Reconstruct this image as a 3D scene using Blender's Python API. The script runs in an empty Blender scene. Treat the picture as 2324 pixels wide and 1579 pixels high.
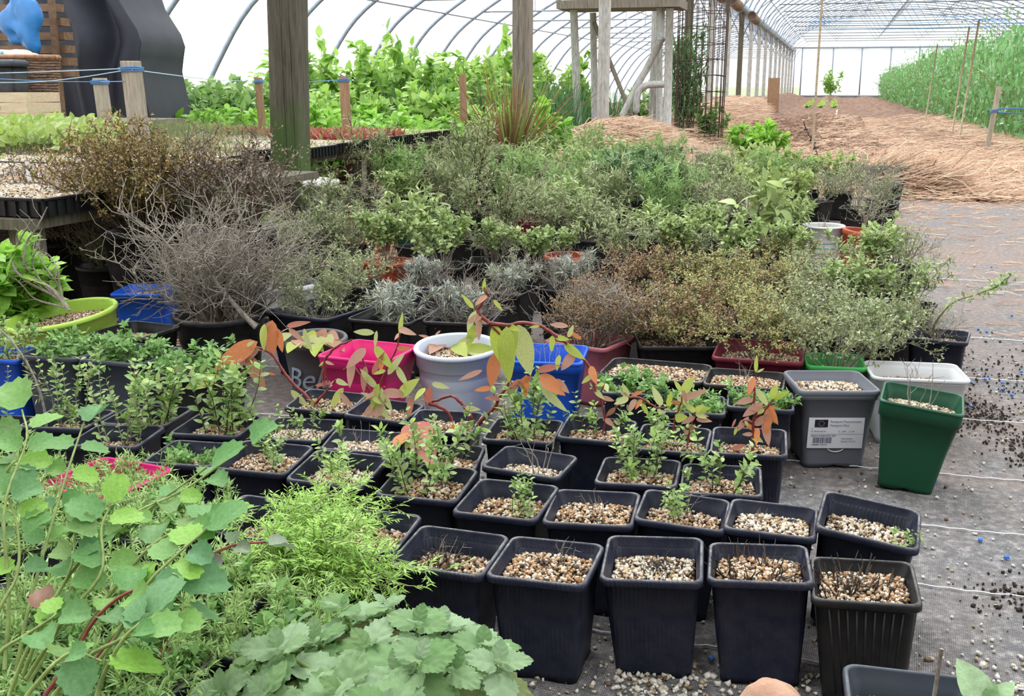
import bpy, math, random
import numpy as np
from mathutils import Vector, Matrix, Euler

# ------------------------------------------------------------------ camera, world, exposure
F_PX = 2450.0; CAM_H = 0.75; PITCH = math.radians(13.75); YAW = math.radians(16.2)
scene = bpy.context.scene
cam_data = bpy.data.cameras.new('camera'); cam = bpy.data.objects.new('camera', cam_data)
scene.collection.objects.link(cam); scene.camera = cam
cam.location = (0, 0, CAM_H); cam.rotation_euler = (math.pi/2 - PITCH, 0, YAW)
cam_data.sensor_width = 36; cam_data.lens = F_PX/2324*36; cam_data.clip_start = .02; cam_data.clip_end = 500
world = bpy.data.worlds.new('sky'); scene.world = world; world.use_nodes = True
wn = world.node_tree.nodes; wl = world.node_tree.links
bg = wn['Background']; bg.inputs['Strength'].default_value = 1.7
tc = wn.new('ShaderNodeTexCoord'); sx = wn.new('ShaderNodeSeparateXYZ'); cr = wn.new('ShaderNodeValToRGB')
wl.new(tc.outputs['Generated'], sx.inputs[0]); wl.new(sx.outputs['Z'], cr.inputs[0]); wl.new(cr.outputs[0], bg.inputs['Color'])
cr.color_ramp.elements[0].position = 0.0; cr.color_ramp.elements[0].color = (.80, .83, .88, 1)
cr.color_ramp.elements[1].position = 0.6; cr.color_ramp.elements[1].color = (.96, .98, 1.0, 1)
sun = bpy.data.lights.new('sun', 'SUN'); sun.energy = 8.5; sun.angle = math.radians(25); sun.color = (1, .97, .92)
so = bpy.data.objects.new('sun', sun); scene.collection.objects.link(so)
so.rotation_euler = (math.radians(-26), math.radians(-24), 0)
scene.view_settings.view_transform = 'Standard'; scene.view_settings.look = 'None'
scene.view_settings.gamma = 1.0; scene.view_settings.use_curve_mapping = False
scene.view_settings.exposure = 0.10
scene.cycles.max_bounces = 8; scene.cycles.diffuse_bounces = 4; scene.cycles.transparent_max_bounces = 12
scene.cycles.transmission_bounces = 6; scene.cycles.glossy_bounces = 2
scene.cycles.caustics_reflective = False; scene.cycles.caustics_refractive = False

fw = np.array([-math.sin(YAW)*math.cos(PITCH), math.cos(YAW)*math.cos(PITCH), -math.sin(PITCH)])
rt = np.array([math.cos(YAW), math.sin(YAW), 0.0]); upv = np.cross(rt, fw); CO = np.array([0, 0, CAM_H])
def ray(x, y): return fw + (x-1162)/F_PX*rt - (y-789.5)/F_PX*upv
def G(x, y, z=0.0):
    d = ray(x, y); return CO + (z-CAM_H)/d[2]*d
def WY(x, y, Y):
    d = ray(x, y); return CO + Y/d[1]*d
def proj(P):
    v = np.array(P)-CO; z = v@fw; return (1162+F_PX*(v@rt)/z, 789.5-F_PX*(v@upv)/z)

# ------------------------------------------------------------------ mesh helpers
class MB:
    def __init__(s): s.v = []; s.f = []; s.n = 0
    def add(s, V, F, mi=0):
        V = np.asarray(V, dtype=np.float32).reshape(-1, 3)
        s.v.append(V)
        if isinstance(F, np.ndarray): s.f.append((F+s.n, mi))
        else:
            by = {}
            for q in F: by.setdefault(len(q), []).append(q)
            for k, l in by.items(): s.f.append((np.array(l)+s.n, mi))
        s.n += len(V)
    def merge(s, o, M=None, mi=None):
        V = np.concatenate(o.v)
        if M is not None: V = V@np.array(M)[:3, :3].T+np.array(M)[:3, 3]
        s.v.append(V.astype(np.float32))
        for F, m in o.f: s.f.append((F+s.n, m if mi is None else mi))
        s.n += len(V)
    def mesh(s, name, mats, smooth=True):
        me = bpy.data.meshes.new(name)
        if not isinstance(mats, (list, tuple)): mats = [mats]
        for m in mats: me.materials.append(m)
        if not s.v: return me
        V = np.concatenate(s.v)
        me.vertices.add(len(V)); me.vertices.foreach_set('co', V.ravel())
        L = np.concatenate([F.ravel() for F, m in s.f]); tot = np.concatenate([np.full(len(F), F.shape[1]) for F, m in s.f])
        mi = np.concatenate([np.full(len(F), m) for F, m in s.f])
        st = np.concatenate([[0], np.cumsum(tot)[:-1]])
        me.loops.add(len(L)); me.loops.foreach_set('vertex_index', L.astype(np.int32))
        me.polygons.add(len(tot)); me.polygons.foreach_set('loop_start', st.astype(np.int32))
        me.polygons.foreach_set('loop_total', tot.astype(np.int32))
        me.polygons.foreach_set('material_index', mi.astype(np.int32))
        me.polygons.foreach_set('use_smooth', np.full(len(tot), bool(smooth)))
        me.update(calc_edges=True); me.validate()
        return me

def link(name, data, parent=None, loc=(0, 0, 0), rot=(0, 0, 0), scale=None, kind=None, label=None):
    o = bpy.data.objects.new(name, data); scene.collection.objects.link(o)
    o.location = tuple(float(c) for c in loc); o.rotation_euler = rot
    if scale is not None: o.scale = (scale,)*3 if not hasattr(scale, '__len__') else scale
    if parent is not None: o.parent = parent
    if kind: o['kind'] = kind
    if label: o['label'] = label
    return o
def thing(name, label, cat, loc=(0, 0, 0), group=None, data=None, rot=(0, 0, 0)):
    o = link(name, data, loc=loc, rot=rot); o['label'] = label; o['category'] = cat
    if group: o['group'] = group
    return o
def struct(name, data=None, parent=None, loc=(0, 0, 0)):
    o = link(name, data, parent, loc)
    if parent is None: o['kind'] = 'structure'
    return o

BOXF = np.array([[0, 3, 2, 1], [4, 5, 6, 7], [0, 1, 5, 4], [1, 2, 6, 5], [2, 3, 7, 6], [3, 0, 4, 7]])
def box(mb, c, s, rotz=0.0, M=None, mi=0, taper=1.0):
    x, y, z = s[0]/2, s[1]/2, s[2]/2
    V = np.array([[-x, -y, -z], [x, -y, -z], [x, y, -z], [-x, y, -z], [-x*taper, -y*taper, z], [x*taper, -y*taper, z], [x*taper, y*taper, z], [-x*taper, y*taper, z]])
    if rotz: c_, s_ = math.cos(rotz), math.sin(rotz); V = V@np.array([[c_, s_, 0], [-s_, c_, 0], [0, 0, 1]])
    if M is not None: V = V@np.array(M).T
    mb.add(V+np.array(c), BOXF, mi)
def bar(mb, a, b, w, h, mi=0):   # square bar between two points
    a = np.array(a, float); b = np.array(b, float); d = b-a; L = np.linalg.norm(d); d /= L
    up = np.array([0, 0, 1.]) if abs(d[2]) < .9 else np.array([0, 1., 0])
    x = np.cross(d, up); x /= np.linalg.norm(x); z = np.cross(x, d)
    V = [p+sx_*x*w/2+sz_*z*h/2 for p in (a, b) for sx_, sz_ in ((-1, -1), (1, -1), (1, 1), (-1, 1))]
    mb.add(V, BOXF, mi)
def tube(mb, P, r, n=6, cap=True, mi=0):
    P = np.asarray(P, float); k = len(P); r = np.broadcast_to(np.asarray(r, float), (k,))
    T = np.gradient(P, axis=0); T /= np.linalg.norm(T, axis=1)[:, None]+1e-9
    up = np.array([0, 0, 1.]) if abs(T[0][2]) < .8 else np.array([1., 0, 0])
    A = np.cross(T, up); A /= np.linalg.norm(A, axis=1)[:, None]+1e-9; B = np.cross(T, A)
    th = np.arange(n)*2*math.pi/n
    V = P[:, None, :]+r[:, None, None]*(A[:, None, :]*np.cos(th)[None, :, None]+B[:, None, :]*np.sin(th)[None, :, None])
    i = np.arange(k-1)[:, None]*n; j = np.arange(n)[None, :]; j2 = (j+1) % n
    F = np.stack([i+j, i+j2, i+n+j2, i+n+j], -1).reshape(-1, 4)
    mb.add(V.reshape(-1, 3), F, mi)
    if cap: mb.f.append((np.array([list(range(n))])+mb.n-k*n, mi)); mb.f.append((np.array([list(range(n))[::-1]])+mb.n-n, mi))
def loft(mb, rings, close_first=False, close_last=False, mi=0):
    R = np.asarray(rings, float); k, n = R.shape[:2]
    i = np.arange(k-1)[:, None]*n; j = np.arange(n)[None, :]; j2 = (j+1) % n
    F = np.stack([i+j, i+j2, i+n+j2, i+n+j], -1).reshape(-1, 4)
    mb.add(R.reshape(-1, 3), F, mi)
    if close_first: mb.f.append((np.array([list(range(n))[::-1]])+mb.n-k*n, mi))
    if close_last: mb.f.append((np.array([list(range(n))])+mb.n-n, mi))
def rring(w, r, z, d=None, k=5, m=4):   # rounded rectangle ring of half-size w/2, corner radius r
    d = w if d is None else d; P = []
    for q, (sx_, sy_) in enumerate(((1, -1), (1, 1), (-1, 1), (-1, -1))):
        cx, cy = sx_*(w/2-r), sy_*(d/2-r); a0 = -math.pi/2+q*math.pi/2
        for i in range(k): a = a0+math.pi/2*i/(k-1); P.append((cx+r*math.cos(a), cy+r*math.sin(a), z))
        nx = ((1, 1), (-1, 1), (-1, -1), (1, -1))[q]; c2 = (nx[0]*(w/2-r), nx[1]*(d/2-r)); a = a0+math.pi/2
        e = (c2[0]+r*math.cos(a), c2[1]+r*math.sin(a)); s_ = P[-1]
        for i in range(1, m+1): t = i/(m+1); P.append((s_[0]+(e[0]-s_[0])*t, s_[1]+(e[1]-s_[1])*t, z))
    return np.array(P)
def cring(r, z, n=40): a = np.arange(n)*2*math.pi/n; return np.stack([r*np.cos(a), r*np.sin(a), np.full(n, z)], 1)

def basis(d, up):
    d = d/(np.linalg.norm(d, axis=1)[:, None]+1e-9); x = np.cross(d, up); x /= np.linalg.norm(x, axis=1)[:, None]+1e-9
    z = np.cross(x, d); return np.stack([x, d, z], 2)     # columns
def scatter(mb, tmpl, P, D, U, S, mi=0):
    TV, TF = tmpl; P = np.asarray(P, float)
    if len(P) == 0: return
    Rm = basis(np.asarray(D, float), np.asarray(U, float)); S = np.broadcast_to(np.asarray(S, float), (len(P),))
    V = np.einsum('nij,kj->nki', Rm, TV)*S[:, None, None]+P[:, None, :]
    off = (np.arange(len(P))*len(TV))[:, None, None]
    for F in TF: mb.add(V.reshape(-1, 3), (F[None]+off).reshape(-1, F.shape[1]), mi) if F is TF[0] else mb.f.append(((F[None]+off).reshape(-1, F.shape[1])+mb.n-len(P)*len(TV), mi))
def rdir(rng, n, zmin=-1):
    z = rng.uniform(zmin, 1, n); a = rng.uniform(0, 2*math.pi, n); s = np.sqrt(1-z*z); return np.stack([s*np.cos(a), s*np.sin(a), z], 1)

# leaf templates: length 1 along +Y, origin at the base
def leaf_t(nseg=1, w=.4, fold=.12, curl=.15, wpos=.45, teeth=0, tooth=.0, ruffle=0):
    V = [(0, 0, 0)]; F3 = []; F4 = []
    for i in range(1, nseg+1):
        t = i/(nseg+1); hw = w/2*(math.sin(math.pi*t**(math.log(.5)/math.log(wpos))))**.8
        z = -curl*t*t
        rf = ruffle*(1 if i % 2 else -1)
        hw2 = hw*(1+(tooth if i % 2 else -tooth))
        V += [(-hw2, t-(tooth*.12 if i % 2 == 0 else 0), z+fold*hw2*2*.5+rf), (0, t, z), (hw2, t-(tooth*.12 if i % 2 == 0 else 0), z+fold*hw2*2*.5-rf)]
    V.append((0, 1, -curl)); n = len(V)-1
    F3 += [(0, 2, 1), (0, 3, 2), (n-3, n-2, n), (n-2, n-1, n)]
    for i in range(nseg-1): b = 1+3*i; F4 += [(b, b+1, b+4, b+3), (b+1, b+2, b+5, b+4)]
    return np.array(V, float), ([np.array(F3)]+([np.array(F4)] if F4 else []))
T_tiny = leaf_t(1, .5, .1, .1)
T_oval = leaf_t(2, .55, .15, .2)
T_narrow = leaf_t(1, .16, .1, .15)
T_lance = leaf_t(3, .24, .15, .35)
T_sage = leaf_t(5, .36, .22, .4)
T_round = leaf_t(5, .62, .2, .3)
T_long = leaf_t(9, .27, .25, .55, wpos=.4)
T_needle = leaf_t(1, .09, .0, .05)

# ------------------------------------------------------------------ materials
def newmat(name):
    m = bpy.data.materials.new(name); m.use_nodes = True; nt = m.node_tree; return m, nt, nt.nodes, nt.links, nt.nodes['Principled BSDF']
def noise(n, l, scale, detail=3, vec=None, rough=.6):
    t = n.new('ShaderNodeTexNoise'); t.inputs['Scale'].default_value = scale; t.inputs['Detail'].default_value = detail; t.inputs['Roughness'].default_value = rough
    if vec is not None: l.new(vec, t.inputs['Vector'])
    return t
def ramp(n, l, src, stops, interp='LINEAR'):
    r = n.new('ShaderNodeValToRGB'); r.color_ramp.interpolation = interp; e = r.color_ramp.elements
    while len(e) > 1: e.remove(e[-1])
    e[0].position = stops[0][0]; e[0].color = (*stops[0][1], 1)
    for p, c in stops[1:]: q = e.new(p); q.color = (*c, 1)
    l.new(src, r.inputs[0]); return r
def bump(n, l, src, bsdf, strength=.4, dist=.002):
    b = n.new('ShaderNodeBump'); b.inputs['Strength'].default_value = strength; b.inputs['Distance'].default_value = dist
    l.new(src, b.inputs['Height']); l.new(b.outputs[0], bsdf.inputs['Normal']); return b
def mixc(n, l, fac, a, b, mode='MIX'):
    m = n.new('ShaderNodeMix'); m.data_type = 'RGBA'; m.blend_type = mode
    for s, v in ((0, fac), (6, a), (7, b)):
        if isinstance(v, (int, float)): m.inputs[s].default_value = v
        elif isinstance(v, tuple): m.inputs[s].default_value = (*v, 1)
        else: l.new(v, m.inputs[s])
    return m.outputs[2]
def plastic(name, col, rough=.42, dirt=.35, dirtcol=(.30, .285, .265), ribs=False, fade=None):
    m, nt, n, l, b = newmat(name)
    tco = n.new('ShaderNodeTexCoord'); vec = tco.outputs['Object']
    ns = noise(n, l, 38, 5, vec, .75); r = ramp(n, l, ns.outputs['Fac'], [(.36, (0, 0, 0)), (.66, (1, 1, 1))])
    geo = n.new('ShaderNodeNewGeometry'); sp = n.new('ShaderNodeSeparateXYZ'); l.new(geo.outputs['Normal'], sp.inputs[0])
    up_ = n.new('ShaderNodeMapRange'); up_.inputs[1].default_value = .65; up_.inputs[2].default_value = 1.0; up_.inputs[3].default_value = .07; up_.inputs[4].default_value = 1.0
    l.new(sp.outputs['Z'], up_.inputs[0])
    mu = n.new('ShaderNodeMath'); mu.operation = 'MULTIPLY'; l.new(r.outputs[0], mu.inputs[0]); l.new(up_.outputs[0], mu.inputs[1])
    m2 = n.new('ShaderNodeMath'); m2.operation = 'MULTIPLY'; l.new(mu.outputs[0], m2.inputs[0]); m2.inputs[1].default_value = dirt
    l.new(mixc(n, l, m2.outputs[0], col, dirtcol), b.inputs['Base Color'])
    b.inputs['Roughness'].default_value = rough; b.inputs['Specular IOR Level'].default_value = .28
    if ribs:
        w = n.new('ShaderNodeTexWave'); w.wave_type = 'BANDS'; w.bands_direction = 'X'; w.inputs['Scale'].default_value = 55 if ribs is True else ribs; w.inputs['Distortion'].default_value = 0
        w2 = n.new('ShaderNodeTexWave'); w2.wave_type = 'BANDS'; w2.bands_direction = 'Y'; w2.inputs['Scale'].default_value = 55 if ribs is True else ribs
        l.new(vec, w.inputs['Vector']); l.new(vec, w2.inputs['Vector'])
        ad = n.new('ShaderNodeMath'); ad.operation = 'MULTIPLY'; l.new(w.outputs['Fac'], ad.inputs[0]); l.new(w2.outputs['Fac'], ad.inputs[1])
        bump(n, l, ad.outputs[0], b, .5, .0012)
    else:
        ns2 = noise(n, l, 60, 2, vec); bump(n, l, ns2.outputs['Fac'], b, .12, .001)
    return m
def leafmat(name, cols, transl=.3, rough=.5, vein=0, scale=120):
    m, nt, n, l, b = newmat(name)
    geo = n.new('ShaderNodeNewGeometry'); oi = n.new('ShaderNodeObjectInfo'); ad = n.new('ShaderNodeMath'); ad.operation = 'ADD'; fr = n.new('ShaderNodeMath'); fr.operation = 'FRACT'
    l.new(geo.outputs['Random Per Island'], ad.inputs[0]); l.new(oi.outputs['Random'], ad.inputs[1]); l.new(ad.outputs[0], fr.inputs[0])
    st = [(i/max(1, len(cols)-1), c) for i, c in enumerate(cols)]
    r = ramp(n, l, fr.outputs[0], st)
    tco = n.new('ShaderNodeTexCoord'); ns = noise(n, l, scale, 3, tco.outputs['Object'])
    r2 = ramp(n, l, ns.outputs['Fac'], [(.35, (.82, .82, .82)), (.65, (1.12, 1.12, 1.12))])
    c = mixc(n, l, 1.0, r.outputs[0], r2.outputs[0], 'MULTIPLY')
    l.new(c, b.inputs['Base Color']); b.inputs['Roughness'].default_value = rough
    b.inputs['Specular IOR Level'].default_value = .35
    if vein: bump(n, l, ns.outputs['Fac'], b, vein, .003)
    if transl:
        t = n.new('ShaderNodeBsdfTranslucent'); l.new(c, t.inputs['Color']); mx = n.new('ShaderNodeMixShader'); mx.inputs[0].default_value = transl
        l.new(b.outputs[0], mx.inputs[1]); l.new(t.outputs[0], mx.inputs[2]); l.new(mx.outputs[0], n['Material Output'].inputs['Surface'])
    return m
def simple(name, col, rough=.7, metal=0, nscale=0, var=.25, bumpv=0, stretch=None):
    m, nt, n, l, b = newmat(name); b.inputs['Roughness'].default_value = rough; b.inputs['Metallic'].default_value = metal
    if nscale:
        tco = n.new('ShaderNodeTexCoord'); vec = tco.outputs['Object']
        if stretch:
            mp = n.new('ShaderNodeMapping'); mp.inputs['Scale'].default_value = stretch; l.new(vec, mp.inputs['Vector']); vec = mp.outputs[0]
        ns = noise(n, l, nscale, 5, vec); r = ramp(n, l, ns.outputs['Fac'], [(.3, tuple(c*(1-var) for c in col)), (.7, tuple(min(1, c*(1+var)) for c in col))])
        l.new(r.outputs[0], b.inputs['Base Color'])
        if bumpv: bump(n, l, ns.outputs['Fac'], b, bumpv, .003)
    else: b.inputs['Base Color'].default_value = (*col, 1)
    return m
def twopart(name, stops, nscale, rough=.85, bumpv=.5, stretch=None, dist=.01, n2=None):
    m, nt, n, l, b = newmat(name); b.inputs['Roughness'].default_value = rough
    tco = n.new('ShaderNodeTexCoord'); vec = tco.outputs['Object']
    if stretch:
        mp = n.new('ShaderNodeMapping'); mp.inputs['Scale'].default_value = stretch; l.new(vec, mp.inputs['Vector']); vec = mp.outputs[0]
    ns = noise(n, l, nscale, 6, vec, .7); r = ramp(n, l, ns.outputs['Fac'], stops); l.new(r.outputs[0], b.inputs['Base Color'])
    bump(n, l, ns.outputs['Fac'], b, bumpv, dist); return m

def mossy():
    m = twopart('mossy_post_wood', [(.3, (.035, .030, .020)), (.7, (.13, .115, .08))], 9, .85, .7, (9, 9, .7), .006); nt = m.node_tree; n = nt.nodes; l = nt.links; b = n['Principled BSDF']
    old = b.inputs['Base Color'].links[0].from_socket; tco = n.new('ShaderNodeTexCoord'); sp = n.new('ShaderNodeSeparateXYZ'); l.new(tco.outputs['Object'], sp.inputs[0])
    ns = noise(n, l, 9, 5, tco.outputs['Object'], .7); mr = n.new('ShaderNodeMapRange'); mr.inputs[1].default_value = .25; mr.inputs[2].default_value = .85; mr.inputs[3].default_value = .75; mr.inputs[4].default_value = -.25; l.new(sp.outputs['Z'], mr.inputs[0])
    ad = n.new('ShaderNodeMath'); ad.operation = 'ADD'; l.new(ns.outputs['Fac'], ad.inputs[0]); l.new(mr.outputs[0], ad.inputs[1]); r = ramp(n, l, ad.outputs[0], [(.55, (0, 0, 0)), (.9, (1, 1, 1))])
    l.new(mixc(n, l, r.outputs[0], old, (.045, .085, .014)), b.inputs['Base Color']); return m
M = {}
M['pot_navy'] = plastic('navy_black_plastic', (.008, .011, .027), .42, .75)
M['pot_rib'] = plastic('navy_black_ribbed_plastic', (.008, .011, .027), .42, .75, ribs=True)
M['pot_black'] = plastic('black_plastic', (.007, .0075, .009), .45, .7)
M['pot_blackrib'] = plastic('black_ribbed_plastic', (.008, .008, .009), .45, .45, ribs=18)
M['pot_slate'] = plastic('slate_plastic', (.040, .050, .068), .45, .3)
M['pot_grey'] = plastic('grey_plastic', (.15, .16, .19), .42, .25)
M['pot_greydark'] = plastic('dark_grey_plastic', (.085, .085, .09), .45, .25)
M['pot_green'] = plastic('dark_green_plastic', (.008, .065, .030), .35, .15, (.2, .2, .15))
M['pot_pink'] = plastic('pink_plastic', (.62, .012, .16), .38, .15, (.3, .1, .1))
M['pot_white'] = plastic('white_plastic', (.62, .64, .66), .42, .35, (.22, .19, .15))
M['pot_pale'] = plastic('pale_blue_white_plastic', (.52, .57, .68), .4, .3, (.24, .2, .16))
M['pot_blue'] = plastic('blue_plastic', (.010, .085, .52), .35, .12, (.1, .1, .15))
M['pot_lime'] = plastic('lime_plastic', (.42, .66, .10), .42, .5, (.10, .07, .03))
M['pot_mauve'] = plastic('mauve_plastic', (.40, .12, .15), .5, .3)
M['pot_burgundy'] = plastic('burgundy_plastic', (.14, .012, .028), .45, .3)
M['pot_terra'] = plastic('terracotta_plastic', (.40, .070, .022), .5, .25)
M['pot_mid'] = plastic('brown_grey_plastic', (.10, .09, .085), .5, .3)
M['pot_brightgreen'] = plastic('bright_green_plastic', (.05, .38, .08), .4, .1)
M['compost'] = twopart('compost', [(.35, (.012, .009, .007)), (.65, (.07, .045, .028))], 140, .95, .8, dist=.004)
def gritmat(name, cols):
    m, nt, n, l, b = newmat(name); b.inputs['Roughness'].default_value = .8
    geo = n.new('ShaderNodeNewGeometry'); r = ramp(n, l, geo.outputs['Random Per Island'], cols, 'CONSTANT')
    tco = n.new('ShaderNodeTexCoord'); ns = noise(n, l, 400, 2, tco.outputs['Object'])
    r2 = ramp(n, l, ns.outputs['Fac'], [(.3, (.7, .68, .64)), (.7, (1.15, 1.15, 1.15))])
    l.new(mixc(n, l, 1.0, r.outputs[0], r2.outputs[0], 'MULTIPLY'), b.inputs['Base Color']); return m
M['grit'] = gritmat('grit', [(0, (.60, .50, .38)), (.2, (.47, .33, .20)), (.40, (.42, .25, .12)), (.55, (.33, .17, .07)), (.67, (.15, .09, .05)), (.78, (.70, .65, .57)), (.88, (.05, .035, .025))])
M['grit_pale'] = gritmat('pale_grit', [(0, (.68, .62, .52)), (.34, (.54, .43, .29)), (.55, (.42, .28, .14)), (.72, (.16, .10, .06)), (.84, (.74, .71, .64)), (.93, (.05, .04, .03))])
M['perlite'] = gritmat('perlite', [(0, (.62, .60, .54)), (.4, (.48, .44, .36)), (.65, (.36, .28, .18)), (.8, (.14, .09, .06)), (.9, (.7, .68, .62))])
M['blue_pellet'] = simple('blue_pellet', (.06, .22, .75), .6)
M['stem_red'] = simple('red_stem', (.20, .028, .022), .5, 0, 90, .35, .2)
M['stem_brown'] = simple('brown_twig', (.085, .058, .038), .8, 0, 120, .4, .3)
M['stem_grey'] = simple('grey_twig', (.30, .27, .225), .85, 0, 150, .4, .3)
M['stem_green'] = simple('green_stem', (.20, .27, .07), .6, 0, 60, .35)
M['stem_dark'] = simple('dark_twig', (.05, .038, .028), .85, 0, 120, .4)
M['stem_olive'] = simple('olive_stem', (.26, .24, .10), .6, 0, 60, .3)
M['lf_thyme_brown'] = leafmat('brown_thyme_leaves', [(.20, .12, .05), (.36, .23, .08), (.42, .33, .13), (.28, .28, .10), (.22, .14, .08)], .15, .7)
M['lf_thyme_purple'] = leafmat('purple_brown_thyme_leaves', [(.17, .11, .09), (.24, .17, .13), (.32, .26, .20), (.20, .20, .12)], .15, .7)
M['lf_thyme_yel'] = leafmat('yellow_green_thyme_leaves', [(.26, .32, .10), (.42, .42, .14), (.46, .29, .12), (.30, .36, .16), (.52, .52, .25), (.22, .27, .11)], .2, .65)
M['lf_thyme_rust'] = leafmat('rusty_thyme_leaves', [(.28, .14, .08), (.40, .22, .12), (.36, .30, .13), (.22, .13, .08), (.44, .40, .20)], .15, .7)
M['lf_greygreen'] = leafmat('grey_green_leaves', [(.17, .23, .10), (.28, .36, .15), (.42, .47, .24), (.21, .26, .10), (.54, .58, .34)], .2, .6)
M['lf_silver'] = leafmat('silver_leaves', [(.34, .38, .31), (.46, .50, .43), (.28, .31, .25), (.58, .62, .55)], .15, .7)
M['lf_sage'] = leafmat('sage_leaves', [(.24, .35, .12), (.39, .51, .18), (.31, .42, .17), (.54, .63, .30)], .3, .6)
M['lf_sageyel'] = leafmat('yellow_green_sage_leaves', [(.30, .42, .10), (.42, .52, .16), (.26, .36, .12), (.50, .58, .26), (.22, .30, .10)], .35, .55)
M['lf_green'] = leafmat('green_leaves', [(.17, .32, .09), (.25, .42, .12), (.34, .50, .18), (.20, .34, .14)], .35, .5)
M['lf_dark'] = leafmat('deep_green_leaves', [(.09, .19, .07), (.15, .28, .10), (.25, .39, .18), (.13, .22, .10)], .25, .5)
M['lf_bright'] = leafmat('bright_green_leaves', [(.22, .48, .06), (.32, .60, .08), (.42, .68, .14), (.18, .40, .07)], .45, .45)
M['lf_lime'] = leafmat('lime_leaves', [(.32, .46, .08), (.44, .56, .16), (.26, .40, .08), (.52, .60, .26)], .4, .5)
M['lf_potato'] = leafmat('potato_leaves', [(.26, .48, .08), (.36, .58, .12), (.48, .68, .20), (.18, .36, .08)], .45, .45)
M['lf_pea'] = leafmat('pea_leaves', [(.15, .36, .11), (.21, .46, .16), (.30, .58, .24), (.12, .28, .10), (.46, .68, .42)], .35, .5)
M['lf_onion'] = leafmat('onion_leaves', [(.12, .30, .12), (.18, .38, .16), (.10, .24, .10)], .25, .45)
M['lf_chard'] = leafmat('red_chard_leaves', [(.36, .05, .06), (.45, .12, .10), (.36, .34, .12), (.26, .04, .04), (.48, .20, .16)], .35, .4)
M['lf_feather'] = leafmat('feathery_leaves', [(.30, .56, .09), (.40, .66, .12), (.50, .72, .20), (.26, .48, .10)], .4, .5)
M['lf_carpet'] = leafmat('carpet_leaves', [(.26, .44, .12), (.36, .56, .17), (.46, .64, .26), (.28, .40, .14), (.20, .32, .09)], .3, .5)
M['lf_burnet'] = leafmat('burnet_leaves', [(.11, .28, .07), (.16, .35, .12), (.22, .42, .10), (.13, .30, .13), (.19, .32, .09)], .35, .55, 0, 9)
M['lf_burnet_lime'] = leafmat('young_burnet_leaves', [(.24, .48, .07), (.30, .54, .10)], .4, .5, 0, 9)
M['lf_burnet_purple'] = leafmat('ageing_burnet_leaves', [(.20, .17, .17), (.26, .30, .22), (.22, .34, .20), (.30, .08, .06)], .25, .5, 0, 20)
M['lf_mint'] = leafmat('downy_mint_leaves', [(.27, .48, .19), (.39, .60, .30), (.52, .72, .44), (.32, .52, .21)], .3, .8, .8, 70)
M['lf_mint_old'] = leafmat('yellowing_mint_leaves', [(.50, .45, .16), (.36, .44, .18), (.50, .44, .26)], .3, .8, .8, 70)
M['lf_sprig'] = leafmat('thyme_sprig_leaves', [(.16, .29, .09), (.25, .42, .12), (.40, .58, .16), (.22, .29, .12), (.48, .62, .28)], .3, .5)
M['lf_creep'] = leafmat('creeping_leaves', [(.14, .30, .08), (.22, .40, .12), (.30, .50, .18)], .35, .5)
M['ls_orange'] = leafmat('orange_leaf', [(.66, .25, .08), (.56, .20, .09)], .35, .5, .2, 50)
M['ls_red'] = leafmat('red_leaf', [(.46, .14, .10), (.50, .20, .14)], .35, .5, .2, 50)
M['ls_brown'] = leafmat('brown_leaf', [(.36, .17, .10), (.42, .22, .15)], .3, .6, .2, 50)
M['ls_pink'] = leafmat('pinkish_leaf', [(.50, .27, .20), (.56, .33, .25)], .35, .5, .2, 50)
M['ls_lime'] = leafmat('yellow_green_leaf', [(.42, .52, .08), (.50, .56, .16)], .4, .5, .2, 50)
M['ls_pale'] = leafmat('pale_green_leaf', [(.52, .58, .26), (.46, .50, .20)], .4, .5, .2, 50)
M['straw'] = leafmat('straw', [(.40, .24, .145), (.52, .35, .23), (.30, .155, .09), (.62, .48, .34), (.22, .11, .06)], .1, .7)
M['blade_brown'] = leafmat('dry_blades', [(.22, .10, .05), (.30, .16, .08), (.14, .07, .04)], .2, .6)
M['blade_green'] = leafmat('grass_blades', [(.16, .30, .05), (.24, .36, .08), (.30, .32, .08)], .3, .5)
M['wood_grey'] = twopart('weathered_wood', [(.3, (.10, .085, .065)), (.7, (.30, .26, .21))], 9, .85, .6, (9, 9, .7), .004)
M['wood_mossy'] = mossy()
M['wood_dark'] = twopart('damp_wood', [(.3, (.055, .048, .032)), (.7, (.17, .15, .105))], 9, .85, .6, (9, 9, .7), .005)
M['wood_stake'] = twopart('stake_wood', [(.3, (.24, .20, .15)), (.7, (.50, .44, .36))], 10, .85, .5, (8, 8, .8), .003)
M['wood_brown'] = twopart('brown_stake_wood', [(.3, (.20, .11, .06)), (.7, (.42, .26, .16))], 10, .85, .5, (8, 8, .8), .003)
M['wood_pale'] = twopart('pale_crate_wood', [(.3, (.52, .40, .28)), (.7, (.72, .58, .42))], 8, .8, .3, (1, 8, 8), .002)
M['concrete'] = twopart('mossy_concrete', [(.3, (.10, .14, .06)), (.5, (.24, .25, .20)), (.75, (.48, .47, .44))], 7, .9, .6)
M['concrete_pale'] = twopart('pale_concrete', [(.3, (.35, .34, .31)), (.7, (.62, .61, .58))], 18, .9, .5)
M['steel'] = simple('galvanised_steel', (.26, .31, .38), .5, .4, 12, .2)
M['steel_dark'] = simple('dull_steel', (.20, .22, .25), .5, .4, 12, .2)
M['alu'] = simple('weathered_pole', (.42, .41, .39), .7, 0, 14, .3, .2, (3, 3, 1))
M['twine_blue'] = simple('blue_twine', (.10, .28, .62), .7)
M['twine_pale'] = simple('pale_blue_twine', (.42, .58, .72), .7)
M['label_white'] = simple('white_label', (.80, .80, .84), .5)
M['print_dark'] = simple('label_print', (.10, .11, .20), .6)
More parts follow.
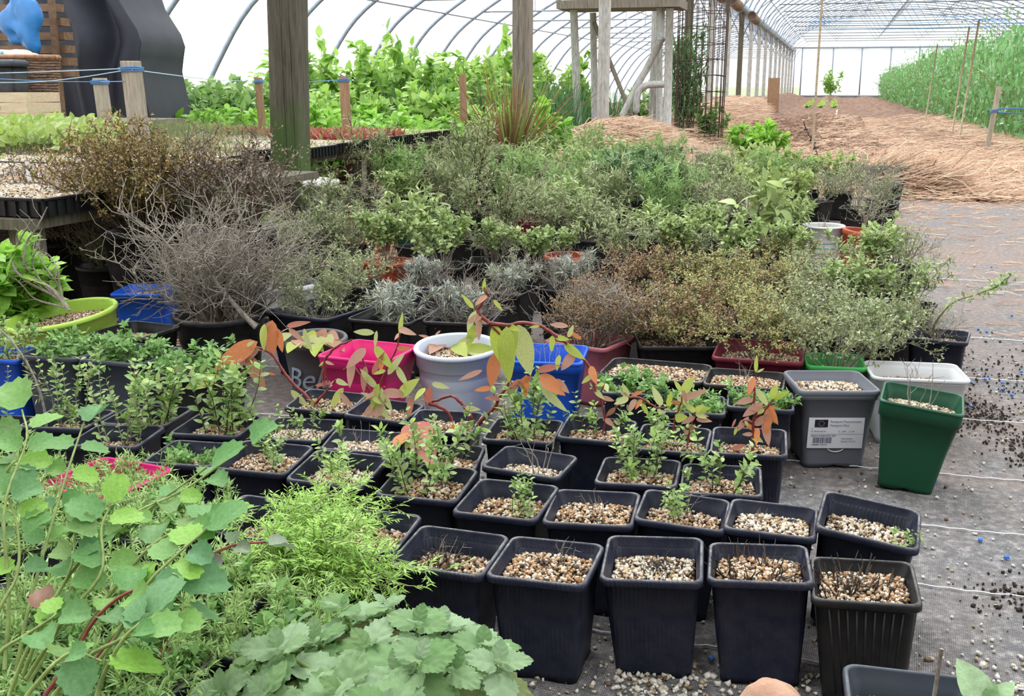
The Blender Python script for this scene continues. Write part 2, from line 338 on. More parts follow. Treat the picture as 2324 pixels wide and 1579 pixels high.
M['print_grey'] = simple('label_print_faint', (.30, .34, .50), .6)
M['print_black'] = simple('label_black', (.008, .008, .012), .5)
M['script_blue'] = simple('painted_script', (.34, .40, .52), .6)
M['wicker'] = simple('wicker', (.20, .125, .085), .75, 0, 30, .45, .4)
M['wicker_rim'] = simple('wicker_rim', (.30, .15, .08), .7, 0, 30, .4, .4)
M['fleece'] = simple('dark_fabric', (.022, .024, .038), .7, 0, 3, .3)
M['tarp_blue'] = simple('blue_plastic_sheet', (.02, .17, .46), .35, 0, 6, .3)
M['cloth_print'] = twopart('printed_cloth', [(.4, (.08, .35, .60)), (.5, (.60, .68, .60)), (.6, (.50, .60, .20))], 18, .7, .1)
M['slat'] = twopart('shelf_slat_wood', [(.3, (.10, .055, .03)), (.7, (.24, .14, .08))], 6, .8, .3, (1, 6, 6))
M['rock'] = twopart('pinkish_rock', [(.3, (.34, .19, .12)), (.7, (.55, .35, .25))], 22, .85, .6)
M['hose'] = simple('white_hose', (.55, .52, .47), .6, 0, 20, .2)
M['tray_dusty'] = simple('dusty_tray_cells', (.24, .23, .22), .7, 0, 40, .3)
M['tray'] = plastic('tray_plastic', (.010, .011, .013), .4, .3)
M['rust'] = simple('rusty_wire', (.09, .06, .045), .8, .2, 30, .4)
M['canes'] = simple('cane', (.38, .30, .20), .7, 0, 30, .3)
M['lettuce_rim'] = M['lf_lime']

# translucent polythene film
def filmmat(name, tint, tr):
    m, nt, n, l, b = newmat(name); n.remove(b)
    tco = n.new('ShaderNodeTexCoord'); mp = n.new('ShaderNodeMapping'); mp.inputs['Scale'].default_value = (.6, .25, 1.2); l.new(tco.outputs['Object'], mp.inputs[0])
    ns = noise(n, l, 1.6, 4, mp.outputs[0]); r = ramp(n, l, ns.outputs['Fac'], [(.35, tuple(c*.86 for c in tint)), (.6, tint)])
    t = n.new('ShaderNodeBsdfTranslucent'); l.new(r.outputs[0], t.inputs[0]); tp = n.new('ShaderNodeBsdfTransparent'); tp.inputs[0].default_value = (.95, .97, 1, 1)
    mx = n.new('ShaderNodeMixShader'); mx.inputs[0].default_value = tr; l.new(t.outputs[0], mx.inputs[1]); l.new(tp.outputs[0], mx.inputs[2])
    df = n.new('ShaderNodeBsdfDiffuse'); df.inputs[0].default_value = (.8, .82, .85, 1); m2 = n.new('ShaderNodeMixShader'); m2.inputs[0].default_value = .15
    l.new(mx.outputs[0], m2.inputs[1]); l.new(df.outputs[0], m2.inputs[2]); l.new(m2.outputs[0], n['Material Output'].inputs['Surface']); return m
M['film'] = filmmat('polythene_film', (.90, .92, .95), .30)
M['film_end'] = filmmat('end_wall_film', (.66, .70, .78), .10)

# woven ground cover
def weedmat():
    m, nt, n, l, b = newmat('woven_ground_cover'); tco = n.new('ShaderNodeTexCoord'); vec = tco.outputs['Object']
    mp = n.new('ShaderNodeMapping'); mp.inputs['Rotation'].default_value = (0, 0, .06); l.new(vec, mp.inputs[0]); v = mp.outputs[0]
    w1 = n.new('ShaderNodeTexWave'); w1.bands_direction = 'X'; w1.inputs['Scale'].default_value = 110; w1.inputs['Distortion'].default_value = 1.5; w1.inputs['Detail'].default_value = 1; w1.inputs['Detail Scale'].default_value = 4
    w2 = n.new('ShaderNodeTexWave'); w2.bands_direction = 'Y'; w2.inputs['Scale'].default_value = 60; w2.inputs['Distortion'].default_value = 1.5
    l.new(v, w1.inputs['Vector']); l.new(v, w2.inputs['Vector'])
    mu = n.new('ShaderNodeMath'); mu.operation = 'ADD'; l.new(w1.outputs['Fac'], mu.inputs[0]); l.new(w2.outputs['Fac'], mu.inputs[1])
    dust = noise(n, l, 1.1, 8, vec, .72); dr = ramp(n, l, dust.outputs['Fac'], [(.40, (0, 0, 0)), (.58, (1, 1, 1))])
    fine = noise(n, l, 45, 4, vec, .8); fr = ramp(n, l, fine.outputs['Fac'], [(.35, (.055, .057, .061)), (.5, (.105, .107, .112)), (.72, (.31, .295, .28))])
    wr = ramp(n, l, mu.outputs[0], [(.2, (.55, .55, .55)), (1.4, (1.25, 1.25, 1.25))])
    base = mixc(n, l, 1.0, fr.outputs[0], wr.outputs[0], 'MULTIPLY')
    # distance along the path: more brown earth trodden in farther from the pots
    sp = n.new('ShaderNodeSeparateXYZ'); l.new(vec, sp.inputs[0]); mr = n.new('ShaderNodeMapRange'); mr.inputs[1].default_value = 1.3; mr.inputs[2].default_value = 3.6; mr.inputs[3].default_value = .25; mr.inputs[4].default_value = .95
    l.new(sp.outputs['Y'], mr.inputs[0])
    soil_n = noise(n, l, 60, 5, vec, .8); soil = ramp(n, l, soil_n.outputs['Fac'], [(.3, (.085, .055, .042)), (.5, (.20, .145, .12)), (.75, (.40, .33, .29))])
    pk = noise(n, l, 2.6, 7, vec, .7); pr = ramp(n, l, pk.outputs['Fac'], [(.5, (0, 0, 0)), (.62, (1, 1, 1))])
    fac = n.new('ShaderNodeMath'); fac.operation = 'MULTIPLY'; l.new(dr.outputs[0], fac.inputs[0]); l.new(mr.outputs[0], fac.inputs[1])
    fac2 = n.new('ShaderNodeMath'); fac2.operation = 'MAXIMUM'; l.new(fac.outputs[0], fac2.inputs[0])
    f3 = n.new('ShaderNodeMath'); f3.operation = 'MULTIPLY'; l.new(pr.outputs[0], f3.inputs[0]); l.new(mr.outputs[0], f3.inputs[1]); l.new(f3.outputs[0], fac2.inputs[1])
    l.new(mixc(n, l, fac2.outputs[0], base, soil.outputs[0]), b.inputs['Base Color']); b.inputs['Roughness'].default_value = .72
    b1 = n.new('ShaderNodeBump'); b1.inputs['Strength'].default_value = .5; b1.inputs['Distance'].default_value = .0015; l.new(mu.outputs[0], b1.inputs['Height'])
    b2 = n.new('ShaderNodeBump'); b2.inputs['Strength'].default_value = .6; b2.inputs['Distance'].default_value = .004; l.new(fine.outputs['Fac'], b2.inputs['Height']); l.new(b1.outputs[0], b2.inputs['Normal'])
    l.new(b2.outputs[0], b.inputs['Normal']); return m
M['weedmat'] = weedmat()
M['soil'] = twopart('tilled_soil', [(.3, (.070, .038, .024)), (.5, (.17, .095, .060)), (.72, (.30, .19, .13))], 5.5, .95, .9, dist=.03)
M['grass_out'] = simple('outside_grass', (.16, .22, .10), .9, 0, 2, .3)
# ------------------------------------------------------------------ setting: ground, tunnel shell
rng = np.random.default_rng(7)
def grid_mesh(x0, x1, y0, y1, nx, ny, hf, name, mat):
    X, Y = np.meshgrid(np.linspace(x0, x1, nx), np.linspace(y0, y1, ny)); Z = hf(X, Y)
    mb = MB(); i = np.arange(ny-1)[:, None]*nx; j = np.arange(nx-1)[None, :]
    F = np.stack([i+j, i+j+1, i+nx+j+1, i+nx+j], -1).reshape(-1, 4); mb.add(np.stack([X, Y, Z], -1).reshape(-1, 3), F); return mb.mesh(name, mat)
def wav(X, Y, a, s, seed=0): return a*(np.sin(X*s+seed)*np.cos(Y*s*.83+seed*2)+.5*np.sin(X*s*2.3+Y*s*1.9+seed))
def soil_h(X, Y):
    bed = .05*np.cos((X+.2)*2*math.pi/1.9)*np.clip((Y-11)/3, 0, 1)
    mound = .24*np.exp(-((X+2.35)/.55)**2)*np.clip((Y-9.6)/1.5, 0, 1)*np.clip((64-Y)/3, 0, 1)
    rg = np.random.default_rng(1).normal(0, 1, X.shape)*.014*np.clip((Y-7.4)/.6, 0, 1)
    return .002+bed+mound+rg+wav(X, Y, .012, 3.1)*np.clip((Y-7.6), 0, 1)
struct('floor', grid_mesh(-1.85, 3.4, -4, 7.75, 60, 100, lambda X, Y: wav(X, Y, .0015, 4)-.0015, 'floor', M['weedmat']))
struct('soil_ground', grid_mesh(-8.2, 8.6, 7.70, 70, 190, 420, soil_h, 'soil_ground', M['soil']))
def leftground(X, Y): return -.004+np.random.default_rng(2).normal(0, 1, X.shape)*.006
struct('straw_ground', grid_mesh(-8.2, -1.8, -4, 7.75, 90, 110, leftground, 'straw_ground', M['soil']))
struct('earth_verge', grid_mesh(3.38, 8.6, -4, 7.75, 40, 60, leftground, 'earth_verge', M['soil']))
struct('outside_ground', grid_mesh(-200, 200, -150, 260, 10, 10, lambda X, Y: X*0-.06, 'outside_ground', M['grass_out']))
# stitched threads of the ground cover
fl = bpy.data.objects['floor']
for i, (px, py) in enumerate(((2200, 955), (2200, 1085), (2200, 1207), (2200, 1345), (2200, 1553), (2250, 640), (2230, 770), (2200, 860))):
    p = G(px, py); n = 260; X = np.linspace(-1.6, 1.6, n); Y = p[1]+.006*np.sin(X*150)*.35+.002*np.sin(X*31+i)+X*(.012-.001*i)
    mb = MB(); tube(mb, np.stack([X, Y, np.full(n, .0032)], 1), .0012, 4); link('stitch_line', mb.mesh('stitch_line', M['label_white']), fl)

Y0, Y1, HS = -4.0, 66.0, 1.6
Lp = np.array([(8.0, 0), (7.95, .5), (7.62, 1.1), (7.15, 1.72), (6.45, 2.22), (5.6, 2.68), (4.8, 2.95), (4.0, 3.05), (3.2, 2.95), (2.4, 2.62)])
def smooth(P, n):   # catmull-rom
    P = np.asarray(P, float); k = len(P); Q = np.vstack([2*P[0]-P[1], P, 2*P[-1]-P[-2]]); out = []
    for t in np.linspace(0, k-1, n):
        i = min(int(t), k-2); u = t-i; a, b, c, d = Q[i], Q[i+1], Q[i+2], Q[i+3]
        out.append(.5*((2*b)+(-a+c)*u+(2*a-5*b+4*c-d)*u*u+(-a+3*b-3*c+d)*u**3))
    return np.array(out)
profL = smooth(Lp, 34)*np.array([-1, 1])
th = np.linspace(math.pi, 0, 36); profR = np.stack([3.0+5.45*np.cos(th), 2.62+1.95*np.sin(th)], 1)
profR2 = np.vstack([profR, [[8.47, 1.3], [8.5, 0]]])
ceil = struct('ceiling')
def sheet(prof, off, name, ys=24):
    P = prof.copy(); T = np.gradient(P, axis=0); N = np.stack([-T[:, 1], T[:, 0]], 1); N /= np.linalg.norm(N, axis=1)[:, None]; P = P+N*off
    mb = MB(); yy = np.linspace(Y0, Y1, ys); k = len(P)
    V = np.stack([np.broadcast_to(P[:, 0], (ys, k)), np.broadcast_to(yy[:, None], (ys, k)), np.broadcast_to(P[:, 1], (ys, k))], -1).reshape(-1, 3)
    i = np.arange(ys-1)[:, None]*k; j = np.arange(k-1)[None, :]
    mb.add(V, np.stack([i+j, i+j+1, i+k+j+1, i+k+j], -1).reshape(-1, 4)); return link('film', mb.mesh('film', M['film']), ceil)
sheet(profL, .035, 'film'); sheet(profR2, .035, 'film')
def arc3(prof, y): return np.stack([prof[:, 0], np.full(len(prof), y), prof[:, 1]], 1)
mbL = MB(); tube(mbL, arc3(profL, 0), .031, 6); meL = mbL.mesh('hoop', M['steel'])
mbR = MB(); tube(mbR, arc3(profR2, 0), .031, 6); meR = mbR.mesh('hoop', M['steel'])
ny = int((Y1-Y0)/HS)+1
for i in range(ny):
    y = 12.8-10*1.6+HS*i
    if y > Y1: break
    link('hoop', meL, ceil, (0, y, 0)); link('hoop', meR, ceil, (0, y, 0))
def purlin(x, z, r=.016, mat='steel'):
    mb = MB(); tube(mb, [(x, Y0, z), (x, (Y0+Y1)/2, z), (x, Y1, z)], r, 5); link('purlin', mb.mesh('purlin', M[mat]), ceil)
for k in (13, 19, 25): purlin(profL[k][0], profL[k][1]-.03)
for k in (4, 9, 14, 18, 22, 27, 31): purlin(profR[k][0], profR[k][1]-.03)
# tie bars and webs of the wide span, lighter ties in the small span
def tie(y):
    mb = MB(); z = 2.98; tube(mb, [(-1.7, y, z), (7.7, y, z)], .02, 5)
    for x0, x1 in ((-1.0, .9), (.9, 3.0), (3.0, 5.1), (5.1, 7)):
        zf = lambda x: 2.62+1.95*math.sqrt(max(0, 1-((x-3)/5.45)**2))
        tube(mb, [((x0+x1)/2, y, z), (x0, y, zf(x0))], .012, 4); tube(mb, [((x0+x1)/2, y, z), (x1, y, zf(x1))], .012, 4)
    return mb.mesh('tie_bar', M['steel_dark'])
meT = tie(0)
mb = MB(); tube(mb, [(-6.9, 0, 2.1), (-2.4, 0, 2.1)], .016, 5); tube(mb, [(-5.6, 0, 2.1), (-5.6, 0, 2.68)], .01, 4); tube(mb, [(-4.0, 0, 2.1), (-4.0, 0, 3.05)], .01, 4); meT2 = mb.mesh('tie_bar', M['steel'])
for i in range(17):
    y = 11.2+3.2*i+.05
    link('tie_bar', meT, ceil, (0, y, 0))
    if y > 14: link('tie_bar', meT2, ceil, (0, y, 0))
# heavier dark beam across the wide span
mb = MB(); bar(mb, (-2.3, 30, 3.02), (8.3, 30, 3.02), .10, .16); link('cross_beam', mb.mesh('cross_beam', M['steel_dark']), ceil)
# gutter on the post row with curved struts
mb = MB(); prof = [(-.16, .12), (-.10, 0), (.10, 0), (.16, .12), (.14, .12), (.09, .015), (-.09, .015), (-.14, .12)]
loft(mb, [[(-2.4+a, y, 2.52+b) for a, b in prof] for y in (Y0, Y1)], True, True); link('gutter', mb.mesh('gutter', M['steel']), ceil)
mb = MB()
tt = np.linspace(0, 1, 8)
for s in (-1, 1): tube(mb, np.stack([-2.4+s*(.06+.85*tt**1.3), 0*tt, 1.95+.95*np.sin(tt*1.4)], 1), .014, 5)
for s in (-1, 1): tube(mb, [(-2.4+s*.05, 0, 2.2), (-2.4+s*.02, .8, 2.55)], .013, 4); tube(mb, [(-2.4+s*.05, 0, 2.2), (-2.4+s*.02, -.8, 2.55)], .013, 4)
meS = mb.mesh('gutter_strut', M['steel_dark'])
# posts
PS = 3.52; PY = [4.76+PS*i for i in range(18)]
def post_mesh(w, d, z0, z1, mat, seed, lean=0.0):
    mb = MB(); r = np.random.default_rng(seed); rings = []
    for z in np.linspace(z0, z1, 12):
        R = rring(w+r.normal(0, .0015), .012, z, d+r.normal(0, .0015), 3, 2); R[:, 0] += lean*(z-z0); rings.append(R)
    loft(mb, rings, True, True)
    for s in (.18, -.12): box(mb, (s*w+lean*(z1-z0)/2, -d/2-.0015, (z0+z1)/2), (.006, .004, (z1-z0)*.98))
    return mb.mesh('post', M[mat], False)
pm = {'near': post_mesh(.148, .14, .30, 2.55, 'wood_mossy', 3, .03), 'grey': post_mesh(.135, .13, 0, 2.55, 'wood_grey', 4), 'mid': post_mesh(.115, .115, 0, 2.52, 'alu', 5), 'olive': post_mesh(.125, .12, 0, 2.52, 'wood_dark', 6)}
lab = ['thick mossy timber post standing on the pale concrete footing', 'grey timber post rising behind the cut lemongrass clump', 'pale grey square post beside the pole frame in the middle distance']
for i, y in enumerate(PY):
    k = 'near' if i == 0 else 'grey' if i in (1,) else 'mid' if i == 2 else ('olive' if i in (4, 7) else 'mid')
    g = None if i < 3 else 'row of gutter posts running to the end wall'
    l_ = lab[i] if i < 3 else ('dark greenish post in the receding gutter row' if k == 'olive' else 'pale post in the receding row under the gutter')
    x = -2.495 if i == 0 else (-2.32 if i == 1 else -2.4)
    if i > 2: l_ = ('dark greenish' if k == 'olive' else 'pale')+' gutter post, '+['fourth', 'fifth', 'sixth', 'seventh', 'eighth', 'ninth', 'tenth', 'eleventh', 'twelfth', 'thirteenth', 'fourteenth', 'fifteenth', 'sixteenth', 'seventeenth', 'eighteenth'][i-3]+' in the row counted from the mossy post'
    t = thing('support_post', l_, 'post', (x, y, 0), g, pm[k])
    if i > 2: t['group'] = g
    link('gutter_strut', meS, ceil, (0, y, 0))
# concrete footing under the near post
t = thing('concrete_footing', 'mossy round concrete footing with pale slab under the thick timber post', 'footing', (-2.45, 4.74, 0))
mb = MB(); loft(mb, [cring(.13, -.01, 18), cring(.135, .15, 18), cring(.14, .275, 18)], True, True); link('base', mb.mesh('base', M['concrete']), t)
mb = MB(); loft(mb, [cring(.19, .275, 24), cring(.20, .285, 24), cring(.195, .30, 24)], True, True); link('slab', mb.mesh('slab', M['concrete_pale']), t)
# far end wall
wf = struct('wall_back')
mb = MB(); prof = [(-2.4, 0), (-2.4, 2.62)]+[tuple(p) for p in profR]+[(8.5, 0)]
mb.add([(x, Y1-.1, z) for x, z in [(-2.4, 2.62)]+[tuple(p) for p in profR]+[(8.45, 2.62)]], [tuple(range(len(profR)+2))]); link('gable_film', mb.mesh('gable_film', M['film']), wf)
xs = [-1.9, -.2, 1.35, 2.9, 4.4, 6.0, 8.4]
for a, b in zip(xs[:-1], xs[1:]):
    mb = MB(); mb.add([(a+.03, Y1-.15, .03), (b-.03, Y1-.15, .03), (b-.03, Y1-.15, 2.7), (a+.03, Y1-.15, 2.7)], [(0, 1, 2, 3)]); link('panel', mb.mesh('panel', M['film_end']), wf)
for x in xs+[-2.3]:
    mb = MB(); box(mb, (x, Y1-.15, 1.36), (.06, .06, 2.72)); link('frame_post', mb.mesh('frame_post', M['steel']), wf)
mb = MB(); box(mb, (3.0, Y1-.15, 2.74), (10.9, .08, .08)); link('top_rail', mb.mesh('top_rail', M['steel']), wf)
mb = MB(); box(mb, (3.0, Y1-.15, .06), (10.9, .08, .12)); link('bottom_rail', mb.mesh('bottom_rail', M['steel_dark']), wf)
mb = MB(); mb.add([(x, Y1-.1, z) for x, z in [(-8, 0)]+[tuple(p) for p in profL]], [tuple(range(len(profL)+1))]); link('gable_film', mb.mesh('gable_film', M['film']), wf)
wn_ = struct('wall_front'); mb = MB(); mb.add([(x, Y0, z) for x, z in [(-2.4, 0)]+[tuple(p) for p in profR]+[(8.5, 0)]], [tuple(range(len(profR)+2))[::-1]]); mb.add([(x, Y0, z) for x, z in [tuple(p) for p in profL]+[(-2.4, 0)]], [tuple(range(len(profL)+1))]); link('light_blocking_gable', mb.mesh('light_blocking_gable', M['wood_grey']), wn_)  # unseen end wall behind the camera, made opaque to keep light off pot fronts
# blue strings under the far roof
for k, z in enumerate((2.9, 3.15, 3.4, 3.65, 3.95)):
    mb = MB(); y = 44+4*k*.8; tube(mb, [(-1.2, y, z-.1), (3, y, z-.16), (7, y, z-.1)], .016, 4)
    thing('blue_string', 'thin blue string stretched across under the far roof hoops', 'string', (0, 0, 0), 'blue strings under the far roof', mb.mesh('blue_string', M['twine_blue']))
# rolled screens hung below the gutter
for i, (y, z) in enumerate(((19.0, 2.30), (22.5, 2.36), (28, 2.36))):
    mb = MB(); tube(mb, [(-2.05, y, z), (-2.05, y+1.6, z-.03)], .11, 12); tube(mb, [(-2.05, y-.01, z), (-2.05, y, z)], .075, 12, mi=1)
    thing('rolled_screen', ['brown roll of netting tied under the gutter, nearest of three', 'second roll of netting tied under the gutter', 'roll of netting under the gutter farthest along'][i], 'roll', (0, 0, 0), 'rolls under the gutter', mb.mesh('rolled_screen', [M['wicker'], M['rust']]))

# ------------------------------------------------------------------ pots
SEG = 5
def square_pot(w, h, mat, taper=.76, lip=.011, band=0, notch=.006, step=True, d=None, rib=False):
    mb = MB(); d = d or w; q = d/w; c = .0125*w/.13
    def R(f, z, rr_=c): return rring(w*f, rr_, z, w*f*q, SEG, 5)
    b = R(taper, 0, c*.9).copy(); ang = np.abs(b[:, :2]).min(1)
    b[:, 2] += notch*np.clip(1-ang/(w*taper*.22), 0, 1)
    e = 1-2*.0035/w
    rings = [R(taper*.8, notch*.8), b, R(taper+.005, notch+.004), R(taper+(.93-taper)*.5, h*.5)]
    if band: rings += [R(.93, h-band-.001), R(.965, h-band), R(.975, h-lip-.001)]
    else: rings += [R(e-.035, h-lip-.0015)]
    rings += [R(1-.004/w, h-lip), R(1, h-lip+.002), R(1, h-.0025), R(1-.004/w, h), R(1-.009/w, h), R(1-.011/w, h-.002)]
    if step: rings += [R(1-.013/w, h-.012), R(1-.019/w, h-.015)]
    rings += [R(1-.022/w-.025, h*.62), R(taper*.93, .012)]
    loft(mb, rings, True, True)
    if rib:
        for i in range(9):
            x = (i-4)*w*.083
            for s, ax in ((-1, 0), (1, 0), (-1, 1), (1, 1)):
                p0 = (x*taper, s*(w*taper/2+.000), .012); p1 = (x, s*(w*(e-.035)/2+.0003), h-lip-.003)
                if ax: p0 = (p0[1], p0[0], p0[2]); p1 = (p1[1], p1[0], p1[2])
                bar(mb, p0, p1, .0022, .0022)
    return mb.mesh('pot', mat)
def round_pot(w, h, mat, taper=.74, lip=.014, band=0, bulge=.0, n=44, ridge=0):
    mb = MB(); r = w/2
    rings = [cring(r*taper*.8, .004, n), cring(r*taper, 0, n), cring(r*taper+.002, .005, n)]
    for t in (.3, .6): rings.append(cring(r*(taper+(.95-taper)*t)+bulge*math.sin(t*3.1), (h-lip)*t, n))
    if ridge: rings += [cring(r*(taper+(.95-taper)*.8), (h-lip)*.8, n), cring(r*(taper+(.95-taper)*.8)+.004, (h-lip)*.8+.003, n)]
    rings += [cring(r*.95, h-lip-.001, n), cring(r*.99, h-lip, n), cring(r, h-lip+.003, n), cring(r, h-.004, n), cring(r-.003, h, n), cring(r-.009, h, n), cring(r-.012, h-.004, n), cring(r*.93-.004, h*.6, n), cring(r*taper*.93, .012, n)]
    loft(mb, rings, True, True); return mb.mesh('pot', mat)

# pebble template
PB = np.array([[-1, -1, -1], [1, -1, -1], [1, 1, -1], [-1, 1, -1], [-1, -1, 1], [1, -1, 1], [1, 1, 1], [-1, 1, 1]])*.5
def pebbles(mb, P, S, rng_, mi=0, flat=.75):
    n = len(P); D = rdir(rng_, n); U = rdir(rng_, n); Rm = basis(D, U)
    sc = rng_.uniform(.6, 1.25, (n, 3)); jit = rng_.uniform(-.16, .16, (n, 8, 3))
    V = np.einsum('nij,nkj->nki', Rm, (PB[None]+jit)*sc[:, None, :])*np.asarray(S)[:, None, None]+np.asarray(P)[:, None, :]
    mb.add(V.reshape(-1, 3), (BOXF[None]+(np.arange(n)*8)[:, None, None]).reshape(-1, 4), mi)
def grit_mesh(w, n, size, seed, roundp=False, mat='grit', d=None, dome=.004):
    r = np.random.default_rng(seed); mb = MB(); d = d or w; m = int(n*1.3) if roundp else n
    x = r.uniform(-.5, .5, m); y = r.uniform(-.5, .5, m)
    if roundp: k = x*x+y*y < .25; x, y = x[k], y[k]
    z = dome*(1-4*(x*x+y*y))+r.uniform(-.3, .4, len(x))*size
    pebbles(mb, np.stack([x*w, y*d, z], 1), r.uniform(.55, 1.25, len(x))*size, r); return mb.mesh('grit', M[mat])
def soil_mesh(w, roundp=False, d=None, seed=0):
    mb = MB(); d = d or w; r = np.random.default_rng(seed)
    if roundp: rings = [cring(w/2*f, z, 24) for f, z in ((1, 0), (.6, .003), (.02, .004))]
    else: rings = [rring(w*f, .01*f+.0005, z, d*f, 3, 3) for f, z in ((1, 0), (.6, .003), (.05, .004))]
    loft(mb, rings, False, True); return mb.mesh('compost', M['compost'])
GR = {}; SO = {}
def grit_for(w, roundp, dens=1.0, seed=0, d=None, pale=False):
    key = (round(w, 2), roundp, round(dens, 1), seed % 3, d, pale)
    if key not in GR:
        size = .0039; n = int(w*(d or w)/(size*size)*.95*dens); GR[key] = grit_mesh(w, min(n, 3000), size, 50+seed, roundp, 'grit_pale' if pale else 'grit', d)
    return GR[key]
def soil_for(w, roundp, d=None):
    key = (round(w, 3), roundp, d)
    if key not in SO: SO[key] = soil_mesh(w, roundp, d)
    return SO[key]
POTM = {}
def pot_mesh(shape, w, h, mat, **kw):
    key = (shape, round(w, 3), round(h, 3), mat, tuple(sorted(kw.items())))
    if key not in POTM: POTM[key] = (square_pot if shape == 's' else round_pot)(w, h, M[mat], **kw)
    return POTM[key]
def potted(name, label, cat, loc, shape='s', w=.13, h=.145, mat='pot_navy', yaw=0.0, tilt=(0, 0), depth=.028, dens=1.0, seed=0, group=None, pale=False, d=None, grit=True, **kw):
    """empty at the base; pot, compost and grit are its parts; returns (root, soil height, inner frame)"""
    t = thing(name, label, cat, loc, group)
    t.rotation_euler = (tilt[0], tilt[1], yaw)
    if d: kw['d'] = d
    link('pot', pot_mesh(shape, w, h, mat, **kw), t)
    wi = w-.022-.10*depth; di = (d-.022) if d else None
    link('compost', soil_for(wi, shape == 'r', di), t, (0, 0, h-depth-.003))
    if grit: link('grit', grit_for(wi-.001, shape == 'r', dens, seed, di, pale), t, (0, 0, h-depth), (0, 0, 0 if d else (seed % 4)*math.pi/2), kind='stuff')
    return t

# ------------------------------------------------------------------ plant generator
def curve_pts(p0, d0, L, k, rng_, wig=.1, up=0.0):
    P = [np.array(p0, float)]; d = np.array(d0, float); d /= np.linalg.norm(d)
    for i in range(k):
        d = d+rng_.normal(0, wig, 3)+np.array([0, 0, up/k]); d /= np.linalg.norm(d); P.append(P[-1]+d*L/k)
    return np.array(P)
def shrub(seed, h=.25, spread=.2, nmain=10, nsub=8, nleaf=8, leaf=T_tiny, lsize=.012, start=.3, r0=.0025, wig=.12, sublen=.4, up=.4, lvar=.4, droop=0.0, base=.02, subsub=0, whorl=False, lang=.8, topleaf=True, sides=3):
    r = np.random.default_rng(seed); st = MB(); P = []; D = []; S = []
    def leaves(C, n, s0=0.0, sc=1.0):
        k = len(C)-1
        if whorl:
            tt = np.linspace(max(.1, s0), 1, max(2, n//2)); tt = np.repeat(tt, 2)
        else: tt = r.uniform(s0, 1, n)
        x = np.clip(tt*k, 0, k-.001); i = x.astype(int); u = (x-i)[:, None]; p = C[i]*(1-u)+C[i+1]*u; d = C[i+1]-C[i]; d /= np.linalg.norm(d, axis=1)[:, None]+1e-9
        if whorl:
            a = rdir(r, 1)[0]; s_ = np.cross(d, a); s_ /= np.linalg.norm(s_, axis=1)[:, None]+1e-9; q = np.cross(d, s_)
            ph = np.arange(len(tt)); odd = ((ph//2) % 2)[:, None]; sg = np.where(ph % 2, 1, -1)[:, None]; side = np.where(odd == 1, s_, q)*sg
            dd = d*.55+side*lang+r.normal(0, .12, (len(tt), 3))
        else: dd = d*.6+rdir(r, len(tt))*lang
        dd[:, 2] -= droop
        P.append(p); D.append(dd); S.append(lsize*sc*r.uniform(1-lvar, 1+lvar, len(tt))*(np.where(tt > .9, .7, 1)))
    for m in range(nmain):
        a = r.uniform(0, 2*math.pi); rad = math.sqrt(r.uniform(0, 1)); b = np.array([math.cos(a), math.sin(a), 0])
        L = h*r.uniform(.75, 1.1)*(1.0+.25*rad*spread/h)
        d = b*rad*spread/max(h, .01)*.9+np.array([0, 0, 1.0])
        C = curve_pts(b*base*rad, d, L, 6, r, wig, up); rr = np.linspace(r0, r0*.35, len(C)); tube(st, C, rr, max(3, sides), False)
        if topleaf: leaves(C, int(nleaf*1.5), start)
        for q in range(nsub):
            t = r.uniform(start, .98)*6; i = min(int(t), 5); p = C[i]+(C[i+1]-C[i])*(t-i); dm = C[i+1]-C[i]; dm /= np.linalg.norm(dm)
            ds = dm*.8+rdir(r, 1)[0]*.9; ds[2] = abs(ds[2])*.6+.1
            Ls = sublen*h*r.uniform(.5, 1.1)*(1.2-.5*t/6); Cs = curve_pts(p, ds, Ls, 3, r, wig*1.4, up); tube(st, Cs, np.linspace(r0*.5, r0*.22, 4), 3, False)
            if nleaf: leaves(Cs, nleaf)
            for w_ in range(subsub):
                p2 = Cs[r.integers(1, 4)]; C2 = curve_pts(p2, Cs[-1]-Cs[0]+rdir(r, 1)[0]*Ls, Ls*.5, 2, r, wig*1.5, up); tube(st, C2, np.linspace(r0*.28, r0*.15, 3), 3, False)
                if nleaf: leaves(C2, max(2, nleaf//2))
    if P:
        P = np.concatenate(P); D = np.concatenate(D); S = np.concatenate(S)
        U = rdir(r, len(P))*.5+np.array([0, 0, 1.0])
        return st, (P, D, U, S, leaf)
    return st, None
def shrub_meshes(name, stemmat, leafmat_, **kw):
    st, lf = shrub(**kw); out = [('stems', st.mesh('stems', M[stemmat]), 'stuff')]
    if lf is not None:
        mb = MB(); scatter(mb, lf[4], lf[0], lf[1], lf[2], lf[3]); out.append(('foliage', mb.mesh('foliage', M[leafmat_]), 'stuff'))
    return out
PROTO = {}
def proto(name, stemmat, leafmat_, nvar=2, **kw): PROTO[name] = [shrub_meshes(name, stemmat, leafmat_, seed=1000+13*len(PROTO)+v, **kw) for v in range(nvar)]
def plant_on(t, name, z, scale=1.0, seed=0, rotz=None, off=(0, 0), sz=None, tilt=0):
    for nm, me, kd in PROTO[name][seed % len(PROTO[name])]:
        link(nm, me, t, (off[0], off[1], z), (tilt, 0, (seed*1.7) if rotz is None else rotz), (scale, scale, sz if sz else scale), kind=kd)

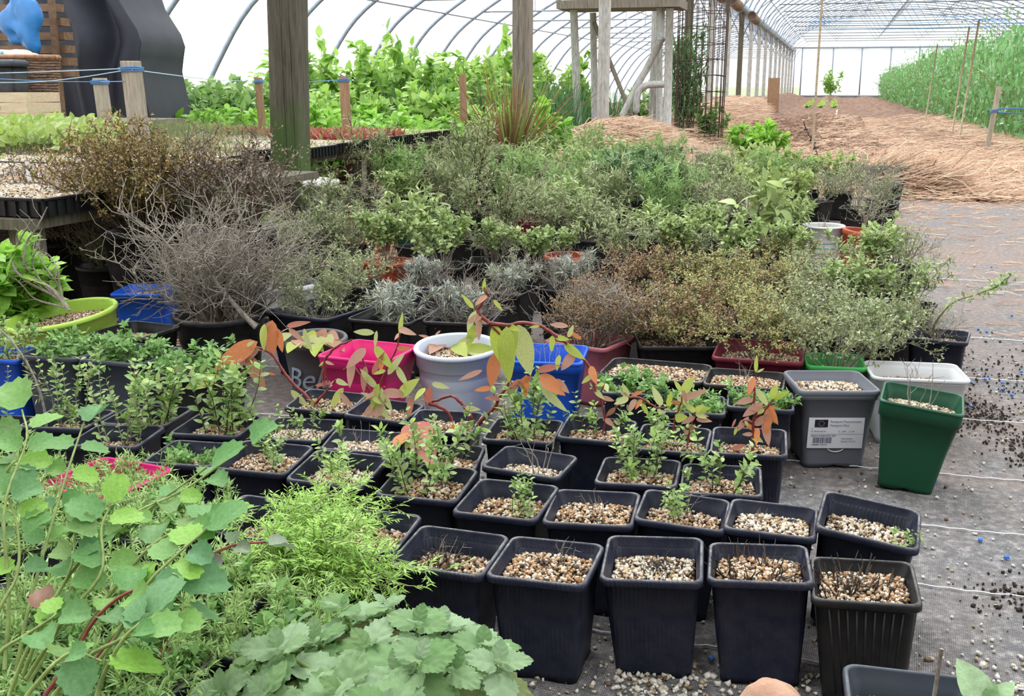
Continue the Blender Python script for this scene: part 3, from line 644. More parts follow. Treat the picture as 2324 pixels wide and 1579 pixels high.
proto('thyme_brown', 'stem_brown', 'lf_thyme_brown', h=.20, spread=.22, nmain=34, nsub=9, nleaf=14, lsize=.0085, leaf=T_tiny, start=.35, r0=.0016, subsub=1, wig=.2, sublen=.4, base=.04)
proto('thyme_purple', 'stem_brown', 'lf_thyme_purple', h=.20, spread=.20, nmain=34, nsub=9, nleaf=9, lsize=.008, leaf=T_tiny, start=.3, r0=.0016, subsub=1, wig=.2, sublen=.4, base=.04)
proto('thyme_yellow', 'stem_brown', 'lf_thyme_yel', h=.17, spread=.24, nmain=34, nsub=9, nleaf=13, lsize=.0095, leaf=T_tiny, start=.5, r0=.0016, subsub=1, wig=.2, sublen=.4, base=.04)
proto('thyme_rust', 'stem_brown', 'lf_thyme_rust', h=.17, spread=.22, nmain=34, nsub=9, nleaf=9, lsize=.009, leaf=T_tiny, start=.5, r0=.0016, subsub=1, wig=.2, sublen=.4, base=.04)
proto('thyme_grey', 'stem_grey', 'lf_greygreen', h=.17, spread=.20, nmain=30, nsub=9, nleaf=9, lsize=.010, leaf=T_tiny, start=.3, r0=.0016, subsub=1, wig=.2, sublen=.4, base=.04)
proto('bare_twigs', 'stem_grey', 'lf_greygreen', h=.24, spread=.24, nmain=22, nsub=9, nleaf=0, start=.2, r0=.0028, subsub=3, wig=.22, sublen=.5, base=.015, up=.25)
proto('sparse_twigs', 'stem_grey', 'lf_greygreen', h=.24, spread=.22, nmain=12, nsub=8, nleaf=3, lsize=.011, leaf=T_tiny, start=.25, r0=.0026, subsub=2, wig=.22, sublen=.5, base=.015, up=.25)
proto('silver', 'stem_grey', 'lf_silver', h=.15, spread=.12, nmain=12, nsub=7, nleaf=16, lsize=.026, leaf=T_narrow, start=.4, r0=.0032, wig=.12, sublen=.3, base=.01)
proto('lavender', 'stem_grey', 'lf_greygreen', h=.24, spread=.16, nmain=16, nsub=6, nleaf=16, lsize=.034, leaf=T_narrow, start=.3, r0=.0026, wig=.1, sublen=.35, base=.01)
proto('rosemary', 'stem_brown', 'lf_greygreen', h=.38, spread=.14, nmain=7, nsub=8, nleaf=26, lsize=.030, leaf=T_narrow, start=.35, r0=.004, wig=.1, sublen=.3, base=.01)
proto('marjoram', 'stem_grey', 'lf_sage', h=.20, spread=.14, nmain=14, nsub=6, nleaf=11, lsize=.022, leaf=T_oval, start=.5, r0=.003, wig=.14, sublen=.3, base=.01)
proto('sage', 'stem_grey', 'lf_sage', h=.26, spread=.18, nmain=14, nsub=4, nleaf=9, lsize=.048, leaf=T_lance, start=.4, r0=.003, wig=.12, sublen=.3, base=.02, droop=.1)
proto('sage_yellow', 'stem_olive', 'lf_sageyel', h=.26, spread=.18, nmain=15, nsub=4, nleaf=8, lsize=.040, leaf=T_oval, start=.35, r0=.003, wig=.12, sublen=.3, base=.02)
proto('willowy', 'stem_olive', 'lf_green', h=.30, spread=.20, nmain=24, nsub=4, nleaf=14, lsize=.040, leaf=T_narrow, start=.25, r0=.002, wig=.1, sublen=.3, base=.03)
proto('willowy_dark', 'stem_dark', 'lf_dark', h=.30, spread=.20, nmain=24, nsub=5, nleaf=14, lsize=.036, leaf=T_lance, start=.2, r0=.002, wig=.1, sublen=.3, base=.03)
proto('greyleaf', 'stem_grey', 'lf_greygreen', h=.26, spread=.2, nmain=16, nsub=6, nleaf=12, lsize=.026, leaf=T_lance, start=.3, r0=.0026, wig=.14, sublen=.35, base=.02)
proto('bright', 'stem_green', 'lf_bright', h=.20, spread=.18, nmain=16, nsub=4, nleaf=8, lsize=.05, leaf=T_oval, start=.3, r0=.003, wig=.12, sublen=.3, base=.02)
proto('creep', 'stem_green', 'lf_creep', h=.035, spread=.055, nmain=26, nsub=3, nleaf=6, lsize=.013, leaf=T_oval, start=.1, r0=.0012, wig=.3, sublen=.6, base=.045, whorl=True)
proto('sprigs', 'stem_brown', 'lf_sprig', h=.085, spread=.06, nmain=5, nsub=1, nleaf=12, lsize=.015, leaf=T_oval, start=.12, r0=.0012, wig=.12, sublen=.4, base=.03, whorl=True)
proto('sprigs_dense', 'stem_brown', 'lf_sprig', h=.10, spread=.055, nmain=11, nsub=1, nleaf=14, lsize=.0155, leaf=T_oval, start=.1, r0=.0013, wig=.12, sublen=.4, base=.04, whorl=True)
proto('sprigs_tall', 'stem_grey', 'lf_sprig', h=.15, spread=.05, nmain=7, nsub=1, nleaf=18, lsize=.0145, leaf=T_oval, start=.1, r0=.0014, wig=.12, sublen=.3, base=.04, whorl=True)
proto('stubble', 'stem_dark', 'lf_sprig', h=.026, spread=.03, nmain=44, nsub=0, nleaf=0, start=.4, r0=.0014, wig=.18, sublen=.5, base=.052)
proto('dead_tuft', 'stem_dark', 'lf_sprig', h=.03, spread=.03, nmain=34, nsub=2, nleaf=0, start=.3, r0=.0009, wig=.35, sublen=.6, base=.018)
proto('few_twigs', 'stem_grey', 'lf_sprig', h=.09, spread=.05, nmain=5, nsub=2, nleaf=0, start=.4, r0=.0015, wig=.14, sublen=.4, base=.02)
proto('carpet', 'stem_green', 'lf_carpet', h=.05, spread=.12, nmain=90, nsub=1, nleaf=12, lsize=.017, leaf=T_narrow, start=.2, r0=.0011, wig=.2, sublen=.5, base=.09, lang=.6)

# ------------------------------------------------------------------ near pots: (front-left px, front-right px, rim height, material, plant, seed, label, options)
def yaw_center(FL, FR, h, w=None, d=None):
    A = G(*FL, h); B = G(*FR, h); v = (B-A)[:2]; W = float(np.linalg.norm(v)); yaw = math.atan2(v[1], v[0]); n = np.array([-v[1], v[0]])/W
    w = w or W; c = (A+B)[:2]/2+n*((d or w)/2); return (float(c[0]), float(c[1]), 0.0), yaw, W
near = [
 ((1828, 1367), (2088, 1370), .145, .137, 'pot_blackrib', [('stubble', 1.0), ('dead_tuft', .7)], 'black ribbed square pot of coarse grit with cut brown stubble', dict(rib=True, depth=.016)),
 ((1603, 1313), (1838, 1309), .147, .131, 'pot_rib', [('stubble', 1.0)], 'navy square pot full of grit with a fringe of dead stubble', dict(depth=.018)),
 ((1348, 1326), (1598, 1323), .147, .135, 'pot_rib', [('dead_tuft', .8)], 'navy square pot with dark dead tuft, between two front row pots', dict(depth=.026)),
 ((1092, 1303), (1330, 1326), .147, .134, 'pot_rib', [('few_twigs', .45)], 'navy square pot with dry root fibres and a bare stalk in grit', dict(depth=.018)),
 ((878, 1276), (1095, 1310), .147, .132, 'pot_rib', [('dead_tuft', 1.1), ('few_twigs', .5)], 'navy square pot with blackened dead clump below its wide inner rim', dict(depth=.034)),
 ((650, 1252), (880, 1284), .145, .134, 'pot_rib', [], 'navy square pot of grit overhung by feathery green leaves', dict(depth=.024)),
 ((430, 1208), (640, 1252), .145, .136, 'pot_rib', [], 'navy square pot half hidden by feathery leaves, deep dark inside', dict(depth=.045)),
 ((1642, 1186), (1850, 1221), .148, .126, 'pot_navy', [('few_twigs', .3)], 'square grit pot with one tiny green shoot beside the tilted pot', dict(depth=.018)),
 ((1440, 1160), (1640, 1212), .148, .133, 'pot_navy', [('sprigs', .7), ('few_twigs', .5)], 'turned square pot with leaning thyme sprigs and a bare twig', dict(depth=.024)),
 ((1228, 1186), (1435, 1191), .148, .128, 'pot_navy', [('few_twigs', .4)], 'square pot of pinkish grit with a single thin stalk', dict(depth=.018)),
 ((1020, 1179), (1215, 1199), .148, .128, 'pot_navy', [('sprigs', .65)], 'square grit pot with two small fresh green sprigs at its back', dict(depth=.026)),
 ((835, 1133), (1040, 1156), .148, .133, 'pot_navy', [('sprigs_dense', .95)], 'square pot crowded with curling thyme sprigs along the back edge', dict(depth=.022)),
 ((643, 1091), (822, 1121), .148, .133, 'pot_navy', [('sprigs', .9)], 'square pot with a red fallen leaf lying on its grit', dict(depth=.026)),
 ((470, 1062), (640, 1083), .148, .132, 'pot_navy', [('sprigs', .75)], 'square grit pot with one bushy sprig, next to the pink-rimmed pot', dict(depth=.02)),
 ((1608, 1036), (1775, 1041), .146, .124, 'pot_rib', [], 'tall navy pot holding an orange wilting plant beside the grey labelled pot', dict(depth=.03)),
 ((1540, 1121), (1725, 1126), .135, .124, 'pot_rib', [('sprigs', .95)], 'square pot with upright thyme sprigs leaning over its front edge', dict(depth=.024)),
 ((1342, 1091), (1535, 1101), .140, .132, 'pot_navy', [('sprigs_dense', .8)], 'square pot with thyme sprigs and pinkish grit behind the single-stalk pot', dict(depth=.02)),
 ((1098, 1046), (1280, 1087), .148, .140, 'pot_navy', [('few_twigs', .9)], 'turned square pot with thin bending stems and a curled red twig', dict(depth=.028)),
 ((1440, 1021), (1600, 1036), .146, .122, 'pot_navy', [('sprigs', .8)], 'square pot with small thyme beside the orange wilting plant', dict(depth=.026)),
 ((1262, 986), (1430, 1011), .146, .130, 'pot_navy', [('sprigs', .8)], 'square pot with rooted twig and sprigs in front of the blue pot', dict(depth=.024)),
 ((1085, 1000), (1262, 1004), .140, .130, 'pot_navy', [('sprigs_dense', 1.0)], 'dark square pot with bushy thyme in front of the white round tub', dict(depth=.02)),
 ((905, 975), (1075, 985), .146, .132, 'pot_navy', [], 'square pot with dark red arching stems before the white tub', dict(depth=.02)),
 ((722, 1010), (915, 1032), .146, .132, 'pot_navy', [('few_twigs', .5)], 'square grit pot with a crisp brown leaf on its corner', dict(depth=.02)),
 ((890, 1060), (1085, 1066), .142, .130, 'pot_navy', [('sprigs', 1.0)], 'square pot of thyme with a fallen pinkish leaf across its rim', dict(depth=.022)),
 ((640, 921), (790, 946), .140, .138, 'pot_navy', [], 'square pot with thick red stems in front of the pink pot', dict(depth=.018)),
 ((785, 931), (918, 963), .144, .138, 'pot_navy', [], 'turned square pot with drooping variegated leaves over pinkish grit', dict(depth=.02)),
 ((365, 984), (545, 990), .144, .132, 'pot_navy', [('sprigs_dense', 1.25)], 'square thyme pot among the shaded row below the slate pots', dict(depth=.022)),
 ((550, 992), (735, 1004), .144, .134, 'pot_navy', [('sprigs', .7)], 'square pot of spreading thyme beneath the large orange leaves', dict(depth=.02)),
 ((330, 1046), (475, 1060), .146, .130, 'pot_navy', [('creep', .8)], 'square pot with low creeping green in dark compost by the pink rim', dict(depth=.03)),
 ((140, 1000), (330, 1004), .144, .132, 'pot_navy', [('sprigs_tall', .9)], 'square pot of tall grey thyme behind the pink-rimmed pot', dict(depth=.03)),
 ((205, 965), (365, 972), .142, .130, 'pot_navy', [('sprigs_dense', 1.1)], 'square thyme pot right below the slate pot pair', dict(depth=.03)),
 ((20, 965), (190, 972), .142, .130, 'pot_navy', [('sprigs_tall', .9)], 'square pot of leggy thyme under the blue pot at the edge', dict(depth=.03)),
 ((-160, 985), (15, 990), .142, .130, 'pot_navy', [('sprigs_tall', .9)], 'square thyme pot cut off at the picture edge beside the leggy thyme', dict(depth=.03)),
]
FIT = {
'0': (0.0826, 1.3230, 0.031, 0.1293, 0.003, -0.075),
'1': (-0.0454, 1.3301, 0.086, 0.1305, -0.047, -0.071),
'2': (-0.1815, 1.3159, 0.104, 0.1406, 0.050, -0.060),
'3': (-0.3174, 1.2655, 0.001, 0.1328, 0.006, -0.026),
'4': (-0.4535, 1.2622, 0.002, 0.1314, 0.020, 0.014),
'5': (-0.5936, 1.2670, 0.065, 0.1421, 0.021, 0.021),
'6': (-0.7580, 1.2920, 0.044, 0.1447, 0.043, 0.067),
'tilt': (0.0719, 1.5108, -0.084, 0.1392, 0.035, 0.109),
'7': (-0.0466, 1.4843, -0.016, 0.1272, -0.035, 0.011),
'8': (-0.1831, 1.4819, 0.023, 0.1301, -0.024, 0.076),
'9': (-0.2930, 1.4585, 0.072, 0.1321, 0.015, -0.043),
'10': (-0.4244, 1.4608, -0.038, 0.1356, 0.108, -0.023),
'11': (-0.5704, 1.4979, 0.040, 0.1458, 0.095, 0.008),
'12': (-0.7344, 1.5121, 0.051, 0.1388, 0.072, 0.040),
'13': (-0.8796, 1.5248, 0.086, 0.1317, 0.048, 0.031),
'14': (-0.0990, 1.8423, 0.053, 0.1328, 0.081, -0.035),
'15': (-0.1301, 1.6633, 0.078, 0.1291, 0.032, -0.029),
'16': (-0.2607, 1.6451, 0.065, 0.1351, -0.014, -0.027),
'17': (-0.4465, 1.6157, -0.036, 0.1332, -0.061, 0.085),
'18': (-0.2319, 1.8186, 0.024, 0.1274, 0.065, 0.004),
'19': (-0.3746, 1.8294, 0.054, 0.1341, 0.015, 0.029),
'20': (-0.4974, 1.8033, 0.075, 0.1349, 0.007, -0.018),
'21': (-0.6521, 1.7927, 0.110, 0.1353, 0.006, 0.009),
'22': (-0.7528, 1.6420, 0.214, 0.1393, -0.053, 0.082),
'23': (-0.5916, 1.6135, 0.172, 0.1380, -0.030, 0.003),
'24': (-0.9317, 1.8747, 0.073, 0.1341, 0.026, 0.045),
'25': (-0.7952, 1.8381, -0.008, 0.1213, -0.002, 0.070),
'26': (-1.0452, 1.6620, 0.129, 0.1421, -0.016, -0.005),
'27': (-0.8915, 1.6810, 0.118, 0.1463, -0.015, -0.005),
'28': (-0.9991, 1.5032, 0.127, 0.1172, -0.012, 0.013),
'29': (-1.1869, 1.5725, 0.196, 0.1406, -0.037, -0.000),
'30': (-1.2023, 1.6613, 0.128, 0.1347, -0.028, -0.001),
'31': (-1.3407, 1.6219, 0.149, 0.1403, -0.032, -0.002),
'32': (-1.4488, 1.5451, 0.195, 0.1328, -0.018, 0.002),
'grey': (0.0235, 2.2369, 0.051, 0.1569, 0.004, -0.021),
'green': (0.1641, 2.1210, -0.004, 0.1350, 0.027, 0.067),
'white': (0.1860, 2.4811, 0.032, 0.1769, -0.011, -0.039),
}
ROOT = {}
for i, (FL, FR, h, w, mat, plants, lab_, op) in enumerate(near):
    x_, y_, yaw, wf_, ta, tb = FIT[str(i)]; dep = op.pop('depth', .025); w = round(min(max(wf_, .122), .131), 3); lim_ = lambda q: max(-.05, min(.05, q*.8))
    t = potted('potted_plant' if plants else 'plant_pot', lab_, 'plant pot', (x_, y_, 0), 's', w, h, mat, yaw, (lim_(ta), lim_(tb)), depth=dep, seed=i, group='square pots of seedlings and grit', dens=1.1, pale=(i % 5 == 2), **op)
    ROOT[i] = t
    for j, (p, s) in enumerate(plants): plant_on(t, p, h-dep, s, i+j*3, off=(((i*37) % 7-3)*.006, ((i*53) % 5)*.005))
# the tilted pot leaning on its neighbours
x_, y_, yaw, wf_, ta, tb = FIT['tilt']
t = potted('potted_plant', 'square pot tipped to one side with a fresh green sprout', 'plant pot', (x_, y_, .006), 's', .138, .150, 'pot_rib', yaw, (ta, tb), depth=.03, seed=3, group='square pots of seedlings and grit', pale=True)
plant_on(t, 'sprigs', .118, .45, 2, off=(.045, -.03)); plant_on(t, 'few_twigs', .118, .35, 1, off=(.0, -.03)); ROOT['tilt'] = t
# corner of a blue-grey pot at the bottom edge
loc, yaw, W = yaw_center((1990, 1680), (2262, 1690), .14, .135)
t = potted('potted_plant', 'slate-blue pot cut by the bottom edge with pointed downy leaves', 'plant pot', loc, 's', .135, .14, 'pot_slate', .05, depth=.03, seed=5)
mb = MB(); LP = [WY(2235, 1600, loc[1])]
for a, b in (((2240, 1605), (2195, 1522)), ((2245, 1600), (2290, 1560)), ((2238, 1600), (2255, 1562))):
    A = WY(*a, loc[1]); B = WY(*b, loc[1]); V = B-A
    lo = link('leaf', None, t)
    m2 = MB(); scatter(m2, T_round, [A-np.array(loc)], [V], [(0, -.8, .6)], [np.linalg.norm(V)*1.2]); lo = bpy.data.objects.remove(lo) or link('leaf', m2.mesh('leaf', M['lf_mint']), t)
m2 = MB(); A = G(2110, 1640, .11)-np.array(loc); tube(m2, [A, A+np.array([0, -.01, .03]), A+np.array([.004, .0, .085])], .0022, 6); link('stem', m2.mesh('stem', M['stem_grey']), t)
for o in [c for c in t.children if c.name.startswith(('leaf', 'stem'))]: o.matrix_parent_inverse = Matrix.Rotation(-.05, 4, 'Z')

# ------------------------------------------------------------------ coloured pots behind
def bigpot(label, c, rimh, w, shape, mat, plants=(), name='potted_plant', yaw=.2, tilt=(0, 0), depth=.03, seed=0, sink=0.0, **kw):
    p = G(c[0], c[1], rimh); t = potted(name, label, 'plant pot', (p[0], p[1], sink), shape, w, rimh-sink, mat, yaw, tilt, depth=depth, seed=seed, **kw)
    for j, (q, s) in enumerate(plants): plant_on(t, q, rimh-sink-depth, s, seed+j)
    ROOT[label] = t; return t
GREY = bigpot('square grey pot with a white plant passport label', (1876, 862), .165, .160, 's', 'pot_grey', [], yaw=.27, depth=.022, seed=2, band=.020, name='labelled_pot', pale=True)
GREEN = bigpot('dark green square pot leaning outward with pale grit and thin twigs', (2072, 898), .175, .150, 's', 'pot_green', [('few_twigs', 1.0)], yaw=-.10, tilt=(0, .10), depth=.03, seed=4, band=.030, pale=True, taper=.66, lip=.006)
bigpot('low white rectangular tub behind the green pot', (2052, 838), .150, .20, 's', 'pot_white', [('few_twigs', .6)], yaw=.12, depth=.035, seed=1, lip=.008, taper=.8, d=.15)
bigpot('bright blue square pot behind the white tub, overhung by leaves', (1242, 800), .185, .168, 's', 'pot_blue', [('few_twigs', .8)], yaw=.12, depth=.05, seed=2, lip=.008, band=.025)
WT = bigpot('white round tub with a scuffed moulded band', (1028, 778), .175, .196, 'r', 'pot_pale', [], yaw=0, tilt=(.08, 0), depth=.035, seed=1, ridge=1, lip=.010)
bigpot('bright pink pot between the grey lettered pot and white tub', (850, 795), .165, .176, 's', 'pot_pink', [], yaw=-.1, depth=.06, seed=1, lip=.008, band=.028, taper=.66)
BEL = bigpot('dark grey round pot with flowing painted letters', (718, 762), .155, .160, 'r', 'pot_greydark', [], yaw=0, tilt=(.06, 0), depth=.022, seed=2, lip=.012)
bigpot('wide lime green bowl tilted under a bare twisted plant', (165, 706), .180, .285, 'r', 'pot_lime', [], yaw=0, tilt=(.10, -.10), depth=.035, seed=2, taper=.72, lip=.012, ridge=1, sink=.02)
bigpot('black square pot of grit between the lime bowl and round tub', (308, 745), .150, .165, 's', 'pot_black', [], yaw=-.12, depth=.03, seed=1, name='plant_pot')
RB = bigpot('wide black round tub with a large grey twiggy shrub', (503, 705), .170, .245, 'r', 'pot_black', [], yaw=0, tilt=(.05, 0), depth=.035, seed=3)
bigpot('wide navy square tub with grey-green thyme on one side', (725, 700), .17, .215, 's', 'pot_navy', [('thyme_grey', .8)], yaw=-.22, depth=.04, seed=2, lip=.010, grit=False)
bigpot('black square pot with silver woody plant behind the pink pot', (885, 712), .165, .18, 's', 'pot_black', [('silver', .85)], yaw=-.05, depth=.05, seed=1, lip=.010)
bigpot('black square pot with sprawling silver stems behind the white tub', (1045, 715), .165, .18, 's', 'pot_black', [('silver', .75), ('bare_twigs', .6)], yaw=.1, depth=.045, seed=2, lip=.010)
bigpot('faded mauve pot under the rusty thyme mound', (1375, 760), .15, .17, 's', 'pot_mauve', [('bare_twigs', .75), ('thyme_rust', .7)], yaw=-.3, depth=.03, seed=3, name='potted_plant')
bigpot('burgundy trough behind the two black grit troughs', (1755, 795), .16, .20, 's', 'pot_burgundy', [('thyme_yellow', .75)], yaw=0, depth=.03, seed=3)
bigpot('wide black trough of grit under the thyme mounds', (1490, 838), .150, .225, 's', 'pot_black', [], yaw=-.05, depth=.012, seed=2, name='plant_pot', d=.16)
bigpot('black square trough of grit beside the grey labelled pot', (1700, 858), .150, .165, 's', 'pot_black', [('few_twigs', .5)], yaw=-.0, depth=.014, seed=1, d=.14)
bigpot('bright green square pot behind the grey labelled pot', (1875, 815), .150, .13, 's', 'pot_brightgreen', [('thyme_grey', .9)], yaw=.1, depth=.03, seed=1)
bigpot('slate square pot with low creeping mint, next to the blue pot', (148, 792), .165, .150, 's', 'pot_slate', [('creep', 1.2)], yaw=.08, depth=.012, seed=1, grit=False)
bigpot('slate square pot with creeping mint in front of the lime bowl', (300, 800), .165, .165, 's', 'pot_slate', [('creep', 1.3)], yaw=-.05, depth=.012, seed=2, grit=False)
bigpot('black square pot with creeping mint in front of the round tub', (455, 830), .160, .165, 's', 'pot_black', [('creep', 1.3)], yaw=.0, depth=.012, seed=3, grit=False)
bigpot('blue pot with thyme cut off at the picture edge', (28, 800), .150, .125, 's', 'pot_blue', [('sprigs_dense', .9)], yaw=.05, depth=.02, seed=1)
bigpot('black square pot with low creeping green leaves in grit', (1440, 875), .150, .12, 's', 'pot_navy', [('creep', 1.1)], yaw=.12, depth=.02, seed=4)
bigpot('black square pot with rosettes of small green leaves', (1590, 915), .140, .130, 's', 'pot_navy', [('creep', 1.0)], yaw=.1, depth=.02, seed=5)
bigpot('black square pot of small green rosettes behind the orange wilting plant', (1702, 905), .145, .130, 's', 'pot_navy', [('creep', 1.0)], yaw=.05, depth=.02, seed=6)
for lab_, c, s in (('mat of green carpet plant in the bottom corner under the burnet', (60, 1480), 1.0), ('carpet plant between burnet stems and downy mint', (300, 1560), .95), ('greenish carpet plant at the very bottom edge', (30, 1700), 1.0), ('small carpet plant tucked behind the mint leaves', (640, 1440), .8)):
    bigpot(lab_, c, .145, .134, 's', 'pot_navy', [('carpet', s*.9), ('creep', 1.0)], yaw=-.05, depth=.012, seed=int(c[0]) % 3, group='pots of low green carpet plants')
bigpot('bright pink square pot rim among the green carpet plants', (262, 1072), .145, .150, 's', 'pot_pink', [('carpet', .8)], yaw=-.12, depth=.03, seed=2, lip=.006)
# carpet-forming plants in pots around it
for lab_, c, s in (('mat of spiky green carpet plant below the pink rim', (150, 1190), 1.0), ('green carpet plant between pink rim and feathery plant', (365, 1185), 1.0), ('low green carpet plant under the burnet stems', (190, 1370), 1.0), ('tufted green carpet plant in front of the feathery plant', (500, 1330), 1.05), ('carpet plant at the picture edge beside the pink-rimmed pot', (-20, 1090), 1.0), ('brownish green carpet plant close beside the downy mint', (400, 1500), .8)):
    bigpot(lab_, c, .145, .134, 's', 'pot_navy', [('carpet', s*.86), ('creep', 1.0)], yaw=-.05, depth=.012, seed=int(c[0]) % 3, group='pots of low green carpet plants')

# printed label on the grey pot (front face local -Y)
def on_face(root, w, h, taper, x, z, out=.0012):   # point on the sloped front face
    t = z/h; hw = w*(taper+(.93-taper)*t)/2
    return np.array([x, -hw-out, z])
lt = GREY; W_, H_ = .160, .165
za, zb = .043, .108; ya = on_face(lt, W_, H_, .76, 0, za)[1]-.001; yb = on_face(lt, W_, H_, .76, 0, zb)[1]-.001
def face_quad(mb, x0, x1, z0, z1, lift):
    f = lambda z: ya+(yb-ya)*(z-za)/(zb-za)-lift
    a = [(x0, f(z0)), (x1, f(z0)), (x1, f(z1)), (x0, f(z1))]; z = [z0, z0, z1, z1]
    V = [(p[0], p[1], q) for p, q in zip(a, z)]+[(p[0], p[1]+.0008, q) for p, q in zip(a, z)]
    mb.add(V, BOXF[:, ::-1])
mb = MB(); face_quad(mb, -.058, .052, za, zb, .001); lbl = link('label', mb.mesh('label', M['label_white'], False), lt, label='white printed plant passport sticker')
mb = MB(); face_quad(mb, -.046, -.020, .088, .104, .0016); link('flag_emblem', mb.mesh('flag_emblem', M['print_black'], False), lbl)
mb = MB()
for k in range(12):
    a = k*math.pi/6; face_quad(mb, -.033+.0055*math.cos(a)-.0004, -.033+.0055*math.cos(a)+.0004, .096+.0055*math.sin(a)-.0004, .096+.0055*math.sin(a)+.0004, .0021)
link('star_ring', mb.mesh('star_ring', M['label_white'], False), lbl)
mb = MB(); r = np.random.default_rng(4); x = -.047
while x < -.010: w_ = r.choice([.0006, .001, .0018]); face_quad(mb, x, x+w_, .054, .066, .0016); x += w_+r.choice([.0007, .0012])
link('barcode', mb.mesh('barcode', M['print_dark'], False), lbl)
mb = MB(); face_quad(mb, -.052, .050, .0735, .0739, .0016); link('rule_line', mb.mesh('rule_line', M['print_grey'], False), lbl)
def text_mesh(cu):
    tmp = bpy.data.objects.new('tmp', cu); scene.collection.objects.link(tmp); dg = bpy.context.evaluated_depsgraph_get(); me = bpy.data.meshes.new_from_object(tmp.evaluated_get(dg)); bpy.data.objects.remove(tmp); return me
def text_part(txt, size, x, z, mat, parent, lift=.0018, shear=0.0, body=None):
    cu = bpy.data.curves.new('lettering', 'FONT'); cu.body = txt; cu.size = size; cu.extrude = .0002; cu.shear = shear; cu.materials.append(M[mat]); cu.resolution_u = 2
    f = ya+(yb-ya)*(z-za)/(zb-za)-lift; sl = math.atan2(-(yb-ya), zb-za)
    return link('lettering', text_mesh(cu), parent, (x, f, z), (math.pi/2+sl, 0, 0))
text_part('Passeport Phytosanitaire', .0062, -.016, .0985, 'print_grey', lbl)
text_part('Passeport Plant', .0062, -.016, .0905, 'print_grey', lbl)
text_part('A', .005, -.052, .0835, 'print_grey', lbl); text_part('B  FR-PA-70140', .0045, -.052, .078, 'print_grey', lbl)
text_part('C  1396     D  FR', .0045, .002, .078, 'print_grey', lbl)
text_part('VIOLA CORNUTA DIV', .0050, -.052, .0682, 'print_dark', lbl)
text_part('3 462087  72416 3', .0042, -.050, .0495, 'print_dark', lbl)
text_part('Open market', .0042, .008, .063, 'print_grey', lbl); text_part('Guelder 1,5 Litre', .0042, .008, .057, 'print_grey', lbl)
# moulded smile-shaped handle mark below the label
mb = MB(); a = np.linspace(-1.15, 1.15, 12); P = np.stack([.018*np.sin(a), np.full(12, ya-.0005), .0465-.012*np.cos(a)], 1); P[:, 1] = [on_face(lt, W_, H_, .76, 0, z)[1] for z in P[:, 2]]; tube(mb, P, .0013, 5)
link('moulded_arc', mb.mesh('moulded_arc', M['label_white']), lt)
# painted script on the round dark grey pot
d = bpy.data.curves.new('painted_letters', 'FONT'); d.body = 'Bela'; d.size = .075; d.shear = .35; d.extrude = .0006; d.materials.append(M['script_blue'])
me = text_mesh(d)
co = np.empty(len(me.vertices)*3); me.vertices.foreach_get('co', co); co = co.reshape(-1, 3)
bw, bh, tp = .165, .155, .74
zz = co[:, 1]+.045; rr = bw/2*(tp+(.95-tp)*(zz/(bh-.012)))+.0008+co[:, 2]; ang = -math.pi/2+YAW*1.2-.20+(co[:, 0]-.065)/(bw/2*.87)
me.vertices.foreach_set('co', np.stack([rr*np.cos(ang), rr*np.sin(ang), zz], 1).astype(np.float32).ravel()); me.update(); me.materials.clear(); me.materials.append(M['script_blue'])
link('painted_letters', me, BEL)

# grey twiggy shrub on the round black tub, thick leaning branch
pz = .165-.035
for k, (s, o, q) in enumerate(((1.35, (-.02, .0), 0), (1.2, (.03, .02), 1), (1.0, (-.04, .01), 1))): plant_on(RB, 'bare_twigs', pz, s, q+k, off=o)
m2 = MB(); tube(m2, smooth([(0, 0, pz-.01), (-.003, .0, pz+.06), (.01, .01, pz+.12)], 6), np.linspace(.012, .008, 6), 7); link('trunk', m2.mesh('trunk', M['stem_brown']), RB)
R0 = np.array(RB.location)
m2 = MB(); Yb = R0[1]; B = [WY(*p, Yb-.05)-R0 for p in ((585, 740), (560, 715), (530, 680), (505, 650), (480, 610))]; tube(m2, smooth(B, 12), np.linspace(.008, .005, 12), 7); link('branch', m2.mesh('branch', M['stem_grey']), RB)
# bare twisted plant in the lime bowl, leaning outwards
LB = ROOT['wide lime green bowl tilted under a bare twisted plant']; L0 = np.array(LB.location); LM = np.array(LB.rotation_euler.to_matrix() if hasattr(LB.rotation_euler, 'to_matrix') else Matrix.Identity(3)).T
def lb(px, py, dy=0.0): return LM@(WY(px, py, L0[1]+dy)-L0)
m2 = MB()
BR = [[(165, 705), (150, 685), (120, 665), (70, 640), (40, 610), (35, 580), (55, 540), (80, 500)], [(158, 695), (130, 660), (100, 640), (75, 620), (60, 590), (70, 545), (90, 520), (115, 470)],
      [(150, 680), (110, 650), (90, 620), (80, 590), (95, 560), (100, 530)], [(155, 690), (140, 650), (125, 625), (105, 600)], [(150, 682), (142, 640), (138, 610), (120, 580), (100, 570)], [(165, 700), (90, 680), (60, 650), (45, 635)]]
r = np.random.default_rng(5)
for k, b in enumerate(BR):
    P = np.array([lb(x, y, r.uniform(-.03, .03)*(i > 1)) for i, (x, y) in enumerate(b)]); C = smooth(P, 16); tube(m2, C, np.linspace(.0055, .0018, 16)*(1 if k < 2 else .6), 5)
    for q in range(7):
        p = C[r.integers(5, 16)]; tube(m2, curve_pts(p, rdir(r, 1)[0]+np.array([0, 0, .8]), r.uniform(.03, .09), 4, r, .2), np.linspace(.0014, .0006, 5), 3, False)
link('stems', m2.mesh('stems', M['stem_grey']), LB, kind='stuff')

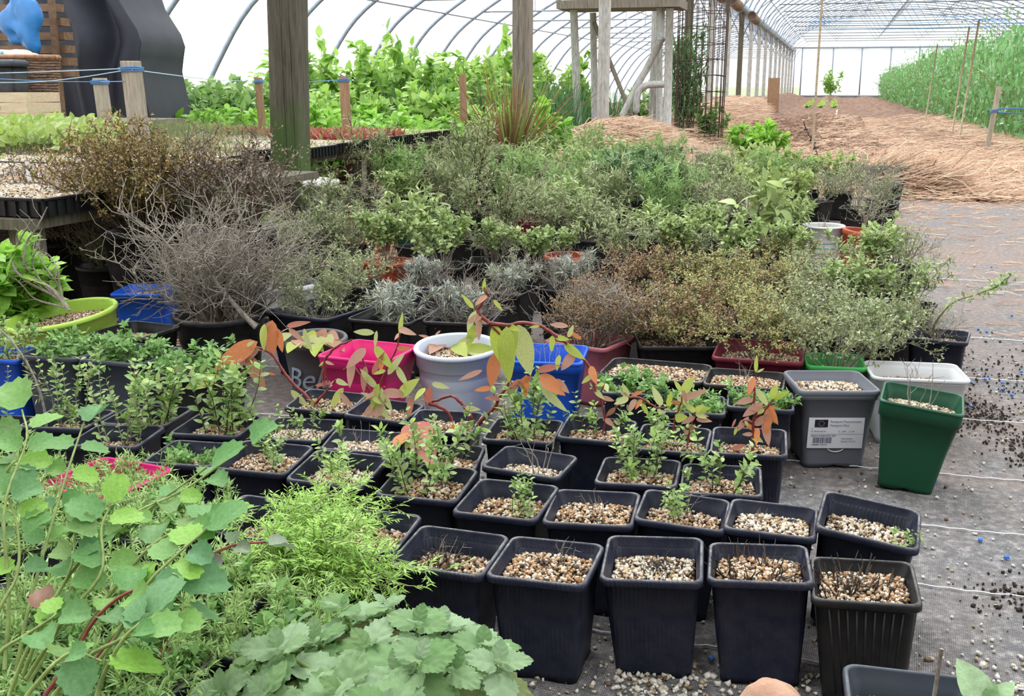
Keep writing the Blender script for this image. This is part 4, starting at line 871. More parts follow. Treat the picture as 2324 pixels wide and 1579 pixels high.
# ------------------------------------------------------------------ potted herbs of the middle ground (rim centre px, width, shape, material, plants, label)
mid = [
 ((1370, 735), .17, 's', 'pot_black', [('thyme_rust', 1.15), ('bare_twigs', .7)], 'rusty brown thyme mound above the faded mauve pot'),
 ((1530, 760), .19, 's', 'pot_black', [('thyme_rust', 1.2), ('thyme_yellow', .9)], 'rust and green thyme mound over the wide black trough'),
 ((1640, 740), .18, 's', 'pot_black', [('thyme_yellow', 1.35)], 'largest yellow-green thyme mound beside the burgundy trough'),
 ((1860, 745), .15, 's', 'pot_black', [('thyme_grey', 1.35)], 'grey-green thyme mound hanging over the white rectangular tub'),
 ((1995, 760), .13, 's', 'pot_black', [('thyme_grey', 1.1), ('willowy', .5)], 'bushy green-grey herb between the white tub and path'),
 ((2130, 758), .14, 's', 'pot_navy', [('few_twigs', 1.0), ('sparse_twigs', .6)], 'black square pot at the path with a long side twig'),
 ((1935, 690), .15, 's', 'pot_black', [('marjoram', 1.1)], 'woody sage stump in the open black pot near the path'),
 ((2055, 690), .14, 's', 'pot_black', [('greyleaf', .9)], 'grey-leaved herb in the navy pot at the path edge'),
 ((1460, 655), .17, 's', 'pot_black', [('thyme_rust', 1.2)], 'dense rust-coloured thyme behind the mauve pot mound'),
 ((1600, 660), .17, 's', 'pot_black', [('thyme_yellow', 1.25)], 'yellow-green thyme with orange tips in the mound row'),
 ((1740, 665), .17, 's', 'pot_black', [('thyme_yellow', 1.2), ('thyme_rust', .8)], 'mixed green and orange thyme behind the burgundy trough'),
 ((1850, 655), .16, 's', 'pot_black', [('thyme_grey', 1.2)], 'olive grey thyme in the mound row toward the path'),
 ((1290, 650), .16, 's', 'pot_black', [('silver', 1.2), ('bare_twigs', .8)], 'silvery twigs tangled behind the blue pot'),
 ((1150, 655), .16, 's', 'pot_black', [('silver', 1.0), ('sparse_twigs', .8)], 'silver-leaved herb with bare shoots behind the white tub'),
 ((960, 640), .16, 's', 'pot_navy', [('silver', 1.0), ('bare_twigs', .6)], 'thick-stemmed silver herb in an open square pot'),
 ((800, 640), .16, 's', 'pot_black', [('thyme_grey', 1.2)], 'grey thyme in the second row behind the navy tub'),
 ((660, 640), .17, 'r', 'pot_white', [('sparse_twigs', 1.0), ('thyme_grey', .8)], 'white pot almost hidden in grey twigs by the round tub'),
 ((335, 655), .17, 's', 'pot_blue', [], 'blue square pot peeking out behind the lime bowl'),
 ((250, 600), .19, 'r', 'pot_black', [('sparse_twigs', 1.1), ('thyme_grey', .8)], 'sprawling straggly thyme behind the lime bowl'),
 ((880, 590), .16, 's', 'pot_terra', [('marjoram', 1.2)], 'green marjoram in a terracotta pot behind the silver herb'),
 ((1010, 600), .16, 's', 'pot_black', [('marjoram', 1.25)], 'pale green marjoram with flat leafy tops'),
 ((1110, 590), .16, 's', 'pot_black', [('marjoram', 1.0), ('sparse_twigs', .8)], 'marjoram in the middle with woody base'),
 ((1285, 578), .17, 'r', 'pot_terra', [('marjoram', .7), ('few_twigs', 1.0)], 'terracotta round pot with pale green shoots in mid group'),
 ((1215, 600), .14, 's', 'pot_black', [('marjoram', .95)], 'pale green marjoram beside the terracotta round pot'),
 ((1420, 590), .16, 's', 'pot_black', [('greyleaf', 1.0)], 'grey-leaved herb behind the rust-coloured thyme'),
 ((1545, 590), .16, 's', 'pot_black', [('marjoram', 1.1), ('greyleaf', .8)], 'mixed sage-green herb behind the yellow-green thyme'),
 ((1670, 595), .16, 's', 'pot_black', [('marjoram', 1.1)], 'sage-green herb between the thyme mounds and rounded sage'),
 ((1790, 600), .16, 's', 'pot_black', [('marjoram', 1.0), ('thyme_yellow', .9)], 'small-leaved green herb before the striped white pot'),
 ((1985, 620), .16, 's', 'pot_black', [('marjoram', 1.1), ('greyleaf', .7)], 'woody herb with layered green tops before the terracotta pot'),
 ((2035, 600), .14, 's', 'pot_black', [('sparse_twigs', .8), ('greyleaf', .8)], 'grey straggly herb leaning to the path'),
 ((570, 560), .16, 's', 'pot_black', [('thyme_grey', 1.3)], 'grey-green thyme behind the large twiggy shrub'),
 ((690, 565), .16, 's', 'pot_black', [('thyme_grey', 1.25), ('marjoram', .7)], 'spreading grey thyme below the mossy post'),
 ((790, 560), .16, 's', 'pot_black', [('greyleaf', 1.0), ('thyme_grey', 1.0)], 'greyish herb right of the mossy post'),
 ((1060, 535), .17, 's', 'pot_black', [('rosemary', .95)], 'rosemary with upright grey shoots'),
 ((1140, 540), .16, 's', 'pot_black', [('rosemary', 1.0), ('greyleaf', .7)], 'bushy rosemary beside the burgundy pot'),
 ((1240, 530), .16, 's', 'pot_black', [('greyleaf', 1.0)], 'grey-leaved bush behind the terracotta round pot'),
 ((1345, 540), .16, 's', 'pot_black', [('greyleaf', 1.05), ('lavender', .8)], 'narrow grey-leaved bush in the mid group'),
 ((1470, 540), .16, 's', 'pot_black', [('sage', .8)], 'low sage with long pale leaves'),
 ((1600, 535), .16, 's', 'pot_black', [('sage', .75), ('marjoram', .8)], 'pale sage among black pots'),
 ((1725, 545), .16, 's', 'pot_black', [('sageparts', 1.0)], 'sage with large rounded velvety leaves'),
 ((1780, 530), .15, 's', 'pot_black', [('sage', .9)], 'tall-stemmed sage beside the rounded one'),
 ((945, 492), .24, 'r', 'pot_green', [], 'green round pot topped with yellowish mulch'),
 ((850, 500), .15, 's', 'pot_terra', [('sparse_twigs', .9)], 'terracotta pot with brown mulch and twiggy rosemary'),
 ((650, 500), .16, 's', 'pot_greydark', [('thyme_grey', 1.1)], 'grey thyme against the concrete footing'),
 ((740, 505), .16, 's', 'pot_black', [('greyleaf', 1.0), ('silver', .9)], 'silver-grey herb in front of the concrete footing'),
 ((1070, 470), .17, 's', 'pot_black', [('rosemary', 1.35)], 'tallest rosemary reaching above the herbs'),
 ((1205, 492), .15, 's', 'pot_burgundy', [('greyleaf', .9)], 'burgundy square pot among grey herbs'),
 ((1305, 480), .16, 's', 'pot_black', [('willowy', .95)], 'fine green bush behind the burgundy pot'),
 ((1405, 480), .17, 's', 'pot_black', [('willowy_dark', 1.05)], 'deep green bush with willowy leaves'),
 ((1500, 475), .17, 's', 'pot_black', [('willowy_dark', .95), ('willowy', .9)], 'dark fine-leaved bush in the centre back'),
 ((1600, 475), .16, 's', 'pot_black', [('greyleaf', 1.1)], 'grey bush behind the rounded sage'),
 ((1700, 480), .16, 's', 'pot_black', [('sage_yellow', .9)], 'yellow-green sage with a few orange leaves'),
 ((1800, 470), .16, 's', 'pot_black', [('sage_yellow', .9)], 'yellow-green sage before the straw pile'),
 ((830, 440), .16, 's', 'pot_black', [('rosemary', 1.2)], 'dark rosemary right of the mossy post'),
 ((910, 440), .17, 's', 'pot_black', [('willowy', 1.0)], 'fresh green leafy herb beside the dark rosemary'),
 ((1000, 430), .16, 's', 'pot_black', [('greyleaf', 1.2)], 'grey-green herb below the lemongrass'),
 ((1110, 425), .16, 's', 'pot_black', [('greyleaf', 1.2), ('rosemary', .8)], 'shaggy rosemary in front of the lemongrass'),
 ((1200, 425), .17, 's', 'pot_black', [('sage', 1.1)], 'sage with long leaves right of the lemongrass'),
 ((1300, 425), .17, 's', 'pot_black', [('sage', 1.1)], 'long-leaved sage in the back row centre'),
 ((1400, 425), .17, 's', 'pot_black', [('sage', 1.2)], 'tall long-leaved sage in front of the pole frame'),
 ((1490, 425), .17, 's', 'pot_black', [('willowy', 1.1)], 'willowy green herb in the back row'),
 ((1570, 430), .17, 's', 'pot_black', [('sparse_twigs', 1.2), ('greyleaf', .9)], 'greyish twiggy herb in the back row'),
 ((1655, 430), .17, 's', 'pot_black', [('sage_yellow', 1.0)], 'green-yellow sage in the back row'),
 ((1740, 430), .17, 's', 'pot_black', [('sage_yellow', 1.05)], 'lime-tinted sage near the cane'),
 ((1825, 432), .17, 's', 'pot_black', [('sage_yellow', .95)], 'leafy lime sage right of the cane'),
 ((1905, 435), .16, 's', 'pot_black', [('sage_yellow', .9)], 'lime sage nearest the straw pile'),
 ((1945, 470), .16, 's', 'pot_black', [('sparse_twigs', 1.1)], 'grey bare-twigged herb behind the terracotta pot'),
 ((2000, 455), .15, 's', 'pot_black', [('sparse_twigs', 1.0), ('thyme_grey', .8)], 'dark tangled herb by the path end'),
 ((1230, 385), .17, 's', 'pot_black', [('sage', 1.1)], 'grey sage at the far edge of the herbs'),
 ((1330, 385), .17, 's', 'pot_black', [('willowy', 1.05)], 'green feathery herb at the far edge'),
 ((1120, 380), .17, 's', 'pot_black', [('greyleaf', 1.2)], 'grey herb just before the lemongrass pot'),
 ((960, 385), .17, 's', 'pot_black', [('willowy', 1.0), ('bright', .6)], 'fresh green herb near the bench corner'),
 ((2020, 415), .16, 'r', 'pot_navy', [('few_twigs', .8)], 'dark blue round pot tilted against the straw pile'),
 ((1440, 335), .22, 'r', 'pot_black', [('few_twigs', .8)], 'wide black tub before the straw bed'),
 ((1525, 332), .22, 'r', 'pot_black', [('few_twigs', .6)], 'second black tub before the straw bed'),
 ((1605, 350), .20, 'r', 'pot_mid', [('few_twigs', .9)], 'brown-grey round pot with rolled rim by the straw'),
]
# sage with countable velvety leaves: every leaf a part
def sage_parts(t, z, scale, seed):
    st, lf = shrub(seed=77+seed, h=.24, spread=.2, nmain=9, nsub=2, nleaf=3, lsize=.058, leaf=T_sage, start=.35, r0=.003, wig=.12, sublen=.3, base=.02, droop=.15)
    link('stems', st.mesh('stems', M['stem_grey']), t, (0, 0, z), scale=scale, kind='stuff')
    P, D, U, S, L = lf; Rm = basis(D, U)
    for i in range(len(P)):
        m = SL[i % 3]; Mx = Matrix([list(Rm[i][k])+[0] for k in range(3)]+[[0, 0, 0, 1]])
        o = link('leaf', m, t, (P[i][0]*scale, P[i][1]*scale, z+P[i][2]*scale), Mx.to_euler(), float(S[i])*scale*1.1)
SL = []
for k in range(3):
    mb = MB(); V, Fs = leaf_t(5, .42+.04*k, .22, .3+.15*k)
    for q, F in enumerate(Fs):
        if q == 0: mb.add(V, F)
        else: mb.f.append((F, 0))
    SL.append(mb.mesh('leaf', M['lf_sageyel' if k == 1 else 'lf_sage']))
rr_ = np.random.default_rng(12)
HID = set()
for i, (c, w, shp, mat, pl, lab_) in enumerate(mid):
    h = .155 if shp == 's' else .17
    p = G(c[0], c[1], h); name = 'potted_herb' if pl else 'plant_pot'
    t = potted(name, lab_, 'plant pot', (p[0], p[1], 0), shp, w, h, mat, float(rr_.uniform(-.3, .3)), depth=.025, seed=i, group='potted herbs of the middle ground', dens=.5)
    for j, (q, s) in enumerate(pl):
        if q == 'sageparts': sage_parts(t, h-.025, s, i)
        else: plant_on(t, q, h-.025, s*(.72 if c[1] > 625 else .80 if c[1] > 520 else .92), i+j, rotz=i*2.1+j, sz=s*((.62 if c[1] > 625 else .76 if c[1] > 520 else .92)))
    ROOT['m%d' % i] = t
for i, (x, y) in enumerate(((700, 455), (905, 478), (1010, 478), (1160, 458), (1262, 452), (1352, 455), (1452, 450), (1545, 452), (1650, 452), (1752, 452), (1850, 455), (955, 558), (500, 480), (1060, 428), (1385, 505), (1515, 508), (1640, 508), (1290, 520))):
    p = G(x, y, .15); t = potted('potted_herb', 'grey-green herb in a black pot, half hidden among the taller herbs', 'plant pot', (p[0], p[1], 0), 's', .15, .15, 'pot_black', .1*i, depth=.02, seed=i, group='herbs hidden among the taller ones', dens=.4)
    plant_on(t, ['greyleaf', 'marjoram', 'lavender', 'willowy', 'thyme_grey', 'sage'][i % 6], .13, [1.0, 1.05, 1.1, .85, 1.2, .9][i % 6]*.95, i)
# long side twig reaching over the path
t = ROOT['m5']; T0 = np.array(t.location); r = np.random.default_rng(9)
tm = Matrix.Rotation(-t.rotation_euler.z, 3, 'Z')
def tl(p): return np.array(tm@Vector(p-T0))
C = smooth([tl(WY(x, y, T0[1]-.02*k)) for k, (x, y) in enumerate(((2110, 760), (2130, 720), (2165, 685), (2215, 668), (2260, 650), (2295, 625)))], 20)
mb = MB(); tube(mb, C, np.linspace(.003, .001, 20), 5)
C2 = smooth([tl(WY(x, y, T0[1])) for x, y in ((2100, 750), (2075, 690), (2085, 640), (2110, 600))], 12); tube(mb, C2, np.linspace(.0025, .001, 12), 5)
m2 = MB(); P = np.concatenate([C[6:], C[12:], C2[4:], C[14:]]); P = np.repeat(P, 6, 0)+r.normal(0, .008, (len(P)*6, 3)); D = rdir(r, len(P)); scatter(m2, T_tiny, P, D, np.tile([0, 0, 1.], (len(P), 1))+rdir(r, len(P))*.4, r.uniform(.010, .018, len(P)))
link('long_twig', mb.mesh('long_twig', M['stem_olive']), t); link('foliage', m2.mesh('foliage', M['lf_sprig']), t, kind='stuff')
# striped white pot and terracotta pot by the path
SP = bigpot('white round pot printed with coloured stripes', (1868, 510), .195, .175, 'r', 'pot_white', [('few_twigs', .8)], yaw=0, depth=.02, seed=1, taper=.86, lip=.008)
for z, mname, k in ((.128, 'tw', 'twine_blue'), (.108, 'g', 'pot_brightgreen'), (.088, 'o', 'lf_lime'), (.066, 'pk', 'pot_mauve'), (.050, 'pr', 'pot_burgundy')):
    mb = MB(); r_ = .175/2*(.86+(.95-.86)*(z/.187)); a = np.linspace(-2.6, -.7, 16)
    V = [(rr2*math.cos(t_), rr2*math.sin(t_), zz2) for zz2 in (z-.002, z+.002) for rr2 in (r_+.0015,) for t_ in a]
    n_ = len(a); mb.add(V, [(i, i+1, n_+i+1, n_+i) for i in range(n_-1)]); link('stripe', mb.mesh('stripe', M[k]), SP)
bigpot('terracotta round pot leaning beside the striped white pot', (1948, 522), .185, .175, 'r', 'pot_terra', [('sparse_twigs', .7)], yaw=0, tilt=(0, .12), depth=.018, seed=2, taper=.72, lip=.02, grit=False)
# tall black containers with the brown thyme mounds
bigpot('tall black container with the golden brown thyme mound', (345, 520), .30, .27, 'r', 'pot_black', [('thyme_brown', 1.6), ('thyme_brown', 1.35), ('thyme_brown', 1.0)], depth=.02, seed=0, grit=False)
bigpot('tall black container with the purplish brown thyme mound', (500, 520), .30, .28, 'r', 'pot_black', [('thyme_purple', 1.45), ('thyme_purple', 1.15), ('thyme_grey', 1.0)], depth=.02, seed=1, grit=False)
bigpot('straggly brown thyme in front of the seed trays', (140, 545), .22, .22, 'r', 'pot_black', [('thyme_purple', 1.45), ('thyme_purple', 1.15), ('thyme_grey', 1.0)], depth=.02, seed=1, grit=False)
# leafy bright clump at the picture edge
bigpot('bright green leafy clump at the picture edge beneath the seed trays', (12, 760), .10, .24, 'r', 'pot_black', [('bright', 1.15), ('bright', .95)], depth=.02, seed=0, grit=False)

# lemongrass clump: long cut blades
LG = bigpot('lemongrass clump with brown cut blades against the grey post', (1140, 352), .25, .30, 'r', 'pot_black', [], depth=.03, seed=1, grit=False)
r = np.random.default_rng(21); mb = MB(); m2 = MB()
for i in range(170):
    a = r.uniform(0, 2*math.pi); tlt = r.uniform(.05, 1.0)*(1 if i % 3 else .5); L = 1.25*(r.uniform(.25, .60) if i % 9 else r.uniform(.6, .85))
    d0 = np.array([math.cos(a)*tlt, math.sin(a)*tlt, 1.0]); b = np.array([math.cos(a), math.sin(a), 0])*r.uniform(0, .09)+[0, 0, .22]
    n = 6; C = curve_pts(b, d0, L*(.55 if i % 3 == 0 else 1), n, r, .03, -.25*tlt); s = np.cross(C[1]-C[0], [math.sin(a*3), math.cos(a*2), .3]); s /= np.linalg.norm(s); wv = (r.uniform(.008, .016) if i % 3 else r.uniform(.016, .032))*np.linspace(1, .35, n+1)[:, None]
    V = np.concatenate([C-s*wv/2, C+s*wv/2]); F = [(k, k+1, n+2+k, n+1+k) for k in range(n)]
    (mb if (i % 5 < 3) else m2).add(V, F)
link('dry_blades', mb.mesh('dry_blades', M['blade_brown']), LG, kind='stuff'); link('green_blades', m2.mesh('green_blades', M['blade_green']), LG, kind='stuff')

# ------------------------------------------------------------------ wilting long-leaved plants with red stems, foreground leaves
LEAFM = {}
def leafmesh(kind, mat, **kw):
    k = (kind, mat)
    if k not in LEAFM:
        mb = MB(); V, Fs = leaf_t(**kw)
        mb.add(V, Fs[0]); [mb.f.append((F, 0)) for F in Fs[1:]]
        LEAFM[k] = mb.mesh('leaf', M[mat])
    return LEAFM[k]
def local(root):
    bpy.context.view_layer.update(); Mi = np.array(root.matrix_world.inverted()); return lambda p: Mi[:3, :3]@np.asarray(p)+Mi[:3, 3]
def put_leaf(root, lo, me, A, B, up, wid=1.0, label=None):
    a = lo(A); b = lo(B); u = lo(np.asarray(A)+up)-a; L = float(np.linalg.norm(b-a)); Rm = basis((b-a)[None], u[None])[0]
    Mx = Matrix([list(Rm[k])+[0] for k in range(3)]+[[0, 0, 0, 1]]); return link('leaf', me, root, a, Mx.to_euler(), (L*wid, L, L), label=label)
def red_plant(root, Y, stems, leaves, rad=.0035, dz=.0):
    lo = local(root); r = np.random.default_rng(int(Y*1000))
    for s in stems:
        pts = [WY(x, y, Y+(o if len(q) else 0)) for (x, y, *q) in s for o in ([q[0]] if q else [0])]
        C = smooth([lo(p) for p in pts], 4*len(pts)); C = C+r.normal(0, .0006, C.shape)
        mb = MB(); tube(mb, C, np.linspace(rad, rad*.55, len(C)), 6); link('stem', mb.mesh('stem', M['stem_red']), root)
    for q in range(9):
        sg = stems[q % len(stems)]; i = int(r.integers(1, len(sg))); x, y = sg[i][:2]; a = r.uniform(0, 6.28); L = r.uniform(18, 36)
        leaves = leaves+[((x, y), (x+L*math.cos(a), y+abs(L*math.sin(a))*(.9 if r.random() < .7 else -.6)), ['ls_pale', 'ls_pink', 'ls_lime', 'ls_brown', 'ls_orange'][q % 5], r.uniform(.9, 1.5), r.uniform(-.02, .02))]
    for l in leaves:
        (x0, y0), (x1, y1), mat = l[:3]; wd = l[3] if len(l) > 3 else 1.0; dy = l[4] if len(l) > 4 else 0.0
        A = WY(x0, y0, Y+dy); B = WY(x1, y1, Y+dy-.012+r.uniform(-.02, .02)); up = np.array([r.uniform(-.3, .3), -1.0, .35])
        put_leaf(root, lo, leafmesh('long', mat, nseg=9, w=.27, fold=.25, curl=.12, wpos=.4), A, B, up, wd)
D1 = ROOT[24]; Y1_ = D1.location.y
red_plant(D1, Y1_, [[(712, 935), (700, 905), (665, 870), (640, 838), (618, 805), (590, 790), (560, 785)], [(712, 920), (735, 895), (762, 862)], [(735, 870), (738, 820), (760, 790), (800, 770)], [(560, 790), (535, 810), (520, 835)]],
 [((585, 775), (478, 838), 'ls_orange', 1.3), ((590, 790), (515, 838), 'ls_pink', .9), ((562, 805), (598, 882), 'ls_brown', 1.3), ((600, 735), (595, 795), 'ls_lime', 1.2), ((618, 726), (612, 812), 'ls_orange', 1.6), ((630, 745), (640, 800), 'ls_orange', 1.2), ((655, 745), (690, 775), 'ls_pink', 1), ((690, 745), (705, 800), 'ls_pale', 1),
  ((500, 855), (410, 880), 'ls_lime', 1.0), ((660, 885), (700, 925), 'ls_pale', 1.0), ((780, 880), (745, 930), 'ls_lime', 1.2), ((650, 740), (700, 730), 'ls_red', .7), ((620, 735), (585, 760), 'ls_lime', .8), ((715, 875), (755, 868), 'ls_red', .7), ((625, 850), (600, 845), 'ls_orange', .8)], .0036)
D2 = ROOT[25]; Y2_ = D2.location.y
red_plant(D2, Y2_, [[(850, 940), (852, 890), (835, 850), (822, 810)], [(850, 930), (862, 880), (875, 840), (900, 790), (908, 755)], [(850, 945), (845, 900), (800, 830), (780, 840)]],
 [((850, 755), (800, 752), 'ls_pale', 1.1), ((855, 750), (850, 790), 'ls_pale', .8), ((908, 760), (912, 708), 'ls_lime', .8), ((905, 745), (940, 758), 'ls_pink', .9), ((830, 790), (785, 835), 'ls_pink', 1.4), ((850, 785), (890, 838), 'ls_lime', 1.2), ((870, 800), (862, 845), 'ls_orange', 1.1), ((800, 810), (792, 880), 'ls_pink', 1),
  ((830, 830), (822, 890), 'ls_brown', 1.1), ((855, 880), (818, 840), 'ls_pale', 1.0), ((862, 880), (890, 935), 'ls_pale', 1), ((868, 890), (925, 895), 'ls_pink', 1.2), ((845, 895), (880, 952), 'ls_pale', 1.3), ((872, 905), (805, 985), 'ls_pink', 1.3), ((900, 830), (925, 880), 'ls_pale', 1.1), ((905, 900), (945, 860), 'ls_lime', 1.2), ((860, 870), (840, 930), 'ls_lime', 1), ((880, 850), (915, 800), 'ls_pale', .9),
  ((770, 890), (800, 925), 'ls_pink', 1), ((845, 850), (870, 800), 'ls_red', .7), ((935, 900), (925, 950), 'ls_red', 1.1)], .0026)
C8 = ROOT[21]; Y3_ = C8.location.y
red_plant(C8, Y3_, [[(1075, 975), (1068, 945), (1055, 925), (1030, 900), (1000, 905), (975, 915)], [(1075, 985), (1090, 955), (1118, 930), (1135, 900), (1155, 868), (1160, 830), (1150, 780), (1110, 733)], [(1110, 733), (1150, 738), (1185, 732), (1225, 740), (1260, 760), (1300, 790), (1328, 820), (1345, 850), (1352, 890)], [(1110, 733), (1092, 715), (1085, 700), (1105, 670), (1100, 650)], [(975, 915), (1010, 930), (1030, 960)]],
 [((1122, 735), (1142, 835), 'ls_lime', 1.2), ((1150, 740), (1150, 870), 'ls_lime', 1.25, -.01), ((1175, 735), (1205, 855), 'ls_pale', 1.4, .01), ((1168, 740), (1160, 815), 'ls_lime', 1.1), ((1128, 800), (1110, 880), 'ls_orange', 1.6, .02), ((1100, 665), (1098, 632), 'ls_lime', 1.0), ((1120, 680), (1140, 705), 'ls_lime', 1), ((1075, 700), (1048, 668), 'ls_lime', .8), ((1080, 705), (1058, 750), 'ls_pale', 1.3),
  ((1095, 715), (1060, 730), 'ls_pink', 1.4), ((1090, 720), (1082, 775), 'ls_pink', 1.2), ((1075, 735), (1062, 790), 'ls_lime', 1.3), ((1085, 760), (1040, 775), 'ls_pale', 1), ((1060, 790), (1120, 790), 'ls_lime', 1), ((1000, 750), (985, 762), 'ls_pink', .9), ((1255, 760), (1250, 800), 'ls_lime', 1.3), ((1260, 765), (1290, 770), 'ls_lime', 1.2), ((1290, 765), (1300, 740), 'ls_pale', 1),
  ((1280, 780), (1325, 815), 'ls_lime', 1.2), ((1290, 740), (1245, 735), 'ls_pink', 1.0), ((1305, 800), (1272, 840), 'ls_pink', 1.7), ((1340, 830), (1352, 870), 'ls_orange', 1.4), ((1345, 850), (1320, 870), 'ls_lime', 1.3), ((1350, 885), (1370, 905), 'ls_pale', 1.4), ((1270, 805), (1262, 840), 'ls_lime', 1.3), ((1225, 850), (1280, 895), 'ls_orange', 1.5), ((1220, 840), (1270, 830), 'ls_red', 1), ((1210, 855), (1170, 870), 'ls_red', 1), ((1180, 860), (1150, 900), 'ls_red', 1.2),
  ((1260, 860), (1290, 890), 'ls_brown', 1.2), ((1195, 850), (1190, 905), 'ls_orange', 1.2), ((1175, 865), (1195, 885), 'ls_brown', 1.4), ((1230, 880), (1285, 935), 'ls_pale', .9), ((1095, 840), (1040, 862), 'ls_pink', .8), ((1115, 880), (1078, 885), 'ls_orange', 1.1), ((1140, 905), (1100, 903), 'ls_red', .9), ((970, 915), (975, 880), 'ls_red', 1.3), ((965, 880), (940, 905), 'ls_lime', 1.3), ((980, 870), (1018, 880), 'ls_pale', 1), ((1320, 770), (1290, 750), 'ls_orange', 1)], .0040)
C6 = ROOT[19]; Y4_ = C6.location.y
red_plant(C6, Y4_, [[(1368, 955), (1395, 925), (1425, 902), (1455, 905), (1490, 925), (1520, 920)], [(1365, 985), (1372, 950), (1362, 900), (1370, 870)]],
 [((1425, 900), (1410, 870), 'ls_pale', 1.3), ((1430, 900), (1460, 885), 'ls_orange', .9), ((1440, 905), (1425, 935), 'ls_pink', 1.5), ((1455, 915), (1470, 942), 'ls_lime', 1.2), ((1490, 925), (1505, 950), 'ls_pale', 1.2), ((1500, 920), (1480, 880), 'ls_pale', 1), ((1515, 925), (1520, 890), 'ls_lime', 1)], .0026)
C5 = ROOT[18]; Y5_ = C5.location.y
red_plant(C5, Y5_, [[(1528, 990), (1532, 950), (1545, 915), (1550, 885)], [(1560, 1010), (1566, 975), (1578, 935)]],
 [((1548, 890), (1530, 862), 'ls_lime', 1.2), ((1550, 890), (1572, 858), 'ls_lime', 1.3), ((1550, 905), (1605, 885), 'ls_pink', .9), ((1545, 895), (1560, 925), 'ls_pale', 1), ((1578, 935), (1555, 915), 'ls_lime', 1.1), ((1580, 935), (1612, 925), 'ls_lime', 1), ((1578, 945), (1545, 962), 'ls_pink', 1.3), ((1580, 950), (1612, 955), 'ls_pink', .9), ((1562, 985), (1552, 975), 'ls_pink', 1.4)], .0022)
C1 = ROOT[14]; Y6_ = C1.location.y
red_plant(C1, Y6_, [[(1708, 1030), (1708, 985), (1712, 940), (1712, 890), (1716, 845)], [(1712, 950), (1735, 930), (1760, 900)], [(1712, 960), (1690, 955), (1672, 970)]],
 [((1716, 845), (1716, 805), 'ls_lime', .9), ((1718, 845), (1735, 835), 'ls_pale', 1), ((1712, 855), (1698, 895), 'ls_orange', 1.2), ((1710, 905), (1668, 915), 'ls_pink', 1.4), ((1715, 880), (1745, 925), 'ls_pale', 1), ((1750, 905), (1762, 875), 'ls_lime', 1.3), ((1755, 905), (1790, 888), 'ls_lime', 1.1), ((1745, 920), (1765, 965), 'ls_orange', 1.2), ((1730, 915), (1685, 945), 'ls_pink', 1.4), ((1745, 925), (1740, 985), 'ls_orange', 1.3), ((1735, 950), (1745, 1012), 'ls_pink', 1.2), ((1700, 945), (1672, 980), 'ls_pink', 1), ((1690, 960), (1720, 980), 'ls_orange', 1.1),
  ((1712, 965), (1745, 940), 'ls_pink', 1.2), ((1720, 970), (1715, 1010), 'ls_orange', 1.1), ((1690, 1010), (1655, 1020), 'ls_red', 1.2), ((1670, 950), (1660, 972), 'ls_red', .8)], .003)
# leggy grey twig with small narrow leaves at the picture edge
TWG = ROOT[31]; lo = local(TWG); Yt = TWG.location.y; r = np.random.default_rng(8); C = smooth([lo(WY(x, y, Yt)) for x, y in ((102, 985), (97, 930), (80, 870), (52, 815), (15, 765), (-20, 735))], 24)
mb = MB(); tube(mb, C, np.linspace(.003, .0014, 24), 5); link('stem', mb.mesh('stem', M['stem_grey']), TWG); P = np.repeat(C[7:], 7, 0)+r.normal(0, .003, (17*7, 3)); D = rdir(r, len(P)); mb = MB(); scatter(mb, T_narrow, P, D, rdir(r, len(P))+[0, 0, 1], r.uniform(.012, .022, len(P))); link('foliage', mb.mesh('foliage', M['lf_greygreen']), TWG, kind='stuff')
# single fallen leaves as parts of the pots they lie in
for k, a, b, mt, w_ in ((12, (735, 1090), (790, 1068), 'ls_red', .6), (22, (900, 1015), (922, 970), 'ls_orange', 1.2), (23, (935, 960), (975, 1030), 'ls_red', 1.1)):
    rt_ = ROOT[k]; lo = local(rt_); put_leaf(rt_, lo, leafmesh('long', mt, nseg=9, w=.27, fold=.25, curl=.12, wpos=.4), G(*a, .15), G(*b, .16), np.array([0, -.4, 1.0]), w_)
# small plants of drooping leaves in the white and grey tubs
for rt_, cx, cy, n_ in ((WT, 1030, 770, 12), (BEL, 700, 770, 14)):
    lo = local(rt_); r = np.random.default_rng(n_)
    for q in range(n_):
        a = (cx+r.uniform(-65, 55), cy+r.uniform(-22, 14)); b = (a[0]+r.uniform(-35, 35), a[1]+r.uniform(-22, 22))
        put_leaf(rt_, lo, leafmesh('long', ['ls_pale', 'ls_pink', 'ls_brown', 'ls_lime'][q % 4], nseg=9, w=.27, fold=.25, curl=.12, wpos=.4), G(*a, .155), G(*b, .165), np.array([r.uniform(-.4, .4), -.5, .8]), 1.1)

# ---- toothed rounded leaflets of burnet
def toothed(name, mat, nt=11, w=.95, cup=.12, seed=0):
    r = np.random.default_rng(seed); k = nt*2; mb = MB(); V = [(0, .5, -.02)]
    for q, fr in enumerate((.45, .85, 1.0)):
        for i in range(k):
            a = 2*math.pi*i/k+math.pi/k; rad = .5*fr*(1.0 if (i % 2 == 0 or q < 2) else .86)*(1+.05*math.cos(a*2)); x = math.sin(a)*rad*w; y = .5+math.cos(a)*rad
            if y < .12: y = .12*.3+y*.7
            V.append((x, y, cup*(x*x*4-.2)+.05*abs(x)-.10*y*y+(r.normal(0, .010) if q == 2 else 0)))
    F3 = [(0, 1+(i+1) % k, 1+i) for i in range(k)]; F4 = [(1+q*k+i, 1+q*k+(i+1) % k, 1+(q+1)*k+(i+1) % k, 1+(q+1)*k+i) for q in range(2) for i in range(k)]
    mb.add(V, F3+F4); return mb.mesh('leaf', M[mat])
